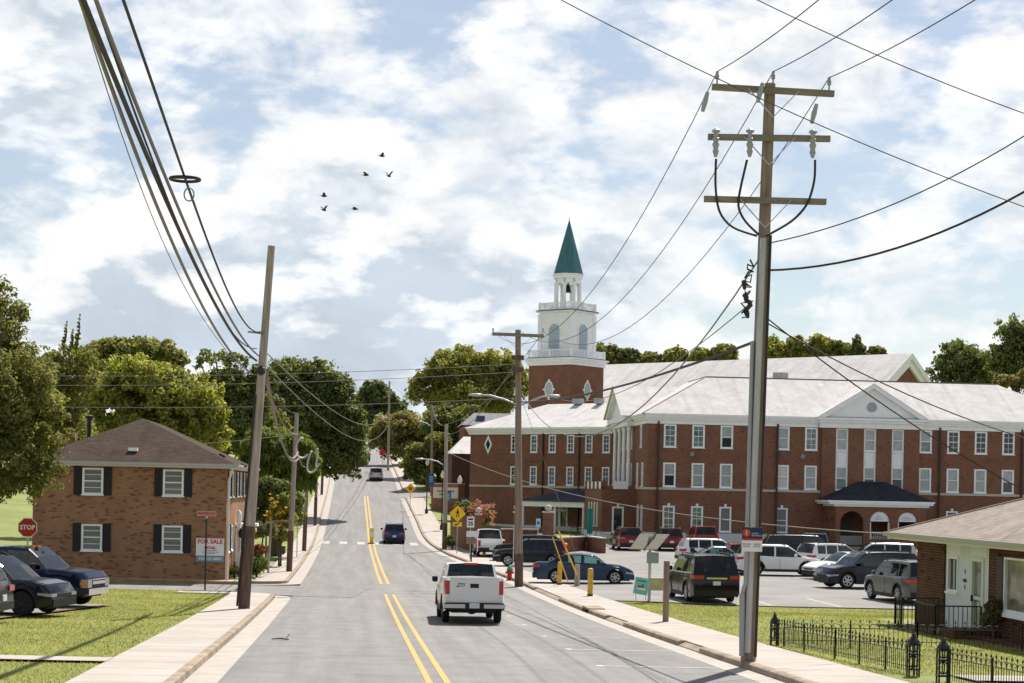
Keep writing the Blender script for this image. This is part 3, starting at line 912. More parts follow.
sops = [(BL - 3.2 - .38, BL - 3.2 + .38, *UZ), (BL - 17.6 - .38, BL - 17.6 + .38, *UZ), (BL - 2.2 - .38, BL - 2.2 + .38, *MZ), (BL - 4.9 - .38, BL - 4.9 + .38, *MZ), (BL - 18.2 - .38, BL - 18.2 + .38, *MZ),
        (BL - 2.2 - .38, BL - 2.2 + .38, *LZ), (BL - 4.2 - .38, BL - 4.2 + .38, *LZ)] + [(BL - y - .38, BL - y + .38, *q) for y in (8.5, 11.2, 13.9) for q in (UZ, MZ)]
sops = [o for o in sops]
wall(wm, Wl, BL, -1.0, FZ, sops)
wall(wm, ((BW, 0), (0, 1), (1, 0)), BD, -1, FZ, [])
wm.box(BD, BW, BD - .2, BD, -1, FZ); wm.box(BD - .2, BD, BD, BL, -1, FZ); wm.box(0, BD, BL - .2, BL, -1, FZ)
# brick bay behind the pediment, with gaps for three tall window bays
for a, b in ((14.75, 15.95), (17.05, 18.35), (19.45, 20.75), (21.85, 23.15)): wm.wbox(Wf, a, b, 0.003, 0.3, 2.95, FZ)
wm.build('wall', M_BR_RED, bld)
glz = [M_GLASS_G, M_GLASS_G, M_GLASS_B, M_GLASS_B, M_GLASS_B, M_GLASS_G, M_GLASS_B, M_GLASS_B, M_GLASS_B, M_GLASS_B, M_GLASS_D, M_GLASS_D, M_GLASS_D, M_GLASS_B, M_GLASS_B]
for k, s in enumerate(cols):
    Wq = Wf
    if k in (6, 7, 8):
        Wq = ((0, -0.12), (1, 0), (0, -1))
        MB().wbox(Wq, s - .55, s + .55, -.11, 0.01, MZ[1] + .005, UZ[0] - .08).build('white_panel', M_TRIM, bld)
    window(bld, Wq, s, *UZ, 1.04, glz[k], 0.13, bars=(2, 4) if k in (0, 1, 5, 10, 11, 12) else None)
    window(bld, Wq, s, *MZ, 1.04, M_GLASS_B if k != 4 else mat('louvre_white', (0.55, 0.57, 0.56), 0.5, var=0.3, vscale=1.0, stretch=(.1, .1, 9)), 0.13)
    if s < 13 or s > 25:
        window(bld, Wf, s, *LZ, 1.0, (M_GLASS_G if k in (0, 1) else mat('grey_shade', (0.16, 0.17, 0.17), 0.3, var=.2, vscale=3, stretch=(.1, .1, 4))), 0.13, bars=(2, 4) if k < 2 else None, head=0.22)
for a, b, c, d in sops:
    window(bld, Wl, (a + b)/2, c, d, b - a, M_GLASS_D, 0.12)
tr = MB()
def belt(m, W, a, b, z0, z1, k): m.wbox(W, a, b, 0.003, k, z0, z1)
# bands, water table, cornice
belt(tr, Wf, -.06, BW, 4.28, 4.47, .07); belt(tr, Wl, 0, BL, 4.28, 4.47, .07)
tr.build('stone_band', mat('pale_stone', (0.48, 0.44, 0.38), 0.8), bld)
b = MB(); belt(b, Wf, -.08, BW, -1, .72, .09); belt(b, Wl, 0, BL, -1, .72, .09); b.build('stone_base', mat('painted_base', (0.58, 0.60, 0.62), 0.8), bld)
for W, a, e in ((Wf, -.25, 14.5), (Wf, 23.4, BW + .3), (Wl, -.2, BL + .25)):
    c = MB(); c.wbox(W, a, e, .003, .12, FZ, 10.12); c.wbox(W, a, e, .003, .30, 10.12, 10.30); c.wbox(W, a, e, .003, .45, 10.30, CZ - .14); c.wbox(W, a, e, .003, .58, CZ - .14, CZ - .01); c.build('cornice', M_TRIM, bld)
MB().wbox(((BW, 0), (0, 1), (1, 0)), .3, BD + .4, .003, .4, FZ, CZ - .01).build('cornice', M_TRIM, bld)
# roof (L plan, equal pitch)
o_ = 0.55; H6 = 6.0; rz = CZ; rr = 3.55; W_, D_, L_ = BW + o_, BD + o_, BL + o_
v = [(-o_, -o_, rz), (W_, -o_, rz), (W_, D_, rz), (D_, D_, rz), (D_, L_, rz), (-o_, L_, rz), (H6, H6, rz + rr), (W_ - o_ - H6, H6, rz + rr), (H6, BL - H6, rz + rr)]
ro = MB().add(v, [(0, 1, 7, 6), (1, 2, 7), (2, 3, 6, 7), (3, 4, 8, 6), (4, 5, 8), (5, 0, 6, 8)]).build('roof', M_SH_GREY, bld); roof_uv(ro)
rg = MB(); rg.tube([v[6], v[7]], .07, 6); rg.tube([v[6], v[8]], .07, 6); rg.tube([v[0], v[6]], .05, 6); rg.build('ridge_cap', mat('ridge_brown', (0.16, 0.11, 0.09), .7), ro)
# front pediment
pd = MB(); Wp = ((0, 0), (1, 0), (0, -1)); s0, s1, sc_ = 14.55, 23.35, 18.95; ah = 13.25
pd.wprism(Wp, [(s0, CZ - .02), (s1, CZ - .02), (sc_, ah - .1)], 0.30, .36)
pd.wbox(Wp, s0 - .05, s1 + .05, .303, .42, FZ - .02, 10.2); pd.wbox(Wp, s0 - .1, s1 + .1, .303, .62, 10.2, 10.42); pd.wbox(Wp, s0 - .35, s1 + .35, .303, .8, 10.42, CZ - .02)
for sg in (-1, 1):
    e = sc_ + sg * 4.75
    pts = [(e, CZ - .0), (sc_, ah + .25), (sc_, ah - .12), (e - sg * .72, CZ)]
    pd.wprism(Wp, pts if sg > 0 else pts[::-1], .36, .82)
pd.build('pediment', M_TRIM, bld)
MB().lathe([(.0, 0), (.42, 0), (.42, .06), (.34, .07), (.34, .03), (.0, .03)], (sc_, -.36 - .07, 11.55), 20, 'y').build('round_vent', mat('vent_grey', (.34, .36, .36), .6), bld)
pr = MB(); pr.add([(sc_ - 4.75, -.84, CZ + .02), (sc_, -.84, ah + .28), (sc_ + 4.75, -.84, CZ + .02), (sc_ - 4.75, .2, CZ + .02), (sc_, 5.0, ah + .28), (sc_ + 4.75, .2, CZ + .02)], [(0, 1, 4, 3), (1, 2, 5, 4)])
roof_uv(pr.build('pediment_roof', M_SH_GREY, bld))
# downpipes, floodlights
for s in (.9, 11.0, 24.95, 32.1): MB().wbox(Wf, s - .07, s + .07, .11, .25, -.5, FZ + .2).build('downpipe', M_PIPE, bld)
for s in (3.7, 8.6, 13.1):
    MB().lathe([(.02, -.18), (.2, -.16), (.14, .05), (.06, .12)], (s, -.3, 7.3), 10, 'y').build('floodlight', mat('lamp_grey', (.22, .22, .22), .5), bld)
# portico on the street side: columns, entablature, gable
Wl2 = Wl
for y in (7.1, 9.85, 12.6, 15.35):
    cc = MB(); cc.lathe([(.27, 4.5), (.27, 4.68), (.19, 4.74), (.185, 6.5), (.16, 9.35), (.24, 9.5), (.24, FZ)], (-.45, y, 0), 14); cc.build('column', M_TRIM, bld, 40)
pt = MB(); y0, y1, yc = 6.1, 16.4, 11.25
pt.box(-.8, -.12, y0, y1, FZ, 10.2); pt.box(-1.05, -.46, y0 - .12, y1 + .12, 10.2, CZ)
pt.add([(-.8, y0, CZ), (-.8, y1, CZ), (-.8, yc, 13.15), (-.6, y0, CZ), (-.6, y1, CZ), (-.6, yc, 13.15)], [(0, 1, 2), (3, 5, 4), (0, 3, 4, 1), (1, 4, 5, 2), (2, 5, 3, 0)])
for sg in (-1, 1):
    e = yc + sg * 5.5
    P = [(e, CZ), (yc, 13.5), (yc, 13.1), (e - sg * .8, CZ)]
    vs = [(x, a, z) for x in (-1.25, -.803) for a, z in P]
    pt.add(vs, [(0, 1, 2, 3), (7, 6, 5, 4), (0, 4, 5, 1), (1, 5, 6, 2), (2, 6, 7, 3), (3, 7, 4, 0)])
pt.build('portico_gable', M_TRIM, bld)
pr = MB(); pr.add([(-1.42, y0 - .4, CZ + .02), (-1.42, yc, 13.52), (-1.42, y1 + .4, CZ + .02), (.2, y0 - .4, CZ + .02), (5.2, yc, 13.52), (.2, y1 + .4, CZ + .02)], [(0, 3, 4, 1), (1, 4, 5, 2)])
roof_uv(pr.build('portico_roof', M_SH_GREY, bld))
# single storey brick box under the columns
bx = MB(); Wb = ((-3.0, 5.5), (1, 0), (0, -1)); Wbl = ((-3.0, 16.6), (0, -1), (-1, 0))
wall(bx, Wb, 3.0, -1, 4.25, [(.95, 1.95, .55, 2.75)]); slits = [(a, a + .45, 1.0, 3.1) for a in (3.0, 4.8, 6.6, 8.4)]
wall(bx, Wbl, 11.1, -1, 4.25, slits)
bx.box(-3.0, -.1, 5.5, 16.6, 4.22, 4.25)
for a in (0, 2.6, 5.2, 7.8, 10.5): bx.wbox(Wbl, a, a + .6, -.5, 0, 4.252, 4.95)
bx.box(-3, -.1, 5.5, 6.0, 4.252, 4.55)
bx.build('brick_porch', M_BR_RED, bld)
for a, b, c_, d_ in slits: window(bld, Wbl, (a + b)/2, c_, d_, b - a, M_GLASS_B, .08)
window(bld, Wb, 1.45, .55, 2.75, 1.0, M_GLASS_D, .14, rail=False, head=.2)
pw = MB()
for a in (.6, 3.2, 5.8, 8.4): pw.wbox(Wbl, a + .05, a + 1.9, -.25, -.1, 4.252, 4.9)
pw.wbox(Wb, -.06, 3.0, .003, .09, -1, .55); pw.wbox(Wbl, 0, 11.1, .003, .09, -1, .55)
pw.wbox(Wb, 1.0, 2.3, -.45, .02, 4.27, 4.95)
pw.build('balcony_panel', M_TRIM, bld)
# left wing, turned to follow the bend of the site
LA = R(140) - TH
lo = (0, BL); ld = (math.cos(LA), math.sin(LA)); ln = (math.cos(LA + R(90)), math.sin(LA + R(90)))
LWL = 17.9
Wg = ((lo[0] + ld[0]*LWL, lo[1] + ld[1]*LWL), (-ld[0], -ld[1]), ln)       # runs left to right
lm = [.75, 2.82, 5.05, 7.3, 9.6, 12.1]
zzl = ((7.72, 9.42), (4.55, 6.35))
lops = [(LWL - m - .42, LWL - m + .42, *q) for m in lm for q in zzl] + [(LWL - 7.3, LWL - 5.2, .0, 2.75)]
lw = MB(); wall(lw, Wg, LWL, -1, 9.5, lops)
Wend = ((Wg[0][0] - ln[0]*11, Wg[0][1] - ln[1]*11), ln, ld)
wall(lw, Wend, 11, -1, 9.5, [])
lw.build('wall', M_BR_RED, bld)
for m in lm:
    for q in zzl: window(bld, Wg, LWL - m, *q, .84, M_GLASS_D, .12, bars=(2, 4))
dw = MB(); s = LWL - 15.5; dw.wprism(Wg, [(s, 7.55), (s + .5, 8.5), (s, 9.45), (s - .5, 8.5)], .004, .07); dd = dw.build('diamond_window', M_TRIM, bld)
MB().wprism(Wg, [(s, 7.95), (s + .3, 8.5), (s, 9.05), (s - .3, 8.5)], .071, .078).build('pane', M_GLASS_D, dd)
b = MB(); belt(b, Wg, 0, LWL, 4.28, 4.47, .07); belt(b, Wend, 0, 11, 4.28, 4.47, .07); b.build('stone_band', MATS['pale_stone'], bld)
for W, a, e in ((Wg, -.2, LWL), (Wend, 0, 11.2)):
    c = MB(); c.wbox(W, a, e, .003, .12, 9.5, 9.75); c.wbox(W, a, e, .003, .3, 9.75, 9.95); c.wbox(W, a, e, .003, .5, 9.95, 10.14); c.build('cornice', M_TRIM, bld)
b = MB(); belt(b, Wg, 0, LWL, -1, .6, .08); b.build('stone_base', MATS['painted_base'], bld)
for m in (3.95, 8.4): MB().wbox(Wg, LWL - m - .07, LWL - m + .07, .01, .15, -.5, 9.6).build('downpipe', M_PIPE, bld)
def LP3(s, k, z): return (Wg[0][0] - ld[0]*s + ln[0]*k, Wg[0][1] - ld[1]*s + ln[1]*k, z)
v = [LP3(-.5, .5, 10.15), LP3(LWL + 4, .5, 10.15), LP3(LWL + 4, -5.5, 12.75), LP3(5.5, -5.5, 12.75), LP3(-.5, -11.5, 10.15), LP3(LWL + 4, -11.5, 10.15)]
ro2 = MB().add(v, [(0, 1, 2, 3), (4, 0, 3), (5, 4, 3, 2)]).build('roof', M_SH_GREY, bld); roof_uv(ro2)
for s, k, w_ in ((9.5, -5.3, .9), (12.2, -5.2, .7), (15.5, -5.3, 2.0)):
    MB().cbox(LP3(s, k, 12.95), (w_, .8, .55), Matrix.Rotation(LA, 3, 'Z')).build('roof_unit', mat('unit_grey', (.35, .36, .37), .6), ro2)
# canopy over its entrance
ca = MB()
v = [LP3(LWL - 8.2, 4.4, 3.0), LP3(LWL + .2, 4.4, 3.0), LP3(LWL + .2, .1, 3.0), LP3(LWL - 8.2, .1, 3.0), LP3(LWL - 5.4, .1, 4.1), LP3(LWL - 2.2, .1, 4.1)]
ca.add(v, [(0, 1, 5, 4), (1, 2, 5), (3, 0, 4), (3, 4, 5, 2)])
roof_uv(ca.build('canopy_roof', M_SH_BLUE, bld))
cf = MB(); Wc = Wg
cf.wbox(Wc, LWL - 8.0, LWL, .1, 4.2, 2.5, 2.98)
cf.build('canopy_fascia', M_TRIM, bld)
for m in (7.6, 3.7, .3):
    q = LP3(LWL - m, 3.9, 0); cc = MB(); cc.lathe([(.2, -.3), (.2, 0.05), (.15, .1), (.13, 2.4), (.18, 2.5)], (q[0], q[1], 0), 12); cc.build('column', M_TRIM, bld, 40)
dr_ = MB(); Wd = Wg
for a in (LWL - 7.25, LWL - 6.24):
    dr_.wbox(Wd, a, a + .12, -.08, .05, 0, 2.7); dr_.wbox(Wd, a + .86, a + .98, -.08, .05, 0, 2.7); dr_.wbox(Wd, a + .12, a + .86, -.08, .045, 2.05, 2.2); dr_.wbox(Wd, a + .12, a + .86, -.08, .045, 0, .25)
do = dr_.build('door', M_TRIM, bld); MB().wquad(Wd, [(LWL - 7.2, 0), (LWL - 5.3, 0), (LWL - 5.3, 2.7), (LWL - 7.2, 2.7)], -.05).build('pane', M_GLASS_D, do)
# entrance porch on the long facade: hip roof, brick arches
pz = thing('entrance_porch', 'brick arched entrance porch with dark hip roof on the long brick building', 'porch', bld.matrix_basis @ Vector((19.6, -3.6, 0)), TH)
px0, px1, pd_ = -4.45, 3.15, 3.6
Wq = ((px0, 0), (1, 0), (0, -1))
def arch_wall(mb, W, width, z0, z1, arches, thick):
    """solid wall with round-headed openings: arches = (s0, s1, sill, spring)"""
    xs = [0]
    for a, b, sl, sp in arches: xs += [a, b]
    xs.append(width)
    for i in range(0, len(xs), 2): mb.wbox(W, xs[i], xs[i+1], -thick, 0, z0, z1)
    for a, b, sl, sp in arches:
        if sl > z0: mb.wbox(W, a, b, -thick, 0, z0, sl)
        r = (b - a)/2; c = (a + b)/2; n = 12
        for k in range(n):
            t0, t1 = math.pi * k/n, math.pi * (k+1)/n
            P = [(c + r*math.cos(t0), sp + r*math.sin(t0)), (c + r*math.cos(t0), z1), (c + r*math.cos(t1), z1), (c + r*math.cos(t1), sp + r*math.sin(t1))]
            mb.wprism(W, P, -thick, 0)
am = MB()
arch_wall(am, Wq, px1 - px0, -.8, 3.2, [(.4, 2.35, -.8, 1.85), (2.9, 4.55, .55, 2.02), (5.25, 6.85, .55, 2.02)], .35)
arch_wall(am, ((px0, pd_), (0, -1), (-1, 0)), pd_ - .35, -.8, 3.2, [(.5, 1.5, -.8, 1.75), (2.0, 3.0, -.8, 1.75)], .3)
am.box(px1 - .3, px1, .35, pd_, -.8, 3.2); am.box(px0, px1, .36, pd_, -.8, -.05)
am.build('wall', M_BR_RED, pz)
for a, b in ((2.9, 4.55), (5.25, 6.85)):
    c_, r_ = (a + b)/2, (b - a)/2 - .02
    fan = MB(); fan.wprism(Wq, [(c_ + r_*math.cos(math.pi*k/14), 2.02 + r_*math.sin(math.pi*k/14)) for k in range(15)], -.2, -.12)
    fo = fan.build('fan_panel', M_TRIM, pz)
    ln_ = MB()
    for zq, wq in ((2.40, .34), (2.28, .55), (2.16, .42)):
        for k in range(int(wq * 14)): s_ = c_ - wq/1 * .9 + k * .13; ln_.wbox(Wq, s_, s_ + .085, -.119, -.115, zq - .03, zq + .03)
    ln_.build('lettering', mat('sign_bluegrey', (.25, .31, .38), .6), fo)
    rl = MB(); rl.wbox(Wq, a, a + .09, -.3, -.05, .55, 1.95); rl.wbox(Wq, b - .09, b, -.3, -.05, .55, 1.95)
    for k in range(1, 9): s_ = a + (b - a)*k/9; rl.wbox(Wq, s_ - .015, s_ + .015, -.2, -.17, .55, 1.1)
    rl.wbox(Wq, a, b, -.21, -.16, 1.1, 1.15); rl.build('railing', M_TRIM, pz)
v = [(px0 - .8, -.55, 3.7), (px1 + .55, -.55, 3.7), (px1 + .55, pd_, 3.7), (px0 - .8, pd_, 3.7), (-1.6, pd_ - .5, 5.3), (.6, pd_ - .5, 5.3)]
roof_uv(MB().add(v, [(0, 1, 5, 4), (1, 2, 5), (3, 0, 4), (2, 3, 4, 5)]).build('roof', M_SH_DARK, pz))
fa = MB(); fa.box(px0 - .2, px1 + .2, -.2, pd_, 3.2, 3.38); fa.box(px0 - .65, px1 + .45, -.45, pd_, 3.38, 3.54); fa.box(px0 - .8, px1 + .55, -.55, pd_, 3.54, 3.69); fa.build('cornice', M_TRIM, pz)
dd = MB().box(px0 + 1.4, px0 + 2.3, pd_ - .06, pd_ - .01, 0, 2.2).build('door', mat('door_dark', (.03, .03, .03), .4), pz)

# ------------------------------------------------------------ church behind: sanctuary and steeple
chu = thing('church', 'brick church with white lantern, green copper spire and long pale roof', 'church', (5.85, 203.0, 0), R(50))
# local +x = away to the right, local +y = along the nave to the far left; nave comes toward -y (right front)
def sq(m, w, z0, z1): m.box(-w/2, w/2, -w/2, w/2, z0, z1)
t = MB(); sq(t, 6.0, 0, 18.0); tw = t.build('tower', M_BR_RED, chu)
t = MB(); sq(t, 6.25, 18.0, 18.35); sq(t, 6.55, 18.35, 18.6); sq(t, 6.85, 18.6, 18.8); t.build('tower_cornice', M_TRIM, chu)
MB().box(-3.2, 3.2, -3.2, 3.2, 18.8, 18.9).build('tower_deck', mat('lead', (.08, .085, .09), .6), chu)
for nx, ny, dx, dy in ((-1, 0, 0, -1), (0, -1, 1, 0)):
    W = ((nx*3.0, ny*3.0), (dx, dy), (nx, ny))
    ring = [(0 + .62*math.cos(2*math.pi*k/20), 15.3 + .95*math.sin(2*math.pi*k/20)) for k in range(20)]
    r = MB(); r.wprism(W, ring, .004, .08)
    r.wbox(W, -.12, .12, .004, .1, 16.2, 16.42); r.wbox(W, -.12, .12, .004, .1, 14.15, 14.4); r.wbox(W, -.82, -.6, .004, .1, 15.2, 15.4); r.wbox(W, .6, .82, .004, .1, 15.2, 15.4)
    ro_ = r.build('oval_window', M_TRIM, chu)
    MB().wprism(W, [(.5*math.cos(2*math.pi*k/20), 15.3 + .8*math.sin(2*math.pi*k/20)) for k in range(20)], .081, .09).build('pane', mat('church_glass', (.40, .46, .46), .3), ro_)
def balustrade(name, w, z0, z1, n):
    b = MB()
    for s in (-1, 1):
        b.box(-w/2, w/2, s*w/2 - .06, s*w/2 + .06, z1 - .12, z1); b.box(s*w/2 - .06, s*w/2 + .06, -w/2 + .07, w/2 - .07, z1 - .12, z1)
        b.box(-w/2, w/2, s*w/2 - .05, s*w/2 + .05, z0, z0 + .12); b.box(s*w/2 - .05, s*w/2 + .05, -w/2 + .07, w/2 - .07, z0, z0 + .12)
        for k in range(n):
            q = -w/2 + w * (k + .5)/n
            b.box(q - .055, q + .055, s*w/2 - .04, s*w/2 + .04, z0 + .12, z1 - .12); b.box(s*w/2 - .04, s*w/2 + .04, q - .055, q + .055, z0 + .12, z1 - .12)
    for i in (-1, 0, 1):
        for j in (-1, 0, 1):
            if i or j: b.box(i*w/2 - .13, i*w/2 + .13, j*w/2 - .13, j*w/2 + .13, z0 - .02, z1 + .06)
    b.build(name, M_TRIM, chu)
balustrade('lower_balustrade', 6.0, 18.9, 19.75, 22)
t = MB(); sq(t, 4.5, 18.9, 24.0); sq(t, 4.75, 23.6, 23.8); sq(t, 4.95, 24.0, 24.15)
for i in (-1, 1):
    for j in (-1, 1): t.cbox((i*2.1, j*2.1, 21.3), (.5, .5, 4.7))
t.build('lantern', M_TRIM, chu)
MB().box(-2.55, 2.55, -2.55, 2.55, 24.15, 24.25).build('lantern_deck', MATS['lead'], chu)
for nx, ny, dx, dy in ((-1, 0, 0, -1), (0, -1, 1, 0)):
    W = ((nx*2.25, ny*2.25), (dx, dy), (nx, ny))
    A = [(.95*math.cos(math.pi*k/14), 21.9 + .95*math.sin(math.pi*k/14)) for k in range(15)] + [(-.95, 19.6), (.95, 19.6)]
    B = [(.78*math.cos(math.pi*k/14), 21.9 + .78*math.sin(math.pi*k/14)) for k in range(15)] + [(-.78, 19.6), (.78, 19.6)]
    ao = MB().wprism(W, A, .004, .07).build('louvre_arch', M_TRIM, chu)
    MB().wprism(W, B, .071, .078).build('louvre', mat('louvre_blue', (.36, .43, .50), .6, var=.25, vscale=1.0, stretch=(.1, .1, 8)), ao)
balustrade('upper_balustrade', 4.4, 24.25, 25.1, 16)
bf = MB()
for k in range(8):
    a = R(22.5 + 45*k)
    q = (1.42*math.cos(a), 1.42*math.sin(a), 0)
    bf.lathe([(.22, 24.25), (.22, 24.6), (.19, 24.65), (.17, 27.3), (.25, 27.45)], q, 8)
def octa(m, r0, z0, r1, z1):
    V = [(r*math.cos(R(22.5+45*k)), r*math.sin(R(22.5+45*k)), z) for r, z in ((r0, z0), (r1, z1)) for k in range(8)]
    m.add(V, [(k, (k+1) % 8, 8 + (k+1) % 8, 8 + k) for k in range(8)] + [tuple(range(7, -1, -1)), tuple(range(8, 16))])
for k in range(8):
    a0, a1 = R(22.5+45*k), R(67.5+45*k)
    p0, p1 = Vector((1.42*math.cos(a0), 1.42*math.sin(a0), 0)), Vector((1.42*math.cos(a1), 1.42*math.sin(a1), 0))
    d = (p1 - p0); Lh = d.length; d.normalize(); n_ = Vector((d.y, -d.x, 0))
    W = ((p0.x, p0.y), (d.x, d.y), (n_.x, n_.y))
    rr_ = Lh/2 - .16
    for j in range(8):
        t0, t1 = math.pi*j/8, math.pi*(j+1)/8
        bf.wprism(W, [(Lh/2 + rr_*math.cos(t0), 27.0 + rr_*math.sin(t0)), (Lh/2 + rr_*math.cos(t0), 27.9), (Lh/2 + rr_*math.cos(t1), 27.9), (Lh/2 + rr_*math.cos(t1), 27.0 + rr_*math.sin(t1))], -.1, .1)
octa(bf, 1.7, 27.9, 1.75, 28.25); octa(bf, 1.85, 28.26, 1.85, 28.4)
bf.build('belfry', M_TRIM, chu)
MB().lathe([(.04, 27.9), (.05, 27.3), (.16, 27.25), (.26, 26.95), (.36, 26.55), (.46, 26.4), (.0, 26.42)], (0, 0, 0), 14).build('bell', mat('bronze', (.03, .03, .025), .4, .6), chu)
sp = MB(); octa(sp, 1.75, 28.41, .03, 34.6); sp.lathe([(.05, 34.5), (.02, 34.85)], (0, 0, 0), 6); sp.build('spire', M_TEAL, chu)
# nave
NR, NE, NH, NL = 19.2, 13.7, 9.0, 36.5; NX = 12.4
v = [(NX, -NL, NR), (NX, 9, NR), (NX - NH, -NL, NE), (NX - NH, 9, NE), (NX + NH, -NL, NE), (NX + NH, 9, NE)]
roof_uv(MB().add(v, [(0, 2, 3, 1), (0, 1, 5, 4)]).build('nave_roof', M_SH_GREY, chu))
nw = MB(); nw.box(NX - NH + .7, NX + NH - .7, -NL + .6, 8.5, 0, NE)
nw.add([(NX - NH + .7, -NL + .6, NE), (NX + NH - .7, -NL + .6, NE), (NX, -NL + .6, NR - .5)], [(0, 1, 2)])
nw.add([(NX - NH + .7, 8.5, NE), (NX + NH - .7, 8.5, NE), (NX, 8.5, NR - .5)], [(0, 1, 2)]); nw.build('nave_wall', M_BR_RED, chu)
rk = MB()
for sg in (-1, 1):
    for a, b, y_ in ((-.02, .55, -NL + .02), (-.5, .85, -NL + .3)):
        P = [(NX + sg*NH, NE + a), (NX, NR + a), (NX, NR + a - b), (NX + sg*NH, NE + a - b)]
        vs = [(x, y, z) for y in (y_, y_ + .27) for x, z in P]
        rk.add(vs, [(0, 1, 2, 3), (7, 6, 5, 4), (0, 4, 5, 1), (1, 5, 6, 2), (2, 6, 7, 3), (3, 7, 4, 0)])
rk.box(NX - NH, NX + NH, -NL + .3, -NL + .55, NE - .6, NE - .1)
rk.build('rake_board', M_TRIM, chu)
W = ((NX, -NL + .6), (1, 0), (0, -1))
MB().wprism(W, [(.55*math.cos(math.pi*k/10), 14.9 + .8*math.sin(math.pi*k/10)) for k in range(11)] + [(-.55, 14.0), (.55, 14.0)], .004, .07).build('arched_louvre', M_TRIM, chu)
MB().box(7.0, 8.2, -24, -22.8, 15.4, 17.2).build('roof_vent', MATS['unit_grey'], chu)

# ------------------------------------------------------------ small buildings behind the left wing
def annex(name, label, cat, px, py, D, w, d, hgt, roofh, wallm, roofm, rz=TH):
    p = at(px, py, D); z = h(p.x, p.y) - .5
    r = thing(name, label, cat, (p.x, p.y, z), rz)
    H = p.z - z
    MB().box(0, w, 0, d, 0, H).build('wall', wallm, r)
    v = [(-.3, -.3, H), (w + .3, -.3, H), (w + .3, d + .3, H), (-.3, d + .3, H), (1.5, d/2, H + roofh), (w - 1.5, d/2, H + roofh)]
    roof_uv(MB().add(v, [(0, 1, 5, 4), (1, 2, 5), (2, 3, 4, 5), (3, 0, 4)]).build('roof', roofm, r))
    return r
annex('brick_annex', 'low dark brick annex with pale slate roof behind the left brick wing', 'building', 452, 453.5, 196, 8, 9, 6, 2.0, mat('dark_brick', (.075, .032, .024), .9, var=.2, vscale=3), M_SH_GREY)
r = annex('grey_house', 'grey roofed house mostly hidden behind the left brick wing', 'house', 464, 425, 215, 9, 10, 8, 1.7, M_BR_RED, shingle_mat('grey_shingles', (.20, .20, .21), (.26, .26, .27), (.15, .15, .16)))
MB().box(1.6, 2.6, 1.6, 2.4, 7.0, 10.4).build('chimney', mat('navy_box', (.05, .07, .13), .6), r)

# ------------------------------------------------------------ right: bungalow
bx0, by0 = 12.65, 56.0
BZ = h(14.0, 55) + 0.0
bun = thing('bungalow', 'low brick bungalow with tan hip roof and white front door behind the iron fence', 'house', (bx0, by0, BZ), ROAD_ANG - R(180))
# local +x runs toward the camera along the street front, local +y points away from the street (into the house)
BLn, BDp, BE = 15.0, 9.0, 2.58
Wn = ((0, 0), (1, 0), (0, -1))
mb = MB()
wall(mb, Wn, BLn, -.5, BE, [(3.55, 10.9, -.5, BE), (10.9, 13.9, .95, 2.42)] if False else [(2.55, 6.3, -.5, BE), (7.6, 10.6, .85, 2.3)], .14)
wall(mb, ((0, BDp), (0, -1), (-1, 0)), BDp, -.5, BE, [(3.5, 4.6, 1.0, 2.2)])
wall(mb, ((BLn, 0), (0, 1), (1, 0)), BDp, -.5, BE, []); wall(mb, ((BLn, BDp), (-1, 0), (0, 1)), BLn, -.5, BE, [])
mb.build('wall', M_BR_BUN, bun)
M_SIDING = mat('white_siding', (0.72, 0.76, 0.76), 0.5)
sd_ = MB(); Wi = ((0, .06), (1, 0), (0, -1))
wall(sd_, ((2.55, .06), (1, 0), (0, -1)), 3.75, -.5, BE, [(.25, 1.15, 1.12, 2.15), (2.25, 3.3, -.0, 2.2)], .08)
for k in range(24): s = 2.6 + k*.155; sd_.wbox(Wi, s, s + .012, .002, .012, -.3, 1.0 if .2 < s - 2.55 < 1.2 else BE) if not (2.2 < s - 2.55 < 3.35) else None
sd_.build('siding', M_SIDING, bun)
window(bun, Wi, 3.25, 1.12, 2.15, .9, M_GLASS_D, .07, rail=False, bars=(2, 1), deep=.05)
do = MB(); a, b = 4.8, 5.85
do.wbox(Wi, a, a + .14, -.05, .05, 0, 2.2); do.wbox(Wi, b - .14, b, -.05, .05, 0, 2.2); do.wbox(Wi, a + .14, b - .14, -.05, .045, 2.08, 2.2); do.wbox(Wi, a + .14, b - .14, -.05, .03, 0, .25); do.wbox(Wi, a + .14, b - .14, -.05, .03, 1.0, 1.1)
do = do.build('door', mat('door_cream', (.70, .68, .60), .45), bun)
MB().wquad(Wi, [(a + .1, .1), (b - .1, .1), (b - .1, 2.1), (a + .1, 2.1)], -.03).build('pane', mat('door_glass', (.16, .22, .20), .06, var=.5, vscale=2.0), do)
MB().wbox(Wi, a + .17, a + .2, .03, .09, .95, 1.12).build('handle', M_BLKMET, do)
or_ = MB(); Wo = Wi
for z in (1.75, 1.5, 1.3): or_.lathe([(0, 0), (.07, .01), (.05, .03)], (4.25, .045, z), 8, 'y')
or_.wbox(Wo, 4.12, 4.38, .004, .03, 1.45, 1.53); or_.build('wall_ornament', M_BLKMET, bun)
for a, b in ((7.05, 7.6), (10.6, 11.15)):
    sh = MB(); sh.wbox(Wn, a, b - .02, .004, .05, .85, 2.3)
    for k in range(14): sh.wbox(Wn, a + .06, b - .08, .05, .06, .9 + k*.1, .95 + k*.1)
    sh.build('shutter', mat('brown_shutter', (.028, .018, .014), .5), bun)
window(bun, Wn, 9.1, .85, 2.3, 3.0, mat('picture_glass', (.22, .20, .15), .05, var=.6, vscale=1.2), .06, rail=False, bars=(2, 1))
MB().wbox(Wn, 7.0, 11.2, .003, .12, .70, .78).build('window_sill', M_TRIM, bun)
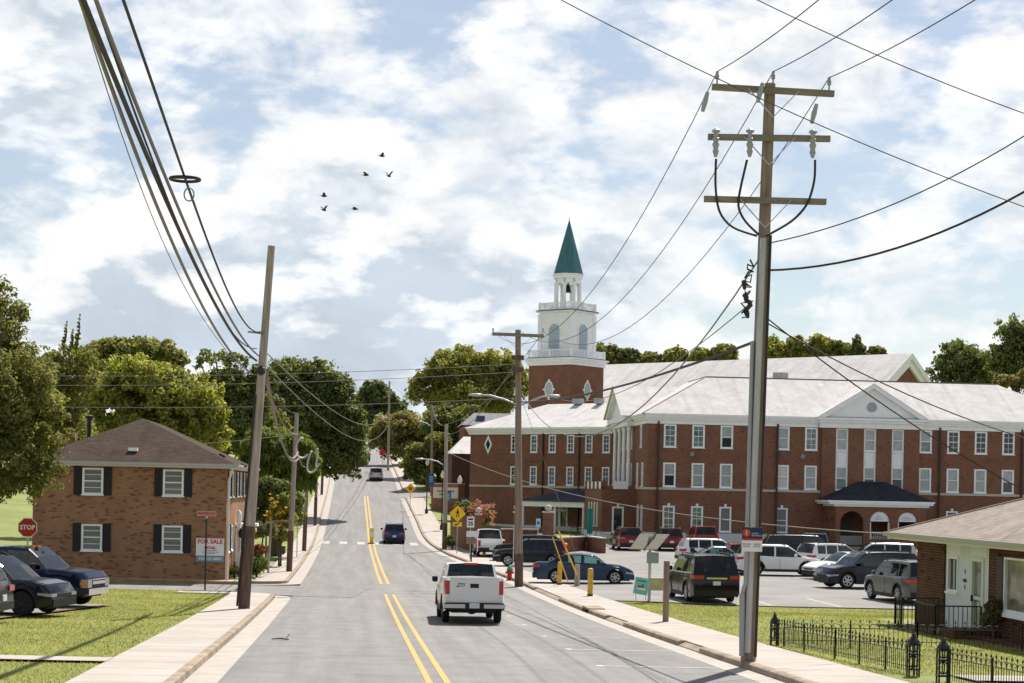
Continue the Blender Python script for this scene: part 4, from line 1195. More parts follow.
MB().wbox(Wn, 6.6, 6.95, .003, .2, .72, .98).build('mailbox', M_BLKMET, bun)
ov = .72; e = BE + .02; pit = .35; hw = BDp/2 + ov
v = [(-ov, -ov, e + .16), (BLn + ov, -ov, e + .16), (BLn + ov, BDp + ov, e + .16), (-ov, BDp + ov, e + .16), (BDp/2, BDp/2, e + .16 + hw*pit), (BLn - BDp/2, BDp/2, e + .16 + hw*pit)]
ro = MB().add(v, [(0, 1, 5, 4), (1, 2, 5), (2, 3, 4, 5), (3, 0, 4)]).build('roof', M_SH_TAN, bun); roof_uv(ro)
rg = MB(); rg.tube([v[0], v[4]], .05, 6); rg.tube([v[1], v[5]], .05, 6); rg.tube([v[4], v[5]], .05, 6); rg.build('ridge_cap', mat('ridge_tan', (.30, .23, .185), .9), ro)
sf = MB(); sf.box(-ov, BLn + ov, -ov, BDp + ov, e - .03, e); sf.box(-ov, BLn + ov, -ov - .02, -ov, e - .05, e + .15); sf.box(-ov - .02, -ov, -ov - .02, BDp + ov, e - .05, e + .15)
sf.build('fascia', mat('cream_paint', (.66, .60, .44), .5), bun)
gt = MB(); gt.box(-ov - .12, BLn + ov, -ov - .13, -ov - .022, e + .03, e + .155); gt.box(-ov - .13, -ov - .022, -ov - .02, BDp + ov, e + .03, e + .155); gt.build('gutter', mat('sage_gutter', (.36, .37, .28), .45), bun)
MB().tube([(-.12, BDp - .3, -.3), (-.12, BDp - .3, BE - .45), (-.5, BDp - .3, BE - .05)], .05, 8).build('downspout', MATS['brown_pipe'], bun)
vp = MB(); vp.lathe([(.16, 0), (.16, 1.2), (.3, 1.22), (.3, 1.5), (.1, 1.6)], (.3, 6.3, e + .6), 12); vp.build('vent_pipe', mat('galvanised', (.55, .55, .55), .35, .6), ro)
ds = MB(); ds.lathe([(.0, .0), (.35, .05), (.62, .2), (.63, .22), (.35, .08), (.0, .03)], (0, 0, 0), 18)
dso = ds.build('satellite_dish', mat('dish_dark', (.05, .05, .055), .5), ro); dso.location = (1.2, 6.4, e + 2.0); dso.rotation_euler = (R(-100), 0, R(-70))
MB().tube([(1.2, 6.4, e + .9), (1.2, 6.4, e + 2.0)], .04, 6).build('dish_mast', M_BLKMET, ro)
# stoop with iron railings and brick planter
st = MB(); st.box(2.3, 6.1, -1.45, -.01, -.45, .0); st.build('stoop', mat('stoop_concrete', (.20, .17, .14), .9, var=.2, vscale=3), bun)
pl = MB(); pl.box(6.12, 7.3, -1.3, -.01, -.5, .28); pl.box(7.3, 12.5, -.75, -.01, -.5, .12); pl.build('brick_planter', M_BR_BUN, bun)
def railing(name, pts, hgt, gap, parent):
    r = MB()
    for i in range(len(pts) - 1):
        a, b = Vector(pts[i]), Vector(pts[i+1]); L_ = (b - a).length; n = max(1, int(L_/gap))
        up = Vector((0, 0, 1))
        r.bar(a + up*hgt, b + up*hgt, .035); r.bar(a + up*.08, b + up*.08, .02)
        for k in range(n + 1):
            q = a + (b - a)*k/n
            r.bar(q + up*.02, q + up*hgt, .045 if k in (0, n) else .018)
    return r.build(name, M_BLKMET, parent)
railing('railing', [(2.35, -.1, 0), (2.35, -1.4, 0), (3.0, -1.4, 0)], .86, .12, bun)
railing('railing', [(4.3, -1.4, 0), (6.05, -1.4, 0), (6.05, -.1, 0)], .86, .12, bun)

# ================================================================== VEHICLES
M_TYRE = mat('tyre', (0.013, 0.013, 0.013), 0.85)
M_RIM = mat('alloy', (0.42, 0.42, 0.43), 0.3, 0.7)
M_RIMD = mat('dark_alloy', (0.03, 0.03, 0.032), 0.35, 0.5)
def glass_mat(name, tint):
    '''thin tinted car glass: see-through with a mirror-like skin'''
    m = bpy.data.materials.new(name); m.use_nodes = True
    nt = m.node_tree; nt.nodes.clear(); N, L = nt.nodes.new, nt.links.new
    out = N('ShaderNodeOutputMaterial'); t = N('ShaderNodeBsdfTransparent'); t.inputs['Color'].default_value = (*tint, 1)
    g = N('ShaderNodeBsdfGlossy'); g.inputs['Roughness'].default_value = .02
    fr = N('ShaderNodeFresnel'); fr.inputs['IOR'].default_value = 1.6
    mx = N('ShaderNodeMixShader'); L(fr.outputs[0], mx.inputs['Fac']); L(t.outputs[0], mx.inputs[1]); L(g.outputs[0], mx.inputs[2]); L(mx.outputs[0], out.inputs['Surface'])
    return m
M_CGLASS = glass_mat('car_glass', (0.14, 0.17, 0.17))
M_TEALG = glass_mat('tinted_glass', (0.42, 0.60, 0.57))
M_SEAT = mat('seat_cloth', (0.016, 0.016, 0.017), 0.8)
M_CLAD = mat('black_plastic', (0.014, 0.014, 0.015), 0.6)
M_CHROME = mat('chrome', (0.75, 0.75, 0.75), 0.12, 1.0)
M_RED = mat('lamp_red', (0.42, 0.012, 0.010), 0.15, spec=0.7, coat=0.5)
M_LAMPW = mat('lamp_clear', (0.30, 0.32, 0.34), 0.12, spec=0.7, coat=0.5)
M_AMBER = mat('lamp_amber', (0.75, 0.22, 0.02), 0.2, spec=0.6)
M_PLATE = mat('plate_white', (0.62, 0.64, 0.66), 0.4)
def paint(name, col, metal=0.35): return mat(name, col, 0.16, metal * .25, spec=0.42, coat=0.0)

def interp(x, pts):
    if x <= pts[0][0]: return pts[0][1]
    for i in range(len(pts) - 1):
        if x <= pts[i+1][0]:
            t = (x - pts[i][0]) / (pts[i+1][0] - pts[i][0]); t = t*t*(3-2*t) * .5 + t * .5
            return pts[i][1] + (pts[i+1][1] - pts[i][1]) * t
    return pts[-1][1]

def car(name, label, cat, loc, heading, style, pm, L=4.6, W=1.85, H=1.68, wr=0.355, wb=None, group=None, pitch=0.0,
        rim=None, detail=2, glass=None, tail='side', plate=True, clad=True, lamp=None, hood=None, rails=True, roof=None, cab=None, bedr=.655):
    rim = rim or M_RIM; glass = glass or M_CGLASS
    root = thing(name, label, cat, loc, group=group, rot=Matrix.Rotation(heading, 4, 'Z').__matmul__(Matrix.Rotation(-pitch, 4, 'Y')).to_euler())
    hl = L / 2
    clr = {'sedan': .19, 'suv': .24, 'pickup': .36}[style]
    if style == 'sedan':
        wb = wb or .585*L; belt, hood_z = .93, hood or .90
        fb, ft, rt, rb = hl - 1.25, hl - 2.05, -hl + 1.55, -hl + .55
        top = [(-hl, .72), (-hl + .06, .93), (-hl + .25, 1.0), (rb, 1.0), (fb - .8, belt), (fb + .02, belt + .01), (fb + .6, hood_z - .01), (hl - .25, hood_z - .15), (hl - .05, .64), (hl, .50)]
        oh = .93
    elif style == 'suv':
        wb = wb or .59*L; belt, hood_z = H*.615, hood or H*.60
        fb, ft, rt, rb = hl - 1.15, hl - 1.95, -hl + .42, -hl + .12
        top = [(-hl, .62), (-hl + .03, belt - .12), (-hl + .10, belt + .06), (rb + .3, belt + .06), (fb - .8, belt), (fb + .02, belt), (fb + .5, hood_z - .01), (hl - .22, hood_z - .10), (hl - .05, .72), (hl, .55)]
        oh = .90
    else:
        wb = wb or .605*L; belt, hood_z = H*.645, hood or H*.63
        cabl = cab or 2.15
        fb, ft = hl - 1.35, hl - 2.05
        rb = fb - cabl; rt = rb + .16
        bedz = H*bedr
        top = [(-hl, .8), (-hl + .02, bedz), (rb - .06, bedz), (rb - .04, bedz), (rb, belt), (fb + .02, belt), (fb + .5, hood_z), (hl - .2, hood_z - .06), (hl - .03, hood_z - .25), (hl, .6)]
        oh = .95
    xf = hl - oh if style != 'pickup' else hl - .95
    xr = xf - wb
    Ra = wr + .065
    xs = set(np.round(np.linspace(-hl, hl, 22 if detail > 1 else 14), 3))
    for xc in (xf, xr):
        for k in range(9): xs.add(round(xc - Ra*math.cos(math.pi*k/8), 3))
        xs.add(round(xc - Ra - .005, 3)); xs.add(round(xc + Ra + .005, 3))
    for p in top: xs.add(round(p[0], 3))
    xs = sorted(x for x in xs if -hl <= x <= hl)
    xs = [x for i, x in enumerate(xs) if i == 0 or x - xs[i-1] > .004]
    def hw(x):
        e = max(0, (abs(x) - (hl - .6)) / .6)
        return W/2 * (1 - (.13 if x > 0 else .07) * e**2.2)
    B = MB(); CL = MB()
    rows = []
    for x in xs:
        zt = interp(x, top) if style != 'pickup' or x > rb else (bedz if x > -hl + .02 else .95)
        zb = clr + .10 * max(0, (abs(x) - (hl - .45)) / .45)
        for xc in (xf, xr):
            d = abs(x - xc)
            if d <= Ra: zb = max(zb, wr + math.sqrt(max(0, Ra*Ra - d*d)))
        zb = min(zb, zt - .06)
        w = hw(x); dz = zt - zb
        bed = style == 'pickup' and x < rb - .03 and x > -hl + .05
        half = [(w*.965, zb), (w, zb + .33*dz), (w, zb + .66*dz), (w*.975, zt - .05 if dz > .1 else zt), (w*.93, zt - .005),
                (w*.80, zt + (.0 if not bed else 0)), (w*.79, zt - .5 if bed else zt + .012), (0, zt - .5 if bed else zt + .022)]
        if style == 'pickup' and x <= rb: half[3] = (w*.985, zt - .02); half[4] = (w*.96, zt); half[5] = (w*.86, zt); half[6] = (w*.85, zt - .5 if bed else zt)
        rows.append([(x, y, z) for y, z in half] + [(x, -y, z) for y, z in reversed(half[:-1])])
    n = len(rows[0])
    B.v = [p for r in rows for p in r]
    for i in range(len(rows) - 1):
        for k in range(n - 1):
            B.f.append((i*n+k, i*n+k+1, (i+1)*n+k+1, (i+1)*n+k)); B.m.append(0)
    B.f.append(tuple(range(n - 1, -1, -1))); B.f.append(tuple((len(rows)-1)*n + k for k in range(n))); B.m += [0, 0]
    body = B.build('body', pm, root, 32)
    # underbody
    U = MB(); U.box(-hl + .2, hl - .2, -W/2 + .26, W/2 - .26, clr - .02, .62)
    U.build('underbody', M_CLAD, root)
    # lower cladding
    if clad:
        for s in (-1, 1):
            CL = MB(); CL.box(xr + Ra + .01, xf - Ra - .01, s*W/2*.985 - .012, s*W/2*.985 + .016, clr - .02, clr + .13)
            if style != 'sedan':
                for xc in (xf, xr):
                    for k in range(8):
                        a0, a1 = math.pi*k/8, math.pi*(k+1)/8
                        P = [(xc + q*math.cos(a), wr + q*math.sin(a)) for q, a in ((Ra - .004, a0), (Ra + .06, a0), (Ra + .06, a1), (Ra - .004, a1))]
                        yy = s*hw(xc)
                        CL.add([(x, yy + s*e, z) for e in (-.06, .014) for x, z in P], [(0,1,2,3), (4,5,6,7), (0,1,5,4), (1,2,6,5), (2,3,7,6), (3,0,4,7)])
            CL.build('cladding', M_CLAD, body)
    # cabin: rings along the roof, side glass, pillars
    z0 = belt - .03
    wbs, wrs = W/2*.935, W/2*(.71 if style == 'sedan' else .79)
    def ring(x, zt, belt_z=z0):
        f = max(0.0, min(1.0, (zt - belt_z) / (H - belt_z)))
        ws = wbs + (wrs - wbs) * f
        wq = wbs + (wrs - wbs) * f * .88
        zq = belt_z + (zt - belt_z) * .86
        half = [(wbs, belt_z), (wq, zq), (ws, zt - .035*f), (ws*.90, zt), (ws*.4, zt + .022*f), (0, zt + .03*f)]
        return [(x, y, z) for y, z in half] + [(x, -y, z) for y, z in reversed(half[:-1])]
    if style == 'sedan': side = [(rt - .15, .0), (rt + .85, 1), (rt + .95, 0), (ft - .02, 1)]
    elif style == 'suv':
        Lr = ft - rt
        side = [(rt + .10, 0), (rt + .10 + Lr*.26, 1), (rt + .18 + Lr*.26, 0), (rt + .18 + Lr*.60, 1), (rt + .27 + Lr*.60, 0), (ft - .01, 1)]
    else:
        side = [(rt + .10, 0), (rt + .1 + (ft - rt)*.42, 1), (rt + .2 + (ft - rt)*.42, 0), (ft - .01, 1)]
    st = [(rb, z0 + .02, 'rear')]
    st += [((rb + rt)/2, (z0 + H)/2 + .05, 'rear'), (rt, H - .03, 'roof')]
    for x, g in side:
        if x > rt + .02 and x < ft: st.append((x, H - .03 + .03*math.sin(math.pi*(x - rt)/(ft - rt)), 'roof'))
    st.append((ft, H - .035, 'front'))
    st += [((ft + fb)/2 - .03, (H + z0)/2 + .06, 'front'), (fb, z0 + .01, 'end')]
    st.sort(key=lambda q: q[0])
    parts = {'cabin': MB(), 'windshield': MB(), 'rear_window': MB(), 'side_window': MB(), 'side_window2': MB()}
    gl = {}
    for i in range(len(side)//2): pass
    for i in range(len(st) - 1):
        xa, za, ka = st[i]; xb, zb_, kb = st[i+1]
        ra, rb_ = ring(xa, za), ring(xb, zb_)
        m = len(ra)
        kind = ka
        mid = (xa + xb)/2
        isg = False
        if kind == 'roof':
            for j in range(0, len(side) - 1, 2):
                if side[j][0] - .01 <= mid <= side[j+1][0] + .01: isg = True
        if kind == 'front' and (za + zb_)/2 > z0 + .12: isg = True
        if kind == 'rear' and style == 'sedan' and i > 0: isg = True
        for k in range(m - 1):
            q = [ra[k], ra[k+1], rb_[k+1], rb_[k]]
            strip = k if k < 5 else m - 2 - k
            if strip == 0 and isg: tgt = 'side_window' if k < 5 else 'side_window2'
            elif strip >= 3 and kind == 'front': tgt = 'windshield'
            elif strip >= 3 and kind == 'rear': tgt = 'rear_window'
            else: tgt = 'cabin'
            parts[tgt].add(q, [(0, 1, 2, 3)])
    cabin = parts['cabin'].build('cabin', roof or pm, root, 32)
    sg_ = MB(); sg_.box(rb + .08, fb - .05, -W*.42, W*.42, belt - .12, belt + .032); sg_.build('interior', M_SEAT, root)
    for xq in ([ft - .95, ft - 1.75] if style != 'pickup' else [ft - .75, rt + .25]):
        for s in (-1, 1):
            q = MB(); q.cbox((xq, s*W*.2, belt + .14), (.16, .46, .34), Matrix.Rotation(R(-12), 3, 'Y')); q.cbox((xq - .07, s*W*.2, belt + .36), (.10, .26, .16)); q.build('seat', M_SEAT, root)
    for k, g in (('windshield', M_TEALG if detail > 1 else glass), ('rear_window', glass), ('side_window', glass), ('side_window2', glass)):
        parts[k].build('side_window' if k == 'side_window2' else k, g, root, 40)
    if rails and style == 'suv' and detail > 1:
        for s in (-1, 1):
            MB().tube([(rt + .15, s*wrs*.93, H - .03), (rt + .3, s*wrs*.93, H + .045), (ft - .35, s*wrs*.93, H + .05), (ft - .15, s*wrs*.93, H - .02)], .022, 6).build('roof_rail', M_CLAD if pm != 0 else M_CHROME, root)
    # wheels
    for xc in (xf, xr):
        for s in (-1, 1):
            yc = s*(W/2 - .135)
            t = MB()
            pr = [(wr*.62, -.10), (wr*.93, -.105), (wr, -.07), (wr, .07), (wr*.93, .105), (wr*.62, .10)]
            t.lathe(pr, (xc, yc, wr), 20, 'y')
            wo = t.build('wheel', M_TYRE, root, 40)
            r_ = MB()
            yf = s*.085
            r_.lathe([(wr*.56, yf), (wr*.66, yf + s*.01), (wr*.66, yf + s*.025), (wr*.57, yf + s*.025), (wr*.56, yf)], (xc, yc, wr), 18, 'y', cap=False)
            for k in range(6):
                a = 2*math.pi*k/6 + .3
                Mx = Matrix.Rotation(a, 3, 'Y')
                r_.cbox(Vector((xc, yc + yf + s*.018, wr)) + Mx @ Vector((wr*.32, 0, 0)), (wr*.56, .02, wr*.17), Mx)
            r_.lathe([(0.0, yf + s*.03), (wr*.16, yf + s*.03), (wr*.16, yf)], (xc, yc, wr), 10, 'y')
            r_.build('rim', rim, wo)
    # lamps
    zt = interp(-hl + .12, top) if style != 'pickup' else bedz
    def lens(s, xa, xb, za, zb, inner, slope=0.0):
        """lamp lens that wraps round the corner of the body"""
        end = xb if abs(xb) > abs(xa) else xa
        sgn = 1 if end > 0 else -1
        m = MB(); n = 5
        for k in range(n + 1):
            x = xa + (xb - xa) * k / n
            f = abs(x - (xa if end == xb else xb)) / abs(xb - xa)
            o = hw(x) + .007; i = o - (.03 + (inner - .03) * f)
            d = slope * (1 - f)
            for y in (o, i):
                for z in (za + d, zb + d * .6): m.v.append((x + sgn * (.012 if f > .99 else 0), s * y, z))
        for k in range(n):
            q = 4 * k
            for f4 in ((0, 1, 5, 4), (1, 3, 7, 5), (3, 2, 6, 7), (2, 0, 4, 6)): m.f.append(tuple(q + j for j in f4)); m.m.append(0)
        m.f += [(0, 2, 3, 1), (4*n, 4*n + 1, 4*n + 3, 4*n + 2)]; m.m += [0, 0]
        return m
    for s in (-1, 1):
        if style == 'pickup': lens(s, -hl + .14, -hl, bedz - .50, bedz - .08, .16).build('taillight', M_RED, root)
        elif style == 'sedan': lens(s, -hl + .32, -hl, .76, .88, .42, .03).build('taillight', M_RED, root)
        elif tail == 'tall': lens(s, -hl + .22, -hl, .90, 1.16, .26).build('taillight', M_RED, root)
        else: lens(s, -hl + .34, -hl, belt - .20, belt - .05, .42, .04).build('taillight', M_RED, root)
        zh = interp(hl - .10, top)
        if style == 'pickup':
            lens(s, hl - .20, hl, zh - .36, zh - .10, .34).build('headlight', lamp or M_LAMPW, root)
        elif style == 'suv': lens(s, hl - .40, hl - .01, zh - .20, zh - .11, .38, .05).build('headlight', lamp or M_LAMPW, root)
        else: lens(s, hl - .42, hl - .02, zh - .17, zh - .07, .40, .05).build('headlight', lamp or M_LAMPW, root)
        if detail > 1:
            # mirrors, handles
            MB().lathe([(0, -.1), (.075, -.085), (.1, 0), (.085, .085), (0, .1)], (fb - .42, s*(W/2 + .10), belt + .09), 8, 'z').build('mirror', (M_CLAD if style == 'pickup' else pm), root, 60)
            for xq in ((rt + ft)/2 + .55, (rt + ft)/2 - .45):
                MB().box(xq - .11, xq + .11, s*W/2 - .02, s*W/2 + .02, belt - .19, belt - .155).build('door_handle', M_CHROME if style == 'pickup' else pm, root)
            for xq in ((rt + ft)/2 + .72, (rt + ft)/2 - .28): MB().box(xq - .006, xq + .006, s*W/2*.999 - .01, s*W/2*.999 + .0035, clr + .14, belt - .08).build('door_seam', M_BLACK, body)
    # bumpers, grille, plates
    bm = MB()
    if style == 'pickup':
        bm.box(-hl - .16, -hl - .02, -W/2*.97, W/2*.97, .46, .66)
    else:
        bm.box(-hl - .03, -hl + .12, -W/2*.86, W/2*.86, clr + .06, clr + .28)
    bm.build('rear_bumper', M_CLAD, root)
    fbm = MB(); fbm.box(hl - .16, hl + .03, -W/2*.82, W/2*.82, clr + (.04 if style != 'pickup' else .06), clr + .26); fbm.build('front_bumper', M_CLAD if style != 'pickup' else M_CHROME, root)
    gz = interp(hl - .04, top)
    MB().box(hl - .16, hl + .015, -W/2*.50, W/2*.50, clr + .30, max(clr + .36, gz - .04)).build('grille', M_CLAD, root)
    if style == 'pickup':
        gb = MB(); zc_ = (clr + .30 + gz)/2
        gb.box(hl - .1, hl + .03, -W/2*.52, W/2*.52, zc_ - .05, zc_ + .05); gb.box(hl - .1, hl + .028, -W/2*.52, W/2*.52, gz - .06, gz - .02); gb.build('grille_bar', M_CHROME, root)
    if plate:
        zp = .58 if style == 'pickup' else (belt - .36 if style == 'suv' else .66)
        MB().box(-hl - (.175 if style == 'pickup' else .035), -hl + .02, -.155, .155, zp - .08, zp + .08).build('licence_plate', M_PLATE, root)
    return root
def on(p, dz=0.012): return (p[0], p[1], h(p[0], p[1]) + dz)
def onroad(t, D): return (Xc(D) + t, D, zr(D) + .006)
def slope(D): return math.atan2(zr(D + 1.5) - zr(D - 1.5), 3.0)
W_WHITE = paint('white_enamel', (.74, .74, .73), 0.0)
W_SILVER = paint('silver_enamel', (.48, .46, .44), .5)
W_BLUE = paint('blue_enamel', (.012, .035, .16), .35)
W_NAVY = paint('navy_enamel', (.004, .009, .036), .35)
W_INK = paint('ink_blue_enamel', (.004, .006, .020), .3)
W_SLATE = paint('slate_enamel', (.012, .038, .085), .4)
W_CHAR = paint('charcoal_enamel', (.010, .012, .022), .4)
W_BLACK = paint('black_enamel', (.004, .004, .004), .2)
W_RED = paint('maroon_enamel', (.16, .010, .012), .3)
W_RED2 = paint('red_enamel', (.35, .035, .018), .3)
W_GREY = paint('grey_green_enamel', (.10, .11, .105), .5)
W_SKY = paint('pale_blue_enamel', (.16, .22, .30), .5)
GL, GP, GR = 'cars parked in the big lot', 'cars parked on the left', 'cars driving along the street'

# white pickup on the street
pk = car('pickup_truck', 'white pickup truck driving away on the street with black bumper', 'pickup truck', onroad(2.15, 58.0), ROAD_ANG, 'pickup', W_WHITE, 5.4, 1.90, 1.84, .385, group=GR, pitch=slope(58), cab=2.3, rim=M_RIMD, bedr=.77)
hl = 2.7; bedz = 1.84*.77
tg = MB(); tg.box(-hl - .035, -hl + .05, -.76, .76, .67, bedz + .01); tg.box(-hl - .05, -hl - .02, -.74, .74, bedz - .03, bedz + .02); tgo = tg.build('tailgate', W_WHITE, pk)
MB().box(-hl - .045, -hl - .03, -.13, .13, bedz - .30, bedz - .17).build('handle', M_CLAD, tgo)
text_mesh('lettering', 'Z71', .16, mat('decal_green', (.06, .13, .12), .5), tgo, Matrix.Translation((-hl - .038, .43, bedz - .22)) @ Matrix.Rotation(R(-90), 4, 'Z') @ Matrix.Rotation(R(90), 4, 'X'), .004, shear=.4)
MB().box(-hl + 1.86, -hl + 1.95, -.22, .22, 1.79, 1.85).build('brake_light', M_RED, pk)
for s in (-1, 1): MB().box(-hl - .19, -hl - .03, s*.62 - .33, s*.62 + .33, .50, .62).build('bumper_step', mat('bumper_silver', (.55, .55, .55), .35, .5), pk)
for s in (-.38, .38): MB().lathe([(.05, 1.2), (.16, 1.25), (.17, 1.45), (.08, 1.62)], (-.15, s, 0), 10).build('headrest', M_BLACK, pk)
MB().tube([(-2.3, .0, .5), (1.8, 0, .5)], .05, 8).build('driveshaft', M_CLAD, pk)
MB().lathe([(0, -.14), (.13, -.1), (.15, 0), (.13, .1), (0, .14)], (-1.63, 0, .4), 10, 'y').build('axle_casing', M_CLAD, pk)
b = MB(); b.tube([(-1.63, -.75, .38), (-1.63, .75, .38)], .05, 8); b.build('axle', M_CLAD, pk)
car('small_suv', 'blue small SUV driving away near the dashed crosswalk', 'car', onroad(1.85, 149.0), ROAD_ANG, 'suv', W_BLUE, 4.45, 1.80, 1.62, .34, group=GR, pitch=slope(149))
car('suv', 'silver SUV driving away up the hill beside the overhanging tree', 'car', onroad(1.5, 243.0), ROAD_ANG, 'suv', W_SILVER, 4.7, 1.9, 1.75, .36, group=GR, pitch=slope(243), detail=1)
car('sedan', 'blue grey car farthest up the hill ahead of the silver SUV', 'car', onroad(0.4, 302.0), ROAD_ANG, 'sedan', W_SKY, 4.6, 1.8, 1.5, .34, group=GR, pitch=slope(302), detail=1)
# left row
def leftcar(*a, **k): return car(*a, group=GP, **k)
lx = lambda px, D: on(((px - 512 + 2) * D / F, D), .03)
np_ = leftcar('pickup_truck', 'navy blue pickup truck with chrome front parked beside the left lawn', 'pickup truck', lx(15, 58.6), R(-9), 'pickup', W_NAVY, L=5.7, W=2.0, H=1.90, wr=.40, cab=2.4, rim=M_RIM, clad=True)
for x in (.05, .25): MB().box(x + .55, x + .66, -.25, -.1, 1.89, 1.95).build('roof_lamp', M_AMBER, np_)
for s in (-1, 1): MB().box(2.62, 2.83, s*.80 - .17, s*.80 + .17, .74, .84).build('turn_signal', M_AMBER, np_)
leftcar('suv', 'black SUV with black wheels parked between navy pickup and grey car', 'car', lx(-9, 53.2), R(-11), 'suv', W_CHAR, L=4.65, W=1.88, H=1.70, wr=.37, rim=M_RIMD)
leftcar('suv', 'dark grey SUV with red rear lamps cut by the left picture edge', 'car', lx(-80, 48.6), R(178), 'suv', paint('dark_grey_enamel', (.045, .045, .05), .4), L=4.6, W=1.85, H=1.62, wr=.36)
# the big lot
def lot(name, label, px, D, hd, style, pm, cat='car', **k):
    X = (px - 512 + ROLL * 80) * D / F
    return car(name, label, cat, on((X, D), .02), R(hd), style, pm, group=GL, **k)
lot('pickup_truck', 'white pickup truck seen from behind by the brick sign wall', 488, 127.5, 95, 'pickup', W_WHITE, 'pickup truck', L=5.6, W=1.95, H=1.88, wr=.4)
lot('suv', 'black SUV half hidden behind the charcoal SUV near the white pickup', 527, 120, 181, 'suv', W_BLACK, L=4.6, H=1.66, detail=1)
lot('suv', 'charcoal SUV parked side on behind the streetlight pole', 530, 111.5, 181, 'suv', W_CHAR, L=4.6, W=1.85, H=1.67)
lot('sedan', 'slate blue sedan parked side on behind the yellow bollards', 583, 89.2, 0, 'sedan', W_SLATE, L=4.95, W=1.84, H=1.45, wr=.345, glass=M_TEALG, clad=False)
lot('suv', 'maroon SUV with sun glint on rear window by the ramp wall', 626, 136, 95, 'suv', W_RED, L=4.6, W=1.87, H=1.68)
lot('suv', 'maroon SUV parked behind the tilted sign panels', 667, 136.5, 93, 'suv', W_RED, L=4.6, W=1.87, H=1.68)
lot('suv', 'orange red SUV with roof rack against the brick building', 701, 138.5, 93, 'suv', W_RED2, L=4.7, W=1.9, H=1.78, tail='tall')
lot('suv', 'white crossover with sloping roof behind the pale blue hatchback', 713, 114, 8, 'suv', W_WHITE, L=4.6, W=1.85, H=1.62)
lot('hatchback', 'pale blue hatchback with teal windows behind the black SUV', 722, 102, 4, 'sedan', W_SKY, L=4.3, W=1.76, H=1.50, glass=M_TEALG)
lot('hatchback', 'red hatchback partly hidden by the pole with the blue notice', 737, 108, 92, 'suv', W_RED2, L=4.1, W=1.75, H=1.50)
ar = lot('suv', 'large black SUV seen from behind at the edge of the grass', 702, 75.2, 97, 'suv', W_BLACK, L=5.3, W=2.03, H=1.93, wr=.40)
MB().box(-2.69, -2.64, -.42, .42, .99, 1.06).build('chrome_trim', M_CHROME, ar)
lot('suv', 'white crossover parked side on just right of the big pole', 778, 100, 0, 'suv', W_WHITE, L=4.75, W=1.9, H=1.70, wr=.37)
lot('suv', 'long black SUV parked behind the white crossover', 803, 117, 1, 'suv', W_BLACK, L=5.5, W=2.0, H=1.90, wr=.40)
lot('suv', 'pale blue small SUV facing the brick entrance porch', 811, 131, 92, 'suv', W_SKY, L=4.4, W=1.8, H=1.66)
lot('suv', 'white crossover seen from rear quarter in front of entrance porch', 833, 107, 28, 'suv', W_WHITE, L=4.6, W=1.85, H=1.64)
lot('sedan', 'white sedan nose on between white crossover and navy SUV', 846, 97, 200, 'sedan', W_WHITE, L=4.6, W=1.8, H=1.46)
lot('suv', 'silver SUV whose roof shows above the navy SUV', 877, 108, 178, 'suv', W_SILVER, L=4.8, W=1.9, H=1.72)
lot('suv', 'navy SUV parked with its nose to the left behind grey SUV', 868, 88, 197, 'suv', W_INK, L=5.0, W=2.0, H=1.78, wr=.39)
lot('suv', 'grey green SUV seen from rear quarter beside the bungalow', 906, 77.2, 101, 'suv', W_GREY, L=5.05, W=1.99, H=1.78, wr=.38)

# ================================================================== POLES, WIRES, STREET FURNITURE
M_WOOD = mat('weathered_wood', (0.36, 0.30, 0.25), 0.9, var=0.35, vscale=2.0, stretch=(5, 5, .35), detail=8)
M_WOODB = mat('brown_wood', (0.26, 0.195, 0.145), 0.9, var=0.35, vscale=2.0, stretch=(5, 5, .35), detail=8)
M_CREO = mat('creosote', (0.12, 0.075, 0.054), 0.9, var=0.4, vscale=2.5, stretch=(4, 4, .6))
M_ARM = mat('crossarm_wood', (0.24, 0.21, 0.15), 0.9, var=0.3, vscale=2, stretch=(.5, 5, 5))
M_GALV = mat('galvanised_steel', (0.42, 0.43, 0.44), 0.45, 0.3, var=.15, vscale=3)
M_CABLE = mat('cable', (0.035, 0.030, 0.028), 0.7)
M_CABLEL = mat('aged_cable', (0.20, 0.18, 0.16), 0.6)
M_PORC = mat('porcelain', (0.34, 0.36, 0.37), 0.3)
def pole(label, px, py, D, tx, ty, r0, r1, group='wooden utility poles', wood=None, base_h=2.6, name='utility_pole', z0=None):
    """leaning round pole from the ground under (px,py) at distance D to the top at (tx,ty)"""
    b = at(px, py, D); b.z = h(b.x, b.y) if z0 is None else z0
    t = at(tx, ty, D)
    root = thing(name, label, 'utility pole', b, 0, group)
    d = t - b
    mb = MB(); mb.tube([(0, 0, -.4), d*.25, d*.5, d*.75, d], [r0, r0*.93, (r0+r1)/2, r1*1.08, r1], 12)
    mb.build('shaft', wood or M_WOOD, root, 50)
    if base_h:
        k = base_h / d.length
        MB().tube([(0, 0, -.3), d*k*.5, d*k], [r0*1.06, r0*1.04, r0*1.02], 12).build('pole_base', M_CREO, root, 50)
    root['top'] = tuple(t)
    return root, b, t
def arm(root, base, c, dirv, L, sec=.12, m=None, name='crossarm', brace=None):
    d = Vector(dirv).normalized()
    a, b = Vector(c) - base - d*L/2, Vector(c) - base + d*L/2
    mb = MB(); mb.bar(a, b, sec, sec)
    o = mb.build(name, m or M_ARM, root)
    if brace:
        bb = MB()
        for s in (-1, 1):
            bb.bar(Vector(c) - base + d*s*brace[0] - Vector((0, .08, 0)), Vector(c) - base + Vector((0, -.1, -brace[1])), .035, .02)
        bb.build('brace', M_GALV, o)
    return o
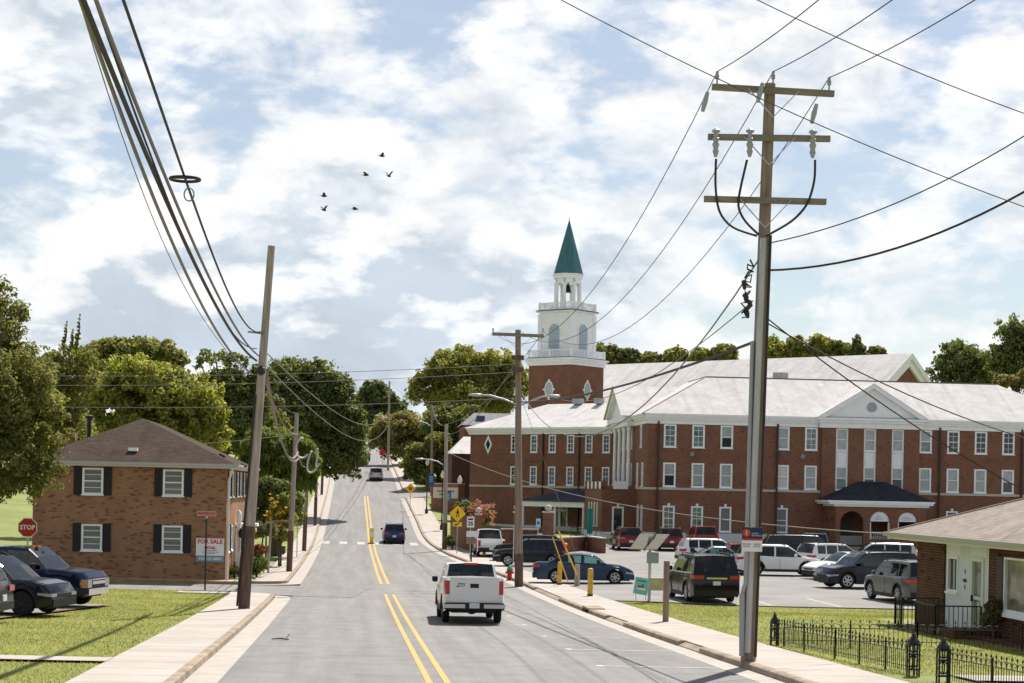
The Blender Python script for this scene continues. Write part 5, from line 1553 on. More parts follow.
def insul(root, p, base, hgt=.28, r=.055):
    q = Vector(p) - base
    MB().lathe([(.02, 0), (.02, hgt*.35), (r, hgt*.4), (r*.6, hgt*.55), (r, hgt*.6), (r*.5, hgt*.8), (r*.7, hgt*.9), (.02, hgt)], q, 8).build('insulator', M_PORC, root)

# the big pole on the right
p1, b1, t1 = pole('tall leaning utility pole with three crossarms and grey conduit on right sidewalk', 748, 657, 39.2, 770, 84, .17, .12, wood=M_WOODB, base_h=0)
U1 = (t1 - b1)
def on1(y):   # point on the pole axis at picture row y
    k = (657 - y) / (657 - 84); return b1 + U1 * k
D1 = 39.2
for (xa, ya), (xb, yb) in (((712, 87), (834, 94)), ((708, 137), (830, 139)), ((704, 199), (826, 202))):
    A, B_ = at(xa, ya, D1 - .2), at(xb, yb, D1 - .2)
    arm(p1, b1, (A + B_)/2, B_ - A, (B_ - A).length, .125, brace=(.55, .6))
pins = [at(717, 84, D1), at(773, 84, D1), at(829, 90, D1)]
for q in pins: insul(p1, q, b1)
for x, y in ((716, 133), (750, 133), (813, 134)):
    q = at(x, y, D1 - .35) - b1
    mb = MB(); mb.lathe([(.03, .1), (.09, .06), (.09, .02), (.05, 0), (.05, -.1), (.08, -.12), (.05, -.2), (.08, -.24), (.05, -.34), (.07, -.4), (.03, -.52)], q, 8)
    mb.build('fuse_cutout', M_PORC, p1)
for x, y in ((705, 106), (760, 97), (814, 118)):
    q = at(x, y, D1 - .3) - b1
    MB().tube([q + Vector((.05, 0, .3)), q + Vector((0, 0, .1)), q + Vector((-.05, 0, -.12))], [.04, .06, .04], 8).build('arrester', M_PORC, p1)
for pts in ([(716, 159), (715, 185), (718, 212), (731, 228), (757, 236)], [(747, 160), (741, 185), (737, 207), (745, 222), (759, 235)], [(815, 160), (815, 180), (808, 205), (792, 222), (766, 236)]):
    mb = MB(); P = [at(x, y, D1 - .3) - b1 for x, y in pts]
    Q = []
    for i in range(len(P) - 1):
        for k in range(4): Q.append(P[i].lerp(P[i+1], k/4))
    Q.append(P[-1])
    for _ in range(3): Q = [Q[0]] + [(Q[i-1] + Q[i]*2 + Q[i+1])/4 for i in range(1, len(Q)-1)] + [Q[-1]]
    mb.tube(Q, .026, 6).build('riser_cable', M_CABLE, p1, 60)
# conduit guard up the face, grey pipe, black cable
a, b = on1(238) - b1, on1(648) - b1
mb = MB(); mb.tube([a + Vector((-.04, -.15, 0)), b + Vector((-.04, -.165, 0))], .07, 10); mb.build('conduit', mat('conduit_grey', (.44, .44, .435), .6, var=.18, vscale=2, stretch=(4, 4, .5)), p1, 60)
mb = MB(); mb.tube([on1(235) - b1 + Vector((.12, -.14, 0)), on1(652) - b1 + Vector((.13, -.2, 0))], .03, 6); mb.build('ground_cable', M_CABLE, p1, 60)
q = at(741, 652, D1 - .3) - b1
mb = MB(); mb.tube([q + Vector((.04, .16, -.1)), q + Vector((0.02, .16, 1.25))], .062, 10); mb.tube([q + Vector((0.02, .16, 1.25)), q + Vector((.08, .1, 1.5)), on1(340) - b1 + Vector((-.18, -.08, 0))], .045, 8); mb.build('cable_riser', mat('grey_plastic', (.33, .34, .35), .6), p1, 60)
mb = MB(); Q = []
for k in range(26):
    y = 262 + k*2.2; Q.append(on1(y) - b1 + Vector((-.30 - .10*k/26 + .09*math.sin(k*1.9), -.15 + .05*math.cos(k*1.3), .06*math.cos(k*2.7))))
mb.tube(Q, .022, 5)
for k in (9, 13, 17, 20): mb.tube([Q[k], Q[k] + Vector((.02, 0, -.10)), Q[k] + Vector((.05*math.sin(k), 0, -.2))], [.05, .06, .03], 6)
mb.build('splice_bundle', M_CABLE, p1)
# notice on it
M_NAVY = mat('notice_navy', (.012, .022, .075), .5)
nb = thing('notice_sign', 'navy and white notice with round red emblem fixed to the big pole', 'sign', at(752, 539.5, D1 - .42), R(-4))
MB().box(-.22, .22, -.012, .012, -.26, .26).build('board', M_SIGNW, nb)
MB().box(-.22, .22, -.017, -.013, .02, .26).build('panel', M_NAVY, nb)
MB().box(-.22, .22, -.018, -.0135, -.02, .02).build('band', M_SIGNR, nb)
eb = MB().lathe([(0, -.019), (.085, -.019), (.085, -.0175)], (-.12, 0, .14), 20, 'y').build('emblem', mat('emblem_red', (.5, .05, .04), .5), nb)
em = MB(); em.box(-.135, -.105, -.023, -.0195, .09, .19); em.box(-.125, -.095, -.0235, -.0235 + .003, .155, .185); em.build('figure', mat('emblem_gold', (.65, .42, .15), .5), eb)
ln_ = MB()
for z, x0, x1 in ((.13, -.01, .12), (.085, -.01, .18), (-.10, -.20, -.04), (-.10, .04, .18), (-.15, -.19, -.05), (-.15, .03, .17)):
    k = x0
    while k < x1: ln_.box(k, k + .022, -.0215, -.018, z - .014, z + .014); k += .03
ln_.build('lettering', mat('sign_grey', (.32, .36, .42), .5), nb)

# left pole with the cable bundle
p2, b2, t2 = pole('leaning grey utility pole on the left kerb carrying a thick cable bundle', 243.5, 609, round(ground(243.5, 609).y, 2), 271.5, 246, .185, .12, base_h=2.75)
def on2(y): return b2 + (t2 - b2) * ((609 - y)/(609 - 246))
MB().bar(on2(333) - b2 + Vector((-.55, -.1, .02)), on2(333) - b2 + Vector((.02, -.1, -.04)), .05, .05).build('bracket', M_WOODB, p2)
mb = MB(); mb.tube([on2(395) - b2 + Vector((-.14, -.12, 0)), on2(606) - b2 + Vector((-.2, -.14, 0))], .035, 6); mb.build('ground_cable', M_CABLE, p2, 60)
mb = MB(); mb.lathe([(.0, -.1), (.12, -.08), (.16, 0), (.12, .08), (0, .1)], on2(371) - b2 + Vector((.0, -.2, 0)), 10, 'y'); mb.build('splice_case', M_CABLE, p2)
# further poles on the left kerb
p3, b3, t3 = pole('short wooden pole beside the office driveway with looped cables', 289, 571, 97, 297, 413, .155, .11, base_h=2.2)
p4, b4, t4 = pole('dark wooden pole behind the looped cables at the left kerb', 304, 551, 130, 308.5, 455, .15, .11, wood=M_WOODB)
p5, b5, t5 = pole('wooden pole before the tree shadow on the left kerb', 315, 528, 166, 317.5, 448, .15, .11, wood=M_WOODB)
p6, b6, t6 = pole('farthest left wooden pole under the overhanging dark tree', 321.5, 501, 213, 324, 442, .15, .11, wood=M_WOODB)
# right side poles
p7, b7, t7 = pole('wooden pole with crossarm and two street lamps beside the red hydrant', 519, 584, 87, 518, 330, .20, .135, wood=M_WOODB, base_h=1.6)
arm(p7, b7, at(518, 335, 86.8), (1, 0.02, -.02), 2.5, .15, brace=(.75, .7))
for x in (493, 543): insul(p7, at(x, 332.5, 86.8), b7, .22)
for y_ in (358, 370):
    q = at(517.7, y_, 86.8) - b7; MB().box(q.x - .3, q.x + .3, q.y - .18, q.y - .05, q.z - .1, q.z + .12).build('hardware_block', M_CREO, p7)
def lamp(root, base, D, pts, m=None, name='lamp_arm'):
    P = [at(x, y, D) - base for x, y in pts]
    Q = []
    for i in range(len(P) - 1):
        for k in range(3): Q.append(P[i].lerp(P[i+1], k/3))
    Q.append(P[-1])
    o = MB().tube(Q, .045, 8).build(name, m or M_GALV, root, 60)
    e, f = P[-1], P[-2]
    dx = 1 if e.x > f.x else -1
    hd = MB(); hd.lathe([(0, -.34), (.07, -.3), (.12, -.1), (.14, .15), (.1, .32), (0, .36)], (0, 0, 0), 10, 'x'); hd.v = [(x + e.x + dx*.2, y + e.y, z*.6 + e.z) for x, y, z in hd.v]
    hd.build('lamp_head', M_GALV, o, 60)
lamp(p7, b7, 86.8, [(516, 404), (503, 399), (490, 395.5), (479, 395)])
lamp(p7, b7, 86.8, [(521, 405), (532, 401), (541, 397), (549, 396)])
p8, b8, t8 = pole('wooden pole with a street lamp beside the yellow crossing sign', 444.5, 552, 138, 446.5, 424, .19, .13, base_h=2)
lamp(p8, b8, 137.8, [(443, 465), (438, 461.5), (430, 459.5), (422, 459)])
p9, b9, t9 = pole('wooden pole with a street lamp among the trees uphill', 432, 482, 215, 432, 405, .17, .12, wood=M_WOODB, base_h=0)
lamp(p9, b9, 214.8, [(431, 426), (426, 423), (421, 421.5)])
p10, b10, t10 = pole('tall grey wooden pole at the right kerb near the hilltop', 388, 472, 268, 389.5, 381, .19, .13, base_h=0)
lamp(p10, b10, 267.8, [(387, 418), (382, 416), (378, 415.5)])

# ------------------------------------------------------------ wires
WG = 'overhead wires'
def wire(label, pts, r=.014, m=None, name='wire', cat='wire', n=0):
    o = MB().tube(pts, r, 5).build(name, m or M_CABLE, None, 60)
    return tag(o, label, cat, WG)
def span(a, b, sag, n=20):
    a, b = Vector(a), Vector(b)
    return [a.lerp(b, k/n) - Vector((0, 0, sag * 4 * (k/n) * (1 - k/n))) for k in range(n + 1)]
def street_fit(pix, tt, deg=2, ext=(None, None)):
    """wire hung along the street at offset tt: fit its height over distance from measured picture points"""
    Ds, zs = [], []
    for x, y in pix:
        u = (x - 512) + ROLL*(y - HY)
        D = F * (1.67 + tt) / (u - F*RD)
        Ds.append(D); zs.append(at(x, y, D).z)
    c = np.polyfit(Ds, zs, deg)
    a = ext[0] or min(Ds); b = ext[1] or max(Ds)
    return [Vector((Xc(D) + tt, D, float(np.polyval(c, D)))) for D in np.linspace(a, b, 36)]
P = street_fit([(86, 0), (107, 65), (130, 115), (150, 165), (175, 220), (200, 270), (222, 318), (242.5, 347.5), (257.5, 361)], -5.05, 3, (17, 62))
wire('thickest cable of the bundle at left running down to the leaning pole', P, .038, name='cable', cat='cable')
P2_ = [p + Vector((.09, 0, .16)) for p in P]
wire('second thick cable lying on the bundle at left', P2_, .03, M_CABLEL, name='cable', cat='cable')
P = street_fit([(82, 0), (125, 130), (165, 225), (201, 300), (220, 337), (242, 366), (261, 379)], -5.2, 3, (17, 62))
wire('lowest thick cable of the left bundle ending below the splice case', P, .032, M_CABLEL, name='cable', cat='cable')
P = street_fit([(95, 0), (118, 65), (145, 140), (170, 205), (192, 258), (215, 305), (245, 345)], -5.0, 3, (17, 61))
wire('thin dark cable just right of the bundle at left', P, .018, name='cable', cat='cable')
P = street_fit([(79, 0), (108, 90), (135, 175), (165, 245), (190, 297), (222, 345)], -5.3, 3, (17, 61))
wire('thinnest wire on the left edge of the cable bundle', P, .009, M_CABLEL)
P = street_fit([(124, 0), (150, 80), (172, 140), (190, 190), (205, 235), (225, 285), (257, 332)], -4.85, 3, (18, 61.8))
wire('single cable right of the bundle with a storage ring on it', P, .024, name='cable', cat='cable')
i = min(range(len(P)), key=lambda k: abs(((P[k].x*F/P[k].y) + 512 - ROLL*(F*(4-P[k].z)/P[k].y)) - 186))
rg = thing('cable_ring', 'flat black ring of spare cable hanging on the single left cable', 'cable ring', P[i])
ri = [(.27*math.cos(2*math.pi*k/28), .27*math.sin(2*math.pi*k/28), -.02) for k in range(29)]
MB().tube(ri, .03, 6, cap=False).build('ring', M_CABLE, rg, 60)
MB().bar((-.26, 0, 0), (.26, 0, 0), .03).build('cross_strap', M_CABLE, rg)
lp = [(.08 + .09*math.sin(2*math.pi*k/16), 0, -.30 - .12*math.cos(2*math.pi*k/16)) for k in range(17)]
MB().tube(lp, .014, 6, cap=False).build('loop', M_CABLEL, rg, 60)
# from the left pole down to the looped cables and on
for k, (y0, x1, y1, sag, r, lab) in enumerate(((372, 298, 452, 1.3, .045, 'thick brown cable drooping from leaning pole to the looped cables'), (378, 299, 458, 1.1, .04, 'pale cable drooping beside the thick brown cable at left'), (383, 297, 434, .5, .03, 'short cable from the leaning pole to the short pole top'))):
    wire(lab, span(on2(y0) + Vector((.15, .1, 0)), at(x1, y1, 97), sag), r, M_WOODB if k == 0 else M_CABLEL, name='cable', cat='cable')
wire('service wire from the leaning pole over the street to the far grey pole', span(on2(350), at(388, 412, 268), 2.2), .02, M_CABLEL)
wire('second service wire from the leaning pole toward the far grey pole', span(on2(362), at(388, 425, 268), 2.5), .02, M_CABLEL)
# white cable loops at the short poles
for k, (x, y, D, rr_) in enumerate(((302, 448, 97, .42), (311, 462, 108, .5), (317, 458, 112, .45))):
    c = at(x, y, D)
    lpz = [c + Vector((.9*rr_*math.sin(a)*(.5 + .5*math.sin(a*.5 + k)), .2*math.sin(a + k), rr_*1.6*math.cos(a)*.8)) for a in np.linspace(2.2, 6.6, 18)]
    o = MB().tube(lpz, .06, 6).build('cable_loop', mat('white_cable', (.42, .41, .39), .6), None, 60)
    tag(o, ('white cable loop hanging on the short wooden pole', 'larger white cable loop hanging behind the short pole', 'farthest white cable loop near the weeping tree')[k], 'cable loop', 'white cable loops')
wire('messenger cable joining the short pole and the dark pole at left', span(t3 + Vector((0, 0, -1.7)), t4 + Vector((0, 0, -.4)), .8), .04, M_CABLEL)
wire('wire joining the dark pole and the pole before the tree shadow', span(t4, t5, .6), .03, M_CABLEL)
wire('wire joining the two farthest left poles', span(t5, t6, .7), .03, M_CABLEL)
wire('wire from the top of the leaning pole to the short pole top', span(on2(372), t3, .4), .02, M_CABLE)
# primaries on the right
tops = [q + Vector((0, 0, .27)) for q in pins]
ends7 = [at(493, 331, 86.8), at(518, 329, 86.8), at(543, 331, 86.8)]
for k, lab in enumerate(('left', 'middle', 'right')):
    ex = [(815, 0), (888, 0), (970, 0)][k]
    tq = tops[k].x - Xc(tops[k].y)
    u = (ex[0] - 512) + ROLL*(ex[1] - HY); D = F*(1.67 + tq)/(u - F*RD); q = at(ex[0], ex[1], D)
    q2 = q + (q - tops[k]) * 1.0; q2.z += .4
    wire(f'{lab} of three bare wires rising from top crossarm toward the viewer', span(q2, tops[k], .25), .011)
    wire(f'{lab} of three bare wires from top crossarm down to the double lamp pole', span(tops[k], ends7[k], 2.6), .011)
wire('thick twisted cable from the big pole to the double lamp pole', span(on1(338) + Vector((0, -.15, 0)), at(519, 402, 86.8), .35), .035, name='cable', cat='cable')
wire('sagging cable from the big pole past the white columns to the lamp pole', span(on1(258) + Vector((-.1, -.15, 0)), at(522, 394, 86.8), 2.9), .02, M_CABLEL, name='cable', cat='cable')
wire('upper of two cables from the big pole to the right picture edge', span(on1(243), at(1190, 15, 34), .7), .014)
wire('lower thicker cable from the big pole to the right picture edge', span(on1(269), at(1190, 75, 34), .9), .026)
wire('long wire crossing behind the top crossarm from upper left to right', span(at(470, -50, 33), at(1120, 240, 33), .35), .010)
wire('wire crossing the upper right corner of the sky', span(at(690, -34, 33), at(1120, 146, 33), .2), .010)
wire('steeper service wire from the big pole over the bungalow', span(on1(312), at(1090, 522, 46), .35), .016)
wire('flatter service wire from the big pole over the brick pediment', span(on1(318), at(1200, 462, 60), .9), .016)
wire('short slack wire low on the big pole to the left', span(on1(300) + Vector((-.2, -.1, 0)), at(556, 398, 86.6), .9), .013, M_CABLEL)
wire('long pale wire from the lamp pole across the brick building to the bungalow', span(at(445, 451, 138), at(905, 535, 57.5), 1.1), .02, M_CABLEL)
for k, (ya, yb, lab) in enumerate(((371, 364, 'highest of three thin wires crossing the street at left'), (381, 372, 'middle of three thin wires crossing the street at left'), (401, 398, 'lowest of three thin wires crossing the street at left'))):
    wire(lab, span(at(-90, ya + 2, 96), at(517, yb, 86.8), .35), .014, M_CABLEL)
wire('wire across the brick house roof to the short wooden pole', span(at(60, 447, 90), at(296, 434, 97), .25), .014, M_CABLEL)
for a, b, lab in ((at(543, 332, 86.8), t8, 'wire from the lamp pole crossarm to the pole by the crossing sign'), (at(517, 360, 86.8), t8 + Vector((0, 0, -.8)), 'second wire from the lamp pole to the crossing sign pole'), (t8, t9, 'wire from crossing sign pole uphill to the next pole'), (t9, t10, 'wire from the tree-side pole to the far grey pole')):
    wire(lab, span(a, b, .9), .018, M_CABLEL)

# ------------------------------------------------------------ signs and small street things
def post(root, hgt, r=.03, m=None, name='post'): return MB().tube([(0, 0, -.2), (0, 0, hgt)], r, 8).build(name, m or M_GALV, root)
# STOP
b = at(36, 577, 70.5); b.z = h(b.x, b.y)
c = at(28, 527.5, 70.5)
stp = thing('stop_sign', 'red octagonal STOP sign on steel post behind the navy pickup', 'stop sign', (c.x, b.y, b.z), 0)
zc = c.z - b.z
post(stp, zc + .38, .035)
o8 = [(.375/math.cos(R(22.5))*math.cos(R(22.5+45*k)), zc + .375/math.cos(R(22.5))*math.sin(R(22.5+45*k))) for k in range(8)]
o7 = [(x*.92, zc + (z - zc)*.92) for x, z in o8]
W = ((0, -.05), (1, 0), (0, -1))
pf = MB().wprism(W, o8, -.005, 0).build('plate', M_SIGNW, stp)
MB().wprism(W, o7, .001, .005).build('face', mat('stop_red', (.45, .016, .022), .5), stp)
text_mesh('lettering', 'STOP', .25, M_SIGNW, stp, face_M((0, -.062, zc), 0), .008)
# street name sign
b = ground(205, 591); sgn = thing('street_name_sign', 'narrow red lettered street name sign on thin black post at the corner', 'street sign', b, R(-3))
zc = at(205, 513.5, b.y).z - b.z
post(sgn, zc - .1, .035, M_BLKMET); MB().box(-.04, .04, -.04, .04, zc - .2, zc - .1).build('bracket', M_GALV, sgn)
MB().box(-.40, .40, -.012, .012, zc - .11, zc + .11).build('plate', mat('pale_pink', (.46, .30, .27), .5), sgn)
text_mesh('lettering', 'WATERLOO', .135, M_SIGNR, sgn, face_M((0, -.015, zc), 0), .006)
# pedestrian crossing sign
def diamond(label, gx, gy, cx_, cy_, s, D=None, arrow=True, kind='walk', rz=0.0, back=False):
    b = ground(gx, gy) if D is None else at(gx, gy, D)
    if D is not None: b.z = h(b.x, b.y)
    r = thing('warning_sign', label, 'warning sign', b, rz)
    zc = at(cx_, cy_, b.y).z - b.z
    post(r, zc + s*.6, .03)
    W = ((0, -.05), (1, 0), (0, -1))
    y_ = mat('sign_yellow', (.85, .52, .015), .45)
    MB().wprism(W, [(0, zc - s*.707), (s*.707, zc), (0, zc + s*.707), (-s*.707, zc)], -.004, 0).build('plate', M_GALV if back else y_, r)
    k_ = M_BLACK
    if kind == 'walk':
        g = MB()
        q = s*.5
        g.wprism(W, [(q*(.02 + .13*math.cos(a)), zc + q*(.58 + .13*math.sin(a))) for a in np.linspace(0, 2*math.pi, 12, endpoint=False)], .001, .004)
        for P_ in ([(-.12, .42), (.16, .42), (.12, -.05), (-.08, -.05)], [(-.08, -.05), (.03, -.05), (-.16, -.62), (-.32, -.62)], [(.03, -.05), (.12, -.05), (.32, -.58), (.17, -.62)], [(.14, .40), (.36, .08), (.30, .02), (.10, .25)], [(-.12, .40), (-.34, .08), (-.27, .03), (-.06, .24)]):
            g.wprism(W, [(x*q, zc + z*q) for x, z in P_], .001, .0045)
        g.build('walking_figure', k_, r)
    if kind == 'stop':
        MB().wprism(W, [(.27*s*math.cos(R(22.5+45*k)), zc + .27*s*math.sin(R(22.5+45*k))) for k in range(8)], .001, .004).build('octagon', M_SIGNR, r)
    if arrow:
        z2 = zc - s*.707 - .17
        MB().wbox(W, -.33, .33, -.004, 0, z2 - .16, z2 + .16).build('plaque', y_, r)
        a = MB(); a.wprism(W, [(-.2, z2 - .09), (-.02, z2 - .11), (-.06, z2 - .06), (.16, z2 + .08), (.11, z2 + .12), (-.11, z2 - .01), (-.15, z2 + .04)], .001, .004); a.build('arrow', k_, r)
    return r
diamond('yellow diamond crossing sign with walking figure and arrow plaque below', 457, 543, 454, 513.5, .86, 130)
diamond('yellow diamond stop ahead sign with red octagon on the right verge', 410, 511, 409.5, 488.5, .78, None, False, 'stop')
diamond('back of a grey diamond sign beside the short pole on the left', 297, 547, 295, 508.5, .75, 118, False, 'none', back=True)
b = at(382, 478, 262); b.z = h(b.x, b.y)
s2 = thing('stop_sign', 'small far stop sign uphill beside the tall grey pole', 'stop sign', b); zc = at(381.5, 452.5, b.y).z - b.z
post(s2, zc, .04); MB().wprism(((0, -.05), (1, 0), (0, -1)), [(.46*math.cos(R(22.5+45*k)), zc + .46*math.sin(R(22.5+45*k))) for k in range(8)], 0, .01).build('plate', MATS['stop_red'], s2)
# in-street crossing paddle
pd2 = thing('crossing_paddle', 'yellow green pedestrian paddle standing on the yellow centre line', 'road sign', onroad(0.0, 146.8)); 
MB().lathe([(.3, 0), (.28, .06), (.1, .09)], (0, 0, 0), 10).build('base', M_BLACK, pd2)
MB().box(-.16, .16, -.02, .02, .1, 1.25).build('panel', mat('paddle_yellow', (.75, .62, .02), .5), pd2)
MB().box(-.12, .12, -.026, -.021, .55, .95).build('face', M_SIGNW, pd2)
# speed sign cluster by the lot entrance
b = ground(471, 566); cl_ = thing('wooden_post_sign', 'brown wooden plaque on black post with small white panels above', 'sign', b, 0)
ppm = F / b.y
def zz_(y): return at(471, y, b.y).z - b.z
MB().tube([(0, 0, -.2), (0, 0, zz_(538))], .05, 8).build('post', M_BLKMET, cl_)
MB().box(-.33, .33, -.06, .0, zz_(544), zz_(538)).build('plaque', M_WOODB, cl_)
MB().box(-.33, .33, -.06, -.02, zz_(537), zz_(531)).build('panel', M_SIGNW, cl_)
b = at(470, 555, 121); b.z = h(b.x, b.y); sp_ = thing('speed_sign', 'white rectangular regulatory sign above the brown wooden plaque', 'sign', b, 0)
z1 = at(470, 517, 121).z - b.z; z0 = at(470, 527.5, 121).z - b.z
post(sp_, z1, .03); MB().box(-.25, .25, -.05, -.03, z0, z1).build('plate', M_SIGNW, sp_)
text_mesh('lettering', '25', .36, M_BLACK, sp_, face_M((0, -.055, (z0+z1)/2 - .1), 0), .01)
MB().box(-.17, .17, -.055, -.051, z1 - .2, z1 - .1).build('caption', M_BLACK, sp_)
# accessible parking sign
b = at(537.5, 560, 128); b.z = h(b.x, b.y); ac = thing('parking_sign', 'pale blue parking sign on a post by the brick gate pier', 'sign', b, 0)
z1 = at(537, 518.5, 128).z - b.z; post(ac, z1, .03); MB().box(-.16, .16, -.05, -.03, z1 - .62, z1).build('plate', mat('pale_blue', (.42, .58, .66), .5), ac); MB().box(-.09, .09, -.055, -.051, z1 - .42, z1 - .2).build('symbol', mat('sign_blue', (.02, .11, .36), .5), ac)
# thin white post and yellow guy-wire guards
b = ground(513, 574); wp = thing('thin_post', 'thin pale metal post between hydrant and lamp pole', 'post', b); MB().tube([(0, 0, -.2), (0, 0, at(513, 525, b.y).z - b.z)], .028, 8).build('shaft', mat('pale_metal', (.5, .49, .46), .5), wp)
st_ = ground(577, 586.5)
sb = thing('wood_stub', 'short grey wooden stub post between the yellow bollards', 'post', st_); MB().tube([(0, 0, -.2), (0, 0, 1.05)], [.14, .12], 10).build('shaft', M_WOOD, sb)
for k, (x0, y0, x1, y1, lab) in enumerate(((577, 575, 558.5, 531, 'yellow guy wire guard leaning above the grey stub post'), (568, 582, 552.5, 537, 'thinner yellow guy guard leaning left of the stub post'))):
    D = st_.y - .35 + .3*k
    a, b = at(x0, y0, D), at(x1, y1, D)
    g_ = thing('guy_guard', lab, 'guy guard', a, group='yellow guy wire guards')
    MB().tube([(0, 0, 0), b - a], .038 - .012*k, 8).build('guard', mat('safety_yellow', (.75, .42, .02), .5), g_)
    if k == 0: MB().lathe([(0, -.1), (.09, -.06), (.1, .05), (0, .12)], at(565.5, 545, D) - a, 8).build('flag', mat('safety_orange', (.8, .16, .02), .5), g_)
wire('guy wire rising from the stub post to the lamp pole', [at(577, 562, st_.y), at(566, 520, st_.y), at(520, 395, 87)], .010, M_CABLEL)
# bollards
BG = 'yellow bollards round the lot entrance'
def bollard(lab, px, pyb, pyt, r=.11, D=None):
    b = ground(px, pyb) if D is None else at(px, pyb, D)
    if D: b.z = h(b.x, b.y)
    q = thing('bollard', lab, 'bollard', b, group=BG)
    H_ = at(px, pyt, b.y).z - b.z
    MB().lathe([(r, -.2), (r, H_ - .04), (r*.8, H_), (0, H_ + .02)], (0, 0, 0), 12).build('tube', mat('bollard_yellow', (.62, .36, .05), .55, var=.25, vscale=5), q, 50)
    MB().lathe([(r*1.06, .0), (r*1.06, .10)], (0, 0, 0), 12).build('foot', mat('rusty', (.10, .05, .03), .9), q)
bollard('yellow bollard at the kerb in front of the sedan rear wheel', 559.5, 585, 562)
bollard('nearest yellow bollard in front of the sedan front door', 590, 596.5, 568.5, .115)
bollard('yellow bollard in front of white pickup tail lamp', 484, 557, 543.5, .12)
bollard('far yellow bollard left of the white pickup rear wheel', 473.5, 552, 543, .12)
# hydrant
b = ground(509.5, 580.5); hy_ = thing('fire_hydrant', 'red fire hydrant with green bonnet on the right sidewalk', 'fire hydrant', b)
mr = mat('hydrant_red', (.42, .02, .02), .4)
MB().lathe([(.19, 0), (.19, .05), (.125, .06), (.125, .48), (.16, .5), (.16, .54), (.13, .56)], (0, 0, 0), 14).build('barrel', mr, hy_, 40)
MB().lathe([(.15, .56), (.15, .62), (.11, .72), (.05, .77), (.03, .78), (.03, .84), (0, .85)], (0, 0, 0), 14).build('bonnet', mat('hydrant_green', (.05, .32, .20), .4), hy_, 40)
for s in (-1, 1):
    MB().tube([(s*.1, 0, .42), (s*.23, 0, .42)], .06, 8).build('nozzle', mr, hy_)
MB().tube([(0, -.1, .36), (0, -.24, .36)], .075, 10).build('nozzle', mr, hy_)
# angled information panels with boxes
b = ground(649, 601.5); ip = thing('panel_post', 'steel post with two tilted solar panels, grey box and cream cabinet', 'panel post', b)
k_ = b.y / F
def lz(y): return at(649, y, b.y).z - b.z
MB().tube([(0, 0, -.2), (0, 0, lz(535))], .06, 8).build('post', M_GALV, ip)
so_g = mat('panel_back', (.20, .19, .13), .5, var=.1)
for b0, b1_, c0, c1 in ((627.5, 641.5, 639, 653), (643.5, 655, 655.5, 668.5)):
    zt, zb = lz(534.5), lz(549.5)
    pts = [((b0 - 649)*k_, -.45, zb), ((b1_ - 649)*k_, -.45, zb), ((c1 - 649)*k_, .15, zt), ((c0 - 649)*k_, .15, zt)]
    nrm = (Vector(pts[1]) - Vector(pts[0])).cross(Vector(pts[3]) - Vector(pts[0])).normalized() * .04
    vs = pts + [tuple(Vector(p) + nrm) for p in pts]
    MB().add(vs, [(0, 1, 2, 3), (7, 6, 5, 4), (0, 4, 5, 1), (1, 5, 6, 2), (2, 6, 7, 3), (3, 7, 4, 0)]).build('solar_panel', so_g, ip)
MB().bar(((642.3 - 649)*k_, -.47, lz(550)), ((654.5 - 649)*k_, .13, lz(533.5)), .07, .05).build('panel_strut', M_CREO, ip)
MB().bar((-.62, -.14, lz(542)), (.55, -.14, lz(541.5)), .04).build('panel_rail', M_GALV, ip)
MB().box(-.13, .34, -.22, .0, lz(563), lz(552)).build('control_box', mat('sage_metal', (.26, .32, .30), .5), ip)
MB().box(-.02, .70, -.25, .05, lz(590), lz(577.5)).build('cabinet', mat('cream_cabinet', (.50, .42, .25), .5, var=.2, vscale=3), ip)
b = ground(641, 603); ys = thing('yard_sign', 'tilted turquoise yard sign with small coloured houses beside the panel post', 'sign', b, 0)
tb_ = mat('turquoise', (.20, .50, .52), .5)
yb_ = MB(); Mx = Matrix.Rotation(R(9), 3, 'Y')
zc = at(640.5, 586, b.y).z - b.z
yb_.cbox((0, 0, zc), (.56, .02, .66), Mx); ybo = yb_.build('board', tb_, ys)
gq = MB(); 
MB().cbox((-.08, -.015, zc - .02), (.12, .012, .10), Mx).build('red_house', M_SIGNR, ybo)
MB().cbox((.05, -.015, zc - .0), (.10, .012, .13), Mx).build('green_tree', mat('leaf_print', (.04, .22, .05), .6), ybo)
MB().cbox((.0, -.015, zc - .12), (.34, .012, .07), Mx).build('white_strip', M_SIGNW, ybo)
MB().cbox((.01, -.015, zc + .2), (.36, .012, .06), Mx).build('caption', mat('print_blue', (.05, .2, .3), .6), ybo)
for s in (-.2, .2): MB().tube([(s, .02, 0), (s*.9 - .05, .02, zc)], .012, 6).build('stake', M_GALV, ys)
b = ground(665.5, 622); wps = thing('wood_post', 'plain dark wooden post on the grass left of the big black SUV', 'post', b); MB().box(-.09, .09, -.07, .07, -.2, at(665, 561, b.y).z - b.z).build('shaft', M_WOODB, wps)
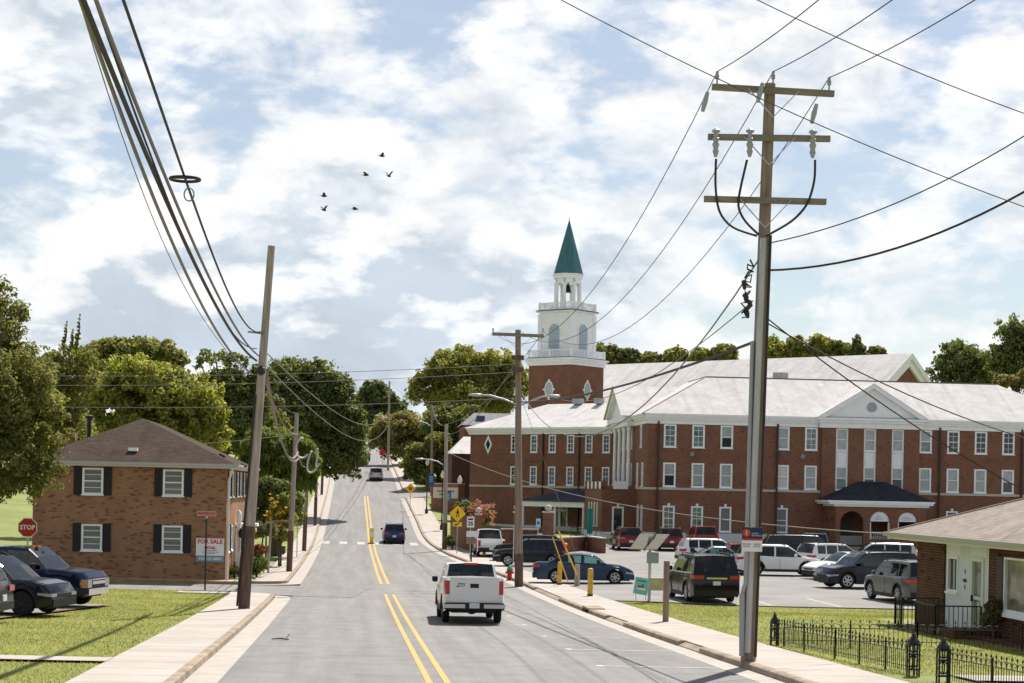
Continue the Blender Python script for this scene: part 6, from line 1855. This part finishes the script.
# lamp posts with banners
LG = 'black lamp posts with blue banners'
for k, (px, pyb, D, pyt, lab, bx_, by0_, by1_) in enumerate(((426.5, 511, 184, 459, 'farthest black lamp post with blue banner by the brick wall sign', (1, 7), 474, 486), (441.5, 531, 164, 471, 'middle black lamp post with blue banner behind the wooden pole', (2, 9), 491, 502), (458.5, 545, 143, 475.5, 'nearest black lamp post with large blue banner by the crossing sign', (1.5, 9.5), 498, 512))):
    b = at(px, pyb, D); b.z = h(b.x, b.y)
    q = thing('lamp_post', lab, 'street lamp', b, group=LG)
    H_ = at(px, pyt, D).z - b.z; kk = D/F
    MB().lathe([(.16, 0), (.16, .35), (.08, .5), (.055, 1.0), (.045, H_ - .75), (.10, H_ - .72), (.10, H_ - .66)], (0, 0, 0), 10).build('post', M_BLKMET, q, 50)
    MB().lathe([(.10, H_ - .65), (.20, H_ - .45), (.19, H_ - .3), (.09, H_ - .1), (.03, H_), (0, H_ + .02)], (0, 0, 0), 12).build('globe', mat('lamp_globe', (.72, .66, .52), .4), q, 60)
    za, zb = at(px, by1_, D).z - b.z, at(px, by0_, D).z - b.z
    MB().box(bx_[0]*kk, bx_[1]*kk, -.02, .02, za, zb).build('banner', mat('banner_blue', (.035, .10, .26), .7, var=.2, vscale=2), q)
    for z in (za, zb): MB().tube([(0, 0, z), (bx_[1]*kk, 0, z)], .02, 6).build('banner_arm', M_BLKMET, q)
    ln_ = MB()
    for j in range(4): ln_.box(bx_[0]*kk + .12, bx_[1]*kk - .12, -.028, -.021, zb - .3 - .16*j, zb - .22 - .16*j)
    ln_.build('lettering', mat('banner_pale', (.35, .45, .6), .7), q)
# brick sign walls, gate piers and ramp walls
def brick_wall(label, pa, pb, D0, D1_, ytop, ybot, th=.4, name='brick_wall', capm=True, cat='wall'):
    a, b = at(pa, ybot, D0), at(pb, ybot, D1_)
    za = h(a.x, a.y); zb = h(b.x, b.y)
    top = at((pa+pb)/2, ytop, (D0 + D1_)/2).z
    r = thing(name, label, cat, (a.x, a.y, za), math.atan2(b.y - a.y, b.x - a.x))
    L_ = math.hypot(b.x - a.x, b.y - a.y)
    MB().box(0, L_, 0, th, -1.2, top - za).build('wall', M_BR_RED, r)
    if capm: MB().box(-.05, L_ + .05, -.05, th + .05, top - za + .002, top - za + .1).build('coping', MATS['pale_stone'], r)
    return r, L_, top - za
r, L_, H_ = brick_wall('brick wall sign with pale lettered panel on the lawn', 431, 460, 192, 187, 484, 505, .5, 'wall_sign', True, 'sign')
MB().box(.5, L_ - .4, -.05, -.005, H_ - 1.5, H_ - .35).build('panel', mat('sign_cream', (.55, .50, .40), .6), r)
MB().box(.4, L_ - .3, -.07, -.01, H_ - .3, H_ + .0).build('band', mat('sign_maroon', (.25, .05, .04), .6), r)
for z_, w_ in ((H_ - .75, .72), (H_ - 1.1, .5)):
    b = MB(); q = L_/2 - L_*w_*.4
    while q < L_/2 + L_*w_*.4: b.box(q, q + .14, -.06, -.051, z_ - .08, z_ + .08); q += .19
    b.build('lettering', mat('sign_dark', (.10, .08, .07), .6), r)
brick_wall('long low brick retaining wall beside uphill flower beds', 425, 433, 226, 224, 478.5, 492, .4)
o_w, _, _ = brick_wall('dark brick boundary wall behind the yellow crossing sign', 450, 474, 146, 134, 517, 545, .5)
o_w.children[0].data.materials[0] = MATS['dark_brick']
r, L_, H_ = brick_wall('brick gate pier with ball top left of the lamp pole', 474.5, 481, 133, 133, 515, 545, .5, 'gate_pier', True, 'pier')
MB().lathe([(.12, H_ + .1), (.12, H_ + .16), (.24, H_ + .3), (.22, H_ + .45), (0, H_ + .58)], (L_/2, .25, 0), 12).build('ball', MATS['pale_stone'], r, 60)
for k, (a, b, lab) in enumerate(((513, 520, 'brick gate pier with stone ball partly behind the lamp pole'), (542.5, 553.5, 'brick gate pier with stone ball right of the lamp pole'))):
    r, L_, H_ = brick_wall(lab, a, b, 131, 131, 513, 537, .85, 'gate_pier', True, 'pier')
    MB().lathe([(.2, H_ + .1), (.14, H_ + .17), (.26, H_ + .34), (.22, H_ + .5), (0, H_ + .62)], (L_/2, .42, 0), 12).build('ball', MATS['pale_stone'], r, 60)
brick_wall('low brick wall with stone coping between the gate piers', 501, 537, 132, 132, 530, 540, .4)
brick_wall('low brick ramp wall left of the entrance ramp', 560, 586, 128, 133, 538, 549, .35)
brick_wall('low brick ramp wall right of the entrance ramp', 586, 601, 133, 129, 538, 551, .35)
rm = MB(); a, b = at(586.5, 552, 131), at(600, 552, 128.5)
ra_ = MB(); A = at(575, 545, 139)
for k in range(3): pass
rr2 = thing('ramp_railing', 'dark iron ramp railing before the blue canopy entrance', 'railing', at(571, 533, 137), 0)
rr2.location.z = h(rr2.location.x, rr2.location.y)
railing('railing', [(0, 0, .6), (1.9, .3, .3), (3.2, -1.2, 0)], 1.0, .16, rr2)
# teal awning and pots by the entrance
q = at(590, 530, 158); q.z = 0
fl = thing('teal_banner', 'teal feather banner beside the blue roofed canopy', 'banner', q); MB().tube([(0, 0, 0), (0, 0, 2.6)], .03, 6).build('pole', M_BLKMET, fl); MB().box(-.28, .22, -.02, .02, .3, 2.5).build('cloth', mat('teal_cloth', (.02, .30, .30), .6), fl)
# porch lamp post and black box at the office side wall
q = house.matrix_basis @ Vector((.28, 5.2, 0)); q.z = h(q.x, q.y)
pl_ = thing('porch_lantern', 'white post with lantern and hanging black box by the brick house', 'lantern', q)
MB().box(-.09, .09, -.09, .09, -.2, 2.6).build('post', M_TRIM, pl_)
MB().lathe([(.08, 2.6), (.13, 2.7), (.14, 3.1), (.06, 3.25), (0, 3.3)], (0, 0, 0), 8).build('lantern', M_TRIM, pl_)
MB().lathe([(.0, 1.9), (.12, 1.95), (.16, 2.2), (.05, 2.4)], (.15, -.2, 0), 8).build('wall_lamp', M_BLKMET, pl_)
MB().box(.14, .42, -.25, .1, 1.3, 1.95).build('hanging_box', M_BLKMET, pl_)
# timber sign frame by the driveway, without its board
q = at(268, 570, 95); q.z = h(q.x, q.y)
ff = thing('timber_frame', 'bare timber post and crossbar frame beside the boxwood shrubs', 'frame', q)
MB().tube([(0, 0, -.2), (.12, 0, at(268, 521, 95).z - q.z)], .06, 8).build('post', M_WOOD, ff)
e = at(292, 521.5, 95) - q; MB().bar((.05, 0, e.z), (e.x, 0, e.z), .09).build('crossbar', M_WOODB, ff)
MB().bar((-.25, 0, -.1), (.02, 0, 1.3), .05).build('stay', M_WOOD, ff)
# stick on the road
q = ground(281, 641); sk = MB(); sk.tube([(-.25, 0, .03), (0, .02, .05), (.2, 0, .03)], [.015, .025, .02], 6); sk.tube([(.12, .0, .04), (.19, .1, .16)], .012, 5)
so2 = sk.build('branch', M_WOODB); so2.location = q; so2.rotation_euler = (0, 0, R(-12)); tag(so2, 'small broken branch lying on the road surface', 'branch')
# ------------------------------------------------------------ iron fences in front of the bungalow
def fence(name, label, pts, hgt=.60, gap=.115, posts=1.9):
    P_ = [Vector(p) for p in pts]
    r = thing(name, label, 'fence', P_[0], group='black iron fences')
    mb = MB(); pm_ = MB(); fin = MB()
    for i in range(len(P_) - 1):
        a, b = P_[i] - P_[0], P_[i+1] - P_[0]
        L_ = (b - a).length; n = max(1, int(L_/gap)); up = Vector((0, 0, 1)); d = (b - a)/L_
        mb.bar(a + up*(hgt - .14), b + up*(hgt - .14), .018, .018); mb.bar(a + up*.14, b + up*.14, .018, .016)
        for k in range(n + 1):
            q = a + (b - a)*k/n
            tall = k % 2 == 0
            mb.bar(q + up*.04, q + up*(hgt - .14 if not tall else hgt), .012)
            if not tall and k < n:      # hoop between two pickets
                c = q + up*(hgt - .13)
                mb.tube([c + d*gap*math.cos(t) + up*.11*math.sin(t) for t in np.linspace(0, math.pi, 7)], .008, 4)
            if tall: mb.lathe([(.0, 0), (.022, .03), (.0, .09)], q + up*hgt, 4)
        m_ = max(1, round(L_/posts))
        for k in range(m_ + 1):
            q = a + (b - a)*k/m_
            MB().bar(q - up*.1, q + up*(hgt + .02), .036).build('stay', M_BLKMET, r)
    mb.build('pickets', M_BLKMET, r)
    return r
def fpt(t, D): X = Xc(D) + t; return Vector((X, D, h(X, D)))
fence('iron_fence', 'black iron fence along the sidewalk from corner post to gate', [fpt(9.15, 45.6), fpt(9.4, 41), fpt(9.7, 36.2)])
fence('iron_fence', 'black iron fence along the sidewalk on the near side of gate', [fpt(9.75, 34.3), fpt(9.9, 30), fpt(10.0, 26)])
fence('iron_fence', 'black iron fence crossing the lawn in front of the bungalow', [fpt(9.3, 45.4), fpt(12.5, 44.9), fpt(15.0, 44.6)])
def gpost(label, p, hgt=.64, s=.10):
    r = thing('fence_post', label, 'fence post', p, group='ornate iron fence posts')
    mb = MB()
    for i in (-1, 1):
        for j in (-1, 1): mb.bar((i*s, j*s, -.1), (i*s, j*s, hgt), .03)
    mb.build('corner_bars', M_BLKMET, r)
    sc = MB()
    for z in (.12, .42, hgt - .03): sc.box(-s - .02, s + .02, -s - .02, s + .02, z - .015, z + .015)
    for z in (.27, .57): 
        for a in range(2): sc.tube([( (.09*math.cos(t) if a else 0), (0 if a else .09*math.cos(t)), z + .12*math.sin(t)) for t in np.linspace(0, 2*math.pi, 11)], .014, 5)
    sc.build('scrollwork', M_BLKMET, r)
    MB().lathe([(s*1.35, hgt), (s*1.1, hgt + .06), (.05, hgt + .13), (.035, hgt + .2), (.05, hgt + .19), (.025, hgt + .21), (.0, hgt + .27)], (0, 0, 0), 8).build('finial', M_BLKMET, r)
gpost('ornate iron gate post left of the garden path opening', fpt(9.62, 36.0))
gpost('ornate iron gate post right of the garden path opening', fpt(9.66, 34.3))
gpost('slim ornate corner post where the two iron fences meet', fpt(9.15, 45.8), .58, .09)
# birds
BW_ = 'small flock of birds'
for k, (x, y, D, ang, fl_, lab) in enumerate(((382, 156, 95, 20, .5, 'highest bird of the flock'), (366, 175, 95, -15, .4, 'bird at the left of the upper three'), (389, 176, 95, 60, 1.0, 'bird with raised wings right of the upper three'), (324, 196, 95, 10, .5, 'bird at the upper left of the flock'), (324, 210, 95, 50, .9, 'lowest left bird with raised wings'), (355, 209, 95, -5, .15, 'bird gliding flat below the middle of the flock'))):
    r = thing('bird', lab, 'bird', at(x, y, D), R(ang), BW_)
    m_ = mat('bird_grey', (.06, .055, .05), .8)
    MB().lathe([(0, -.16), (.05, -.1), (.07, 0), (.05, .1), (.03, .14), (0, .19)], (0, 0, 0), 8, 'x').build('body', m_, r, 60)
    for s in (-1, 1):
        up = fl_
        MB().add([(.08, s*.03, .03), (-.07, s*.03, .03), (.06, s*.18, .03 + .16*up), (-.08, s*.17, .02 + .15*up), (-.06, s*.33, .03 + .22*up), (.08, s*.03, .045), (-.07, s*.03, .045), (.06, s*.18, .045 + .16*up), (-.08, s*.17, .035 + .15*up)],
                 [(0, 1, 3, 2), (2, 3, 4), (5, 7, 8, 6), (7, 4, 8), (0, 2, 7, 5), (1, 6, 8, 3)]).build('wing', m_, r)
    MB().add([(-.12, -.02, 0), (-.12, .02, 0), (-.24, .05, 0), (-.24, -.05, 0), (-.12, -.02, .012), (-.12, .02, .012), (-.24, .05, .012), (-.24, -.05, .012)], [(0, 1, 2, 3), (7, 6, 5, 4), (0, 4, 5, 1), (2, 6, 7, 3), (1, 5, 6, 2), (3, 7, 4, 0)]).build('tail', m_, r)

# ================================================================== TREES AND PLANTS
M_BARK = mat('bark', (0.075, 0.055, 0.04), 0.9, var=0.3, vscale=3)
L_MID = leaf_mat('leaves_mid', (0.115, 0.140, 0.036), (0.250, 0.245, 0.085), .46)
L_YEL = leaf_mat('leaves_yellow_green', (0.185, 0.225, 0.045), (0.340, 0.345, 0.100), .48)
L_DARK = leaf_mat('leaves_dark', (0.075, 0.108, 0.034), (0.185, 0.205, 0.072), .40)
L_OLIVE = leaf_mat('leaves_olive', (0.160, 0.155, 0.058), (0.275, 0.245, 0.10), .44)
L_GOLD = leaf_mat('leaves_gold', (0.150, 0.170, 0.042), (0.285, 0.280, 0.085), .46)
L_BLUE = leaf_mat('leaves_bluegreen', (0.080, 0.110, 0.050), (0.165, 0.180, 0.080), .38)
L_BOX = leaf_mat('leaves_boxwood', (0.085, 0.125, 0.03), (0.20, 0.225, 0.06), .3)
def leaf_mesh(name, parent, m, C, N_, size, elong=1.0, droop=0.0, seed=1, norm=None):
    """N_ leaf-sized faces scattered round clump centres C = [(x,y,z,r)]"""
    g = np.random.default_rng(seed)
    C = np.array(C, dtype=np.float32)
    vol = C[:, 3]**2
    idx = g.choice(len(C), N_, p=vol/vol.sum())
    d = g.normal(size=(N_, 3)); d /= np.linalg.norm(d, axis=1, keepdims=True)
    rad = C[idx, 3] * g.uniform(.25, 1.0, N_)**.6
    P = C[idx, :3] + d * rad[:, None] * np.array([1, 1, .85])
    n = d * .9 + g.normal(size=(N_, 3)) * .55 + np.array([0, 0, .45])
    n /= np.linalg.norm(n, axis=1, keepdims=True)
    a = g.normal(size=(N_, 3)) + np.array([0, 0, -droop])
    u = a - n * np.sum(a*n, axis=1, keepdims=True); u /= np.linalg.norm(u, axis=1, keepdims=True)
    w = np.cross(n, u)
    s = size * g.uniform(.55, 1.35, N_)[:, None]
    l = s * elong; q = s * .5
    V = np.stack([P - u*l*.5, P - u*l*.05 + w*q, P + u*l*.6, P - u*l*.05 - w*q], axis=1).reshape(-1, 3).astype(np.float32)
    me = bpy.data.meshes.new(name)
    me.vertices.add(len(V)); me.vertices.foreach_set('co', V.ravel())
    me.loops.add(len(V)); me.loops.foreach_set('vertex_index', np.arange(len(V), dtype=np.int32))
    k = len(V)//4
    me.polygons.add(k); me.polygons.foreach_set('loop_start', np.arange(0, len(V), 4, dtype=np.int32)); me.polygons.foreach_set('loop_total', np.full(k, 4, dtype=np.int32))
    me.update(); me.validate(); me.materials.append(m)
    o = bpy.data.objects.new(name, me); COL.objects.link(o); o.parent = parent
    return o
TN = [100]
def tree(label, base_px, D, crowns, m, n, size, clump=.17, nclump=26, trunk=.25, name='tree', cat='tree', group=None, elong=1.35, droop=0, spiky=0, twigs=(), shoots=()):
    """crowns: picture ellipses (cx, cy, rx, ry) at distance D turned into real blobs; trunk stands on the ground under base_px"""
    TN[0] += 1
    g = np.random.default_rng(TN[0])
    if D < 0: D = ground(base_px, -D).y          # stands where its foot shows in the picture
    size *= .74; n = int(n * 1.7)
    X = (base_px - 512 + ROLL*60) * D / F; b = Vector((X, D, h(X, D)))
    root = thing(name, label, cat, b, group=group)
    Cl = []; cens = []
    area = sum(rx*ry for _, _, rx, ry in crowns)
    for cx, cy, rx, ry in crowns:
        c = at(cx, cy, D) - b; a, e = rx*D/F, ry*D/F
        cens.append((c, a, e))
        k = max(5, int(nclump * rx*ry*len(crowns) / area))
        for _ in range(k):
            d = g.normal(size=3); d /= np.linalg.norm(d)
            if d[2] < -.75: d[2] *= -.4
            f = g.uniform(.45, 1.0)**.55
            r = clump * math.sqrt(a*e) * 2 * g.uniform(.65, 1.35)
            f2 = max(.2, f - r/ (2.2*max(a, e)))
            p = c + Vector((d[0]*a*f2, d[1]*a*f2, d[2]*e*f2))
            Cl.append((p.x, p.y, p.z, r))
        for _ in range(spiky):
            d = g.normal(size=3); d[2] = abs(d[2]) + .3; d /= np.linalg.norm(d)
            p = c + Vector((d[0]*a, d[1]*a, d[2]*e)) * g.uniform(.95, 1.12)
            Cl.append((p.x, p.y, p.z, clump*math.sqrt(a*e)*.55))
    for x, y, r in twigs:
        q = at(x, y, D) - b; Cl.append((q.x, q.y, q.z, r))
    leaf_mesh('crown', root, m, Cl, n, size, elong, droop, TN[0])
    t = MB()
    zlow = min(c.z - e*.75 for c, a, e in cens)
    top = max(cens, key=lambda q: q[0].z)[0]
    tp = [Vector((0, 0, -.3)), Vector((0.05*trunk, 0, max(.4, zlow*.55))), Vector((top.x*.15, top.y*.15, max(.8, zlow*1.05))), Vector((top.x*.6, top.y*.6, top.z*.75)), Vector(top)]
    t.tube(tp, [trunk*1.25, trunk, trunk*.85, trunk*.45, trunk*.12], 8)
    for i in range(min(len(Cl), 16)):
        q = Vector(Cl[g.integers(len(Cl))][:3]); s_ = tp[2].lerp(tp[3], g.uniform(0, .9))
        t.tube([s_, s_.lerp(q, .5) + Vector((0, 0, .12*(q - s_).length)), q], [trunk*.32, trunk*.2, trunk*.05], 5)
    for p0, p1 in shoots:
        a, b_ = at(*p0, D) - b, at(*p1, D) - b
        t.tube([a, a.lerp(b_, .5) + Vector((.08, 0, 0)), b_], [.06, .04, .012], 5)
        leaf_mesh('sprig', root, m, [(*a.lerp(b_, k), .16 - .1*k) for k in np.linspace(.1, 1, 9)], 150, size*.8, elong, droop, TN[0] + 500)
    t.build('trunk', M_BARK, root, 60)
    return root
GT = 'trees behind the brick house'
tree('tall dark leafed tree at the left picture edge over the parked cars', -38, 66, [(-22, 322, 52, 52), (-30, 395, 92, 70), (0, 455, 66, 52), (38, 425, 36, 42), (52, 470, 22, 26), (10, 486, 40, 22), (-40, 480, 60, 40)], leaf_mat('leaves_bronze_green', (0.085, 0.110, 0.032), (0.240, 0.235, 0.090), .44), 60000, .115, .085, 150, .3, spiky=9, elong=1.7, droop=.4)
tree('loose green tree with bare twigs on top next to left edge tree', 60, 108, [(72, 372, 38, 34), (40, 395, 50, 45), (62, 430, 40, 35)], L_MID, 14000, .20, .14, 60, .22, group=GT, spiky=4, twigs=[(78, 336, .22), (64, 340, .2), (62, 346, .25), (77, 345, .25)], shoots=[((76, 350), (80, 315)), ((63, 350), (67, 322)), ((71, 352), (73, 330))])
tree('mid green tree rising behind the yellow green crown', 118, 150, [(112, 358, 30, 22), (140, 352, 26, 18), (95, 365, 26, 24), (165, 362, 24, 22)], L_MID, 9000, .34, .16, 46, .3, group=GT)
tree('wide yellow green tree behind the brown hip roof', 150, 118, [(150, 392, 46, 34), (190, 408, 40, 38), (110, 408, 42, 36), (205, 432, 28, 30), (150, 430, 55, 30), (130, 375, 30, 22)], L_YEL, 25000, .26, .105, 130, .35, group=GT, spiky=6)
tree('dark tree with airy flat topped crown left of the leaning pole', 225, 145, [(216, 358, 22, 9), (202, 365, 10, 7), (236, 362, 14, 10), (228, 392, 30, 26), (245, 425, 30, 32), (215, 430, 24, 24), (262, 380, 18, 18)], L_DARK, 14000, .30, .14, 70, .3, group=GT, spiky=3)
tree('mid green tree filling the gap behind the leaning pole', 250, 160, [(246, 405, 24, 26), (268, 420, 22, 26), (235, 440, 24, 26), (262, 448, 26, 24)], L_MID, 11000, .34, .12, 70, .3, group=GT, spiky=4)
tree('big dark tree on the left leaning over the street', 296, 176, [(292, 378, 27, 24), (318, 372, 20, 16), (330, 394, 26, 28), (300, 415, 40, 36), (338, 428, 30, 30), (322, 458, 38, 22), (352, 452, 18, 24), (346, 474, 17, 9), (270, 395, 20, 26), (358, 416, 10, 16)], L_DARK, 32000, .32, .10, 170, .45, spiky=6)
tree('weeping tree with hanging yellow green strands behind the looped cables', 276, 120, [(266, 448, 30, 20), (290, 452, 26, 24), (278, 470, 38, 26), (302, 470, 18, 30), (256, 470, 20, 24)], leaf_mat('leaves_weeping', (0.095, 0.140, 0.025), (0.18, 0.21, 0.045), .4), 17000, .16, .14, 60, .3, elong=4.5, droop=3.5)
GS = 'shrubs beside the brick house'
for k, (lab, bp, D, cr, m, n, s) in enumerate((
    ('dark dense shrub mass behind the yellow flowers', 262, 116, [(258, 500, 20, 24), (275, 492, 22, 18), (292, 505, 14, 22), (256, 520, 20, 16), (276, 516, 18, 18)], L_DARK, 12000, .22),
    ('tall shrub dotted with orange yellow flowers', 279, 104, [(279, 512, 10, 12), (284, 500, 9, 9), (275, 525, 10, 9), (290, 518, 7, 10), (280, 534, 10, 9)], L_YEL, 6000, .16),
    ('pale grey green bush before the flowering shrub', 266, 101, [(266, 529, 12, 9)], leaf_mat('leaves_sage', (.15, .17, .08), (.26, .26, .14), .3), 2500, .13),
    ('golden low bush beside the black box', 251, 101, [(252, 535, 6, 6)], leaf_mat('leaves_amber', (.36, .24, .04), (.55, .34, .06), .3), 900, .12),
    ('rusty red low shrubs under the low wall', 256, 97, [(257, 549, 12, 4)], leaf_mat('leaves_rust', (.18, .07, .035), (.28, .11, .06), .3), 1500, .10),
    ('large rounded boxwood right of the leaning pole base', 257, -577, [(257, 566, 12, 11)], L_BOX, 5000, .07),
    ('rounded boxwood left of the leaning pole', 236, -573, [(236, 562, 11, 10)], L_BOX, 4000, .07),
    ('smallest low boxwood in front of the others', 235, -578, [(235, 571, 9, 6)], L_BOX, 2500, .06),
    ('rounded boxwood behind the large one', 259, -564, [(259, 554, 9, 7)], L_BOX, 2500, .07),
    ('small green bush at the foot of the low wall', 281, 104, [(281, 540, 4, 4)], L_BOX, 700, .08),
)):
    tree(lab, bp, D, cr, m, n, s, .22, 22, .05, 'shrub', 'shrub', GS)
fl = leaf_mat('petals_orange', (.70, .40, .04), (.80, .62, .10), .3)
sh = [o for o in COL.objects if o.get('label', '').startswith('tall shrub dotted')][0]
g = np.random.default_rng(5)
Cf = []
for k in range(40):
    q = at(279 + g.normal()*7, 512 + g.normal()*10, 103.4 + g.normal()*.3) - sh.location; Cf.append((q.x, q.y, q.z, .10))
leaf_mesh('flowers', sh, fl, Cf, 300, .085, 1.0, 0, 8)
lwall = ground(262, 553)
r = thing('retaining_wall', 'low dark retaining wall under the flowering shrubs', 'wall', (lwall.x, lwall.y, h(lwall.x, lwall.y)), 0); MB().box(0, 1.6, 0, .3, -.3, .5).build('wall', mat('dark_stone', (.09, .075, .065), .9, var=.3, vscale=4), r)
GU = 'trees along the hill road'
tree('distant rounded green tree at the head of the street', 372, 370, [(376, 393, 16, 14), (366, 404, 14, 14), (388, 404, 14, 14), (378, 418, 24, 12)], L_BLUE, 8000, .7, .17, 36, .5, group=GU)
tree('olive brown feathery tree right of the hilltop road', 402, 285, [(392, 432, 24, 20), (415, 428, 24, 18), (404, 448, 28, 18), (378, 438, 14, 16), (430, 440, 16, 20)], L_OLIVE, 12000, .42, .14, 60, .35, group=GU, spiky=3)
tree('tall golden green tree behind the left wing of the building', 470, 255, [(462, 372, 36, 26), (495, 368, 26, 22), (430, 388, 26, 24), (470, 398, 50, 24), (512, 385, 20, 28), (445, 365, 22, 16)], L_GOLD, 26000, .40, .105, 140, .5, group=GU, spiky=6)
tree('dark green tree below the tall golden tree', 455, 232, [(442, 428, 26, 24), (466, 424, 24, 22), (452, 452, 30, 20), (478, 440, 14, 22)], L_DARK, 12000, .40, .15, 60, .4, group=GU)
tree('bright green bushy tree at the right kerb uphill', 428, 226, [(424, 456, 20, 15), (438, 446, 16, 14), (412, 464, 14, 10), (428, 471, 20, 9), (444, 466, 16, 12), (410, 474, 10, 7)], L_MID, 11000, .36, .15, 46, .25, group=GU)
tree('dark tree far up the street on the left side', 340, 262, [(345, 425, 16, 20), (352, 446, 12, 18), (338, 450, 12, 16)], L_DARK, 6000, .45, .16, 40, .3, group=GU)
tree('green tree closing the view at the end of the street', 372, 455, [(366, 418, 16, 14), (386, 414, 16, 14), (376, 430, 22, 12), (398, 414, 16, 14), (390, 432, 20, 10)], L_BLUE, 9000, .9, .17, 40, .4, group=GU)
GB = 'trees behind the church'
for k, (px, cy, rx, ry, m, lab) in enumerate(((604, 356, 16, 13, L_MID, 'green tree just right of the white lantern'), (628, 358, 15, 11, L_BLUE, 'bluish tree second right of the steeple'), (652, 360, 14, 9, L_MID, 'low green tree over the middle of the pale roof'), (676, 357, 14, 11, L_GOLD, 'golden tree over the pale roof left of the big pole'), (700, 358, 14, 10, L_YEL, 'yellow green tree over the pale roof beside the sagging cable'), (724, 355, 14, 12, L_GOLD, 'golden tree touching the left side of the big pole'), (772, 350, 15, 14, L_YEL, 'yellow tree just right of the big pole'), (796, 349, 15, 14, L_GOLD, 'golden tree second right of the big pole'), (822, 347, 15, 14, L_GOLD, 'tallest golden tree over the pale roof'), (842, 351, 11, 12, L_MID, 'green tree left of the pointed conifer'), (877, 354, 10, 8, L_OLIVE, 'small olive tree right of the pointed conifer'))):
    tree(lab, px, 262, [(px, cy, rx, ry), (px - rx*.4, cy + ry*.8, rx*.9, ry), (px + rx*.5, cy + ry*.7, rx*.8, ry*.9)], m, 4200, .42, .17, 34, .3, group=GB, spiky=2)
tree('pointed dark conifer behind the church roof', 857, 258, [(857, 340, 4, 7), (857, 349, 9, 9), (857, 360, 13, 11)], L_DARK, 4500, .36, .2, 34, .25, group=GB)
tree('dark green tree right of the church gable', 962, 214, [(958, 358, 26, 18), (975, 366, 24, 18), (944, 372, 18, 14), (965, 385, 36, 16)], L_DARK, 11000, .34, .14, 60, .35, group=GB, spiky=3)
tree('tallest dark tree at the right picture edge behind the roof', 1012, 206, [(1010, 332, 18, 18), (1024, 345, 22, 26), (1002, 358, 20, 20), (1018, 372, 26, 18), (1045, 350, 25, 30)], L_DARK, 14000, .34, .14, 70, .4, group=GB, spiky=3)
tree('low sunny bush above the roof at the right edge', 1012, 190, [(1012, 383, 18, 8), (1030, 380, 16, 10)], L_OLIVE, 4000, .3, .17, 26, .15, group=GB)
# plantings on the right
GR2 = 'shrubs along the right sidewalk'
for lab, bp, D, cr, m, n, s in (
    ('crape myrtle shrub with pink red blooms by the brick building', 474, 141, [(470, 512, 12, 10), (482, 518, 11, 11), (463, 508, 9, 8)], L_MID, 5000, .22),
    ('small dark hedge at the foot of the crossing sign', 452, 137, [(451, 541, 7, 7)], L_DARK, 1800, .14),
    ('flower bed shrub with orange blooms uphill', 425, -484, [(424, 479, 10, 5)], L_GOLD, 2200, .3),
    ('leafy shrub beside the brick wall sign', 462, -494, [(463, 480, 8, 12), (455, 478, 6, 8)], L_YEL, 3500, .26),
    ('clipped dark hedge below the uphill flower bed', 440, -489, [(436, 483, 14, 4)], L_DARK, 2500, .28),
    ('leafy shrub with pale tips beside the bungalow window', 995, 48.6, [(995, 611, 10, 12), (990, 620, 10, 10), (1003, 604, 6, 8)], leaf_mat('leaves_pale_shrub', (.09, .09, .035), (.22, .18, .09), .3), 5000, .06),
):
    tree(lab, bp, D, cr, m, n, s, .22, 24, .05, 'shrub', 'shrub', GR2)
cm = [o for o in COL.objects if o.get('label', '').startswith('crape myrtle')][0]
Cf = []
for k in range(34):
    q = at(478 + g.normal()*8, 513 + g.normal()*6, 139.6 + g.normal()*.6) - cm.location; Cf.append((q.x, q.y, q.z, .28))
leaf_mesh('flowers', cm, leaf_mat('petals_pink', (.38, .15, .14), (.52, .28, .24), .3), Cf, 1700, .12, 1.0, 0, 9)

# wood added unseen behind the viewpoint: darkens reflections in cars and windows, dims skylight
g = np.random.default_rng(77)
Cw = []
for a in np.linspace(-78, 78, 90):
    if abs(a) < 5: continue
    rr = g.uniform(55, 95)
    X, Y = rr*math.sin(R(a)), -rr*math.cos(R(a)) - 5
    for z in (2, 5.5, 9, 12): Cw.append((X + g.normal()*2, Y + g.normal()*2, h(X, Y) + z*g.uniform(.8, 1.15), g.uniform(2.5, 4.2)))
wd = leaf_mesh('wood', None, L_DARK, Cw, 26000, 1.0, 1.3, 0, 78)
tag(wd, 'unseen belt of trees added behind the viewpoint to darken reflections and skylight', 'wood', kind='stuff')
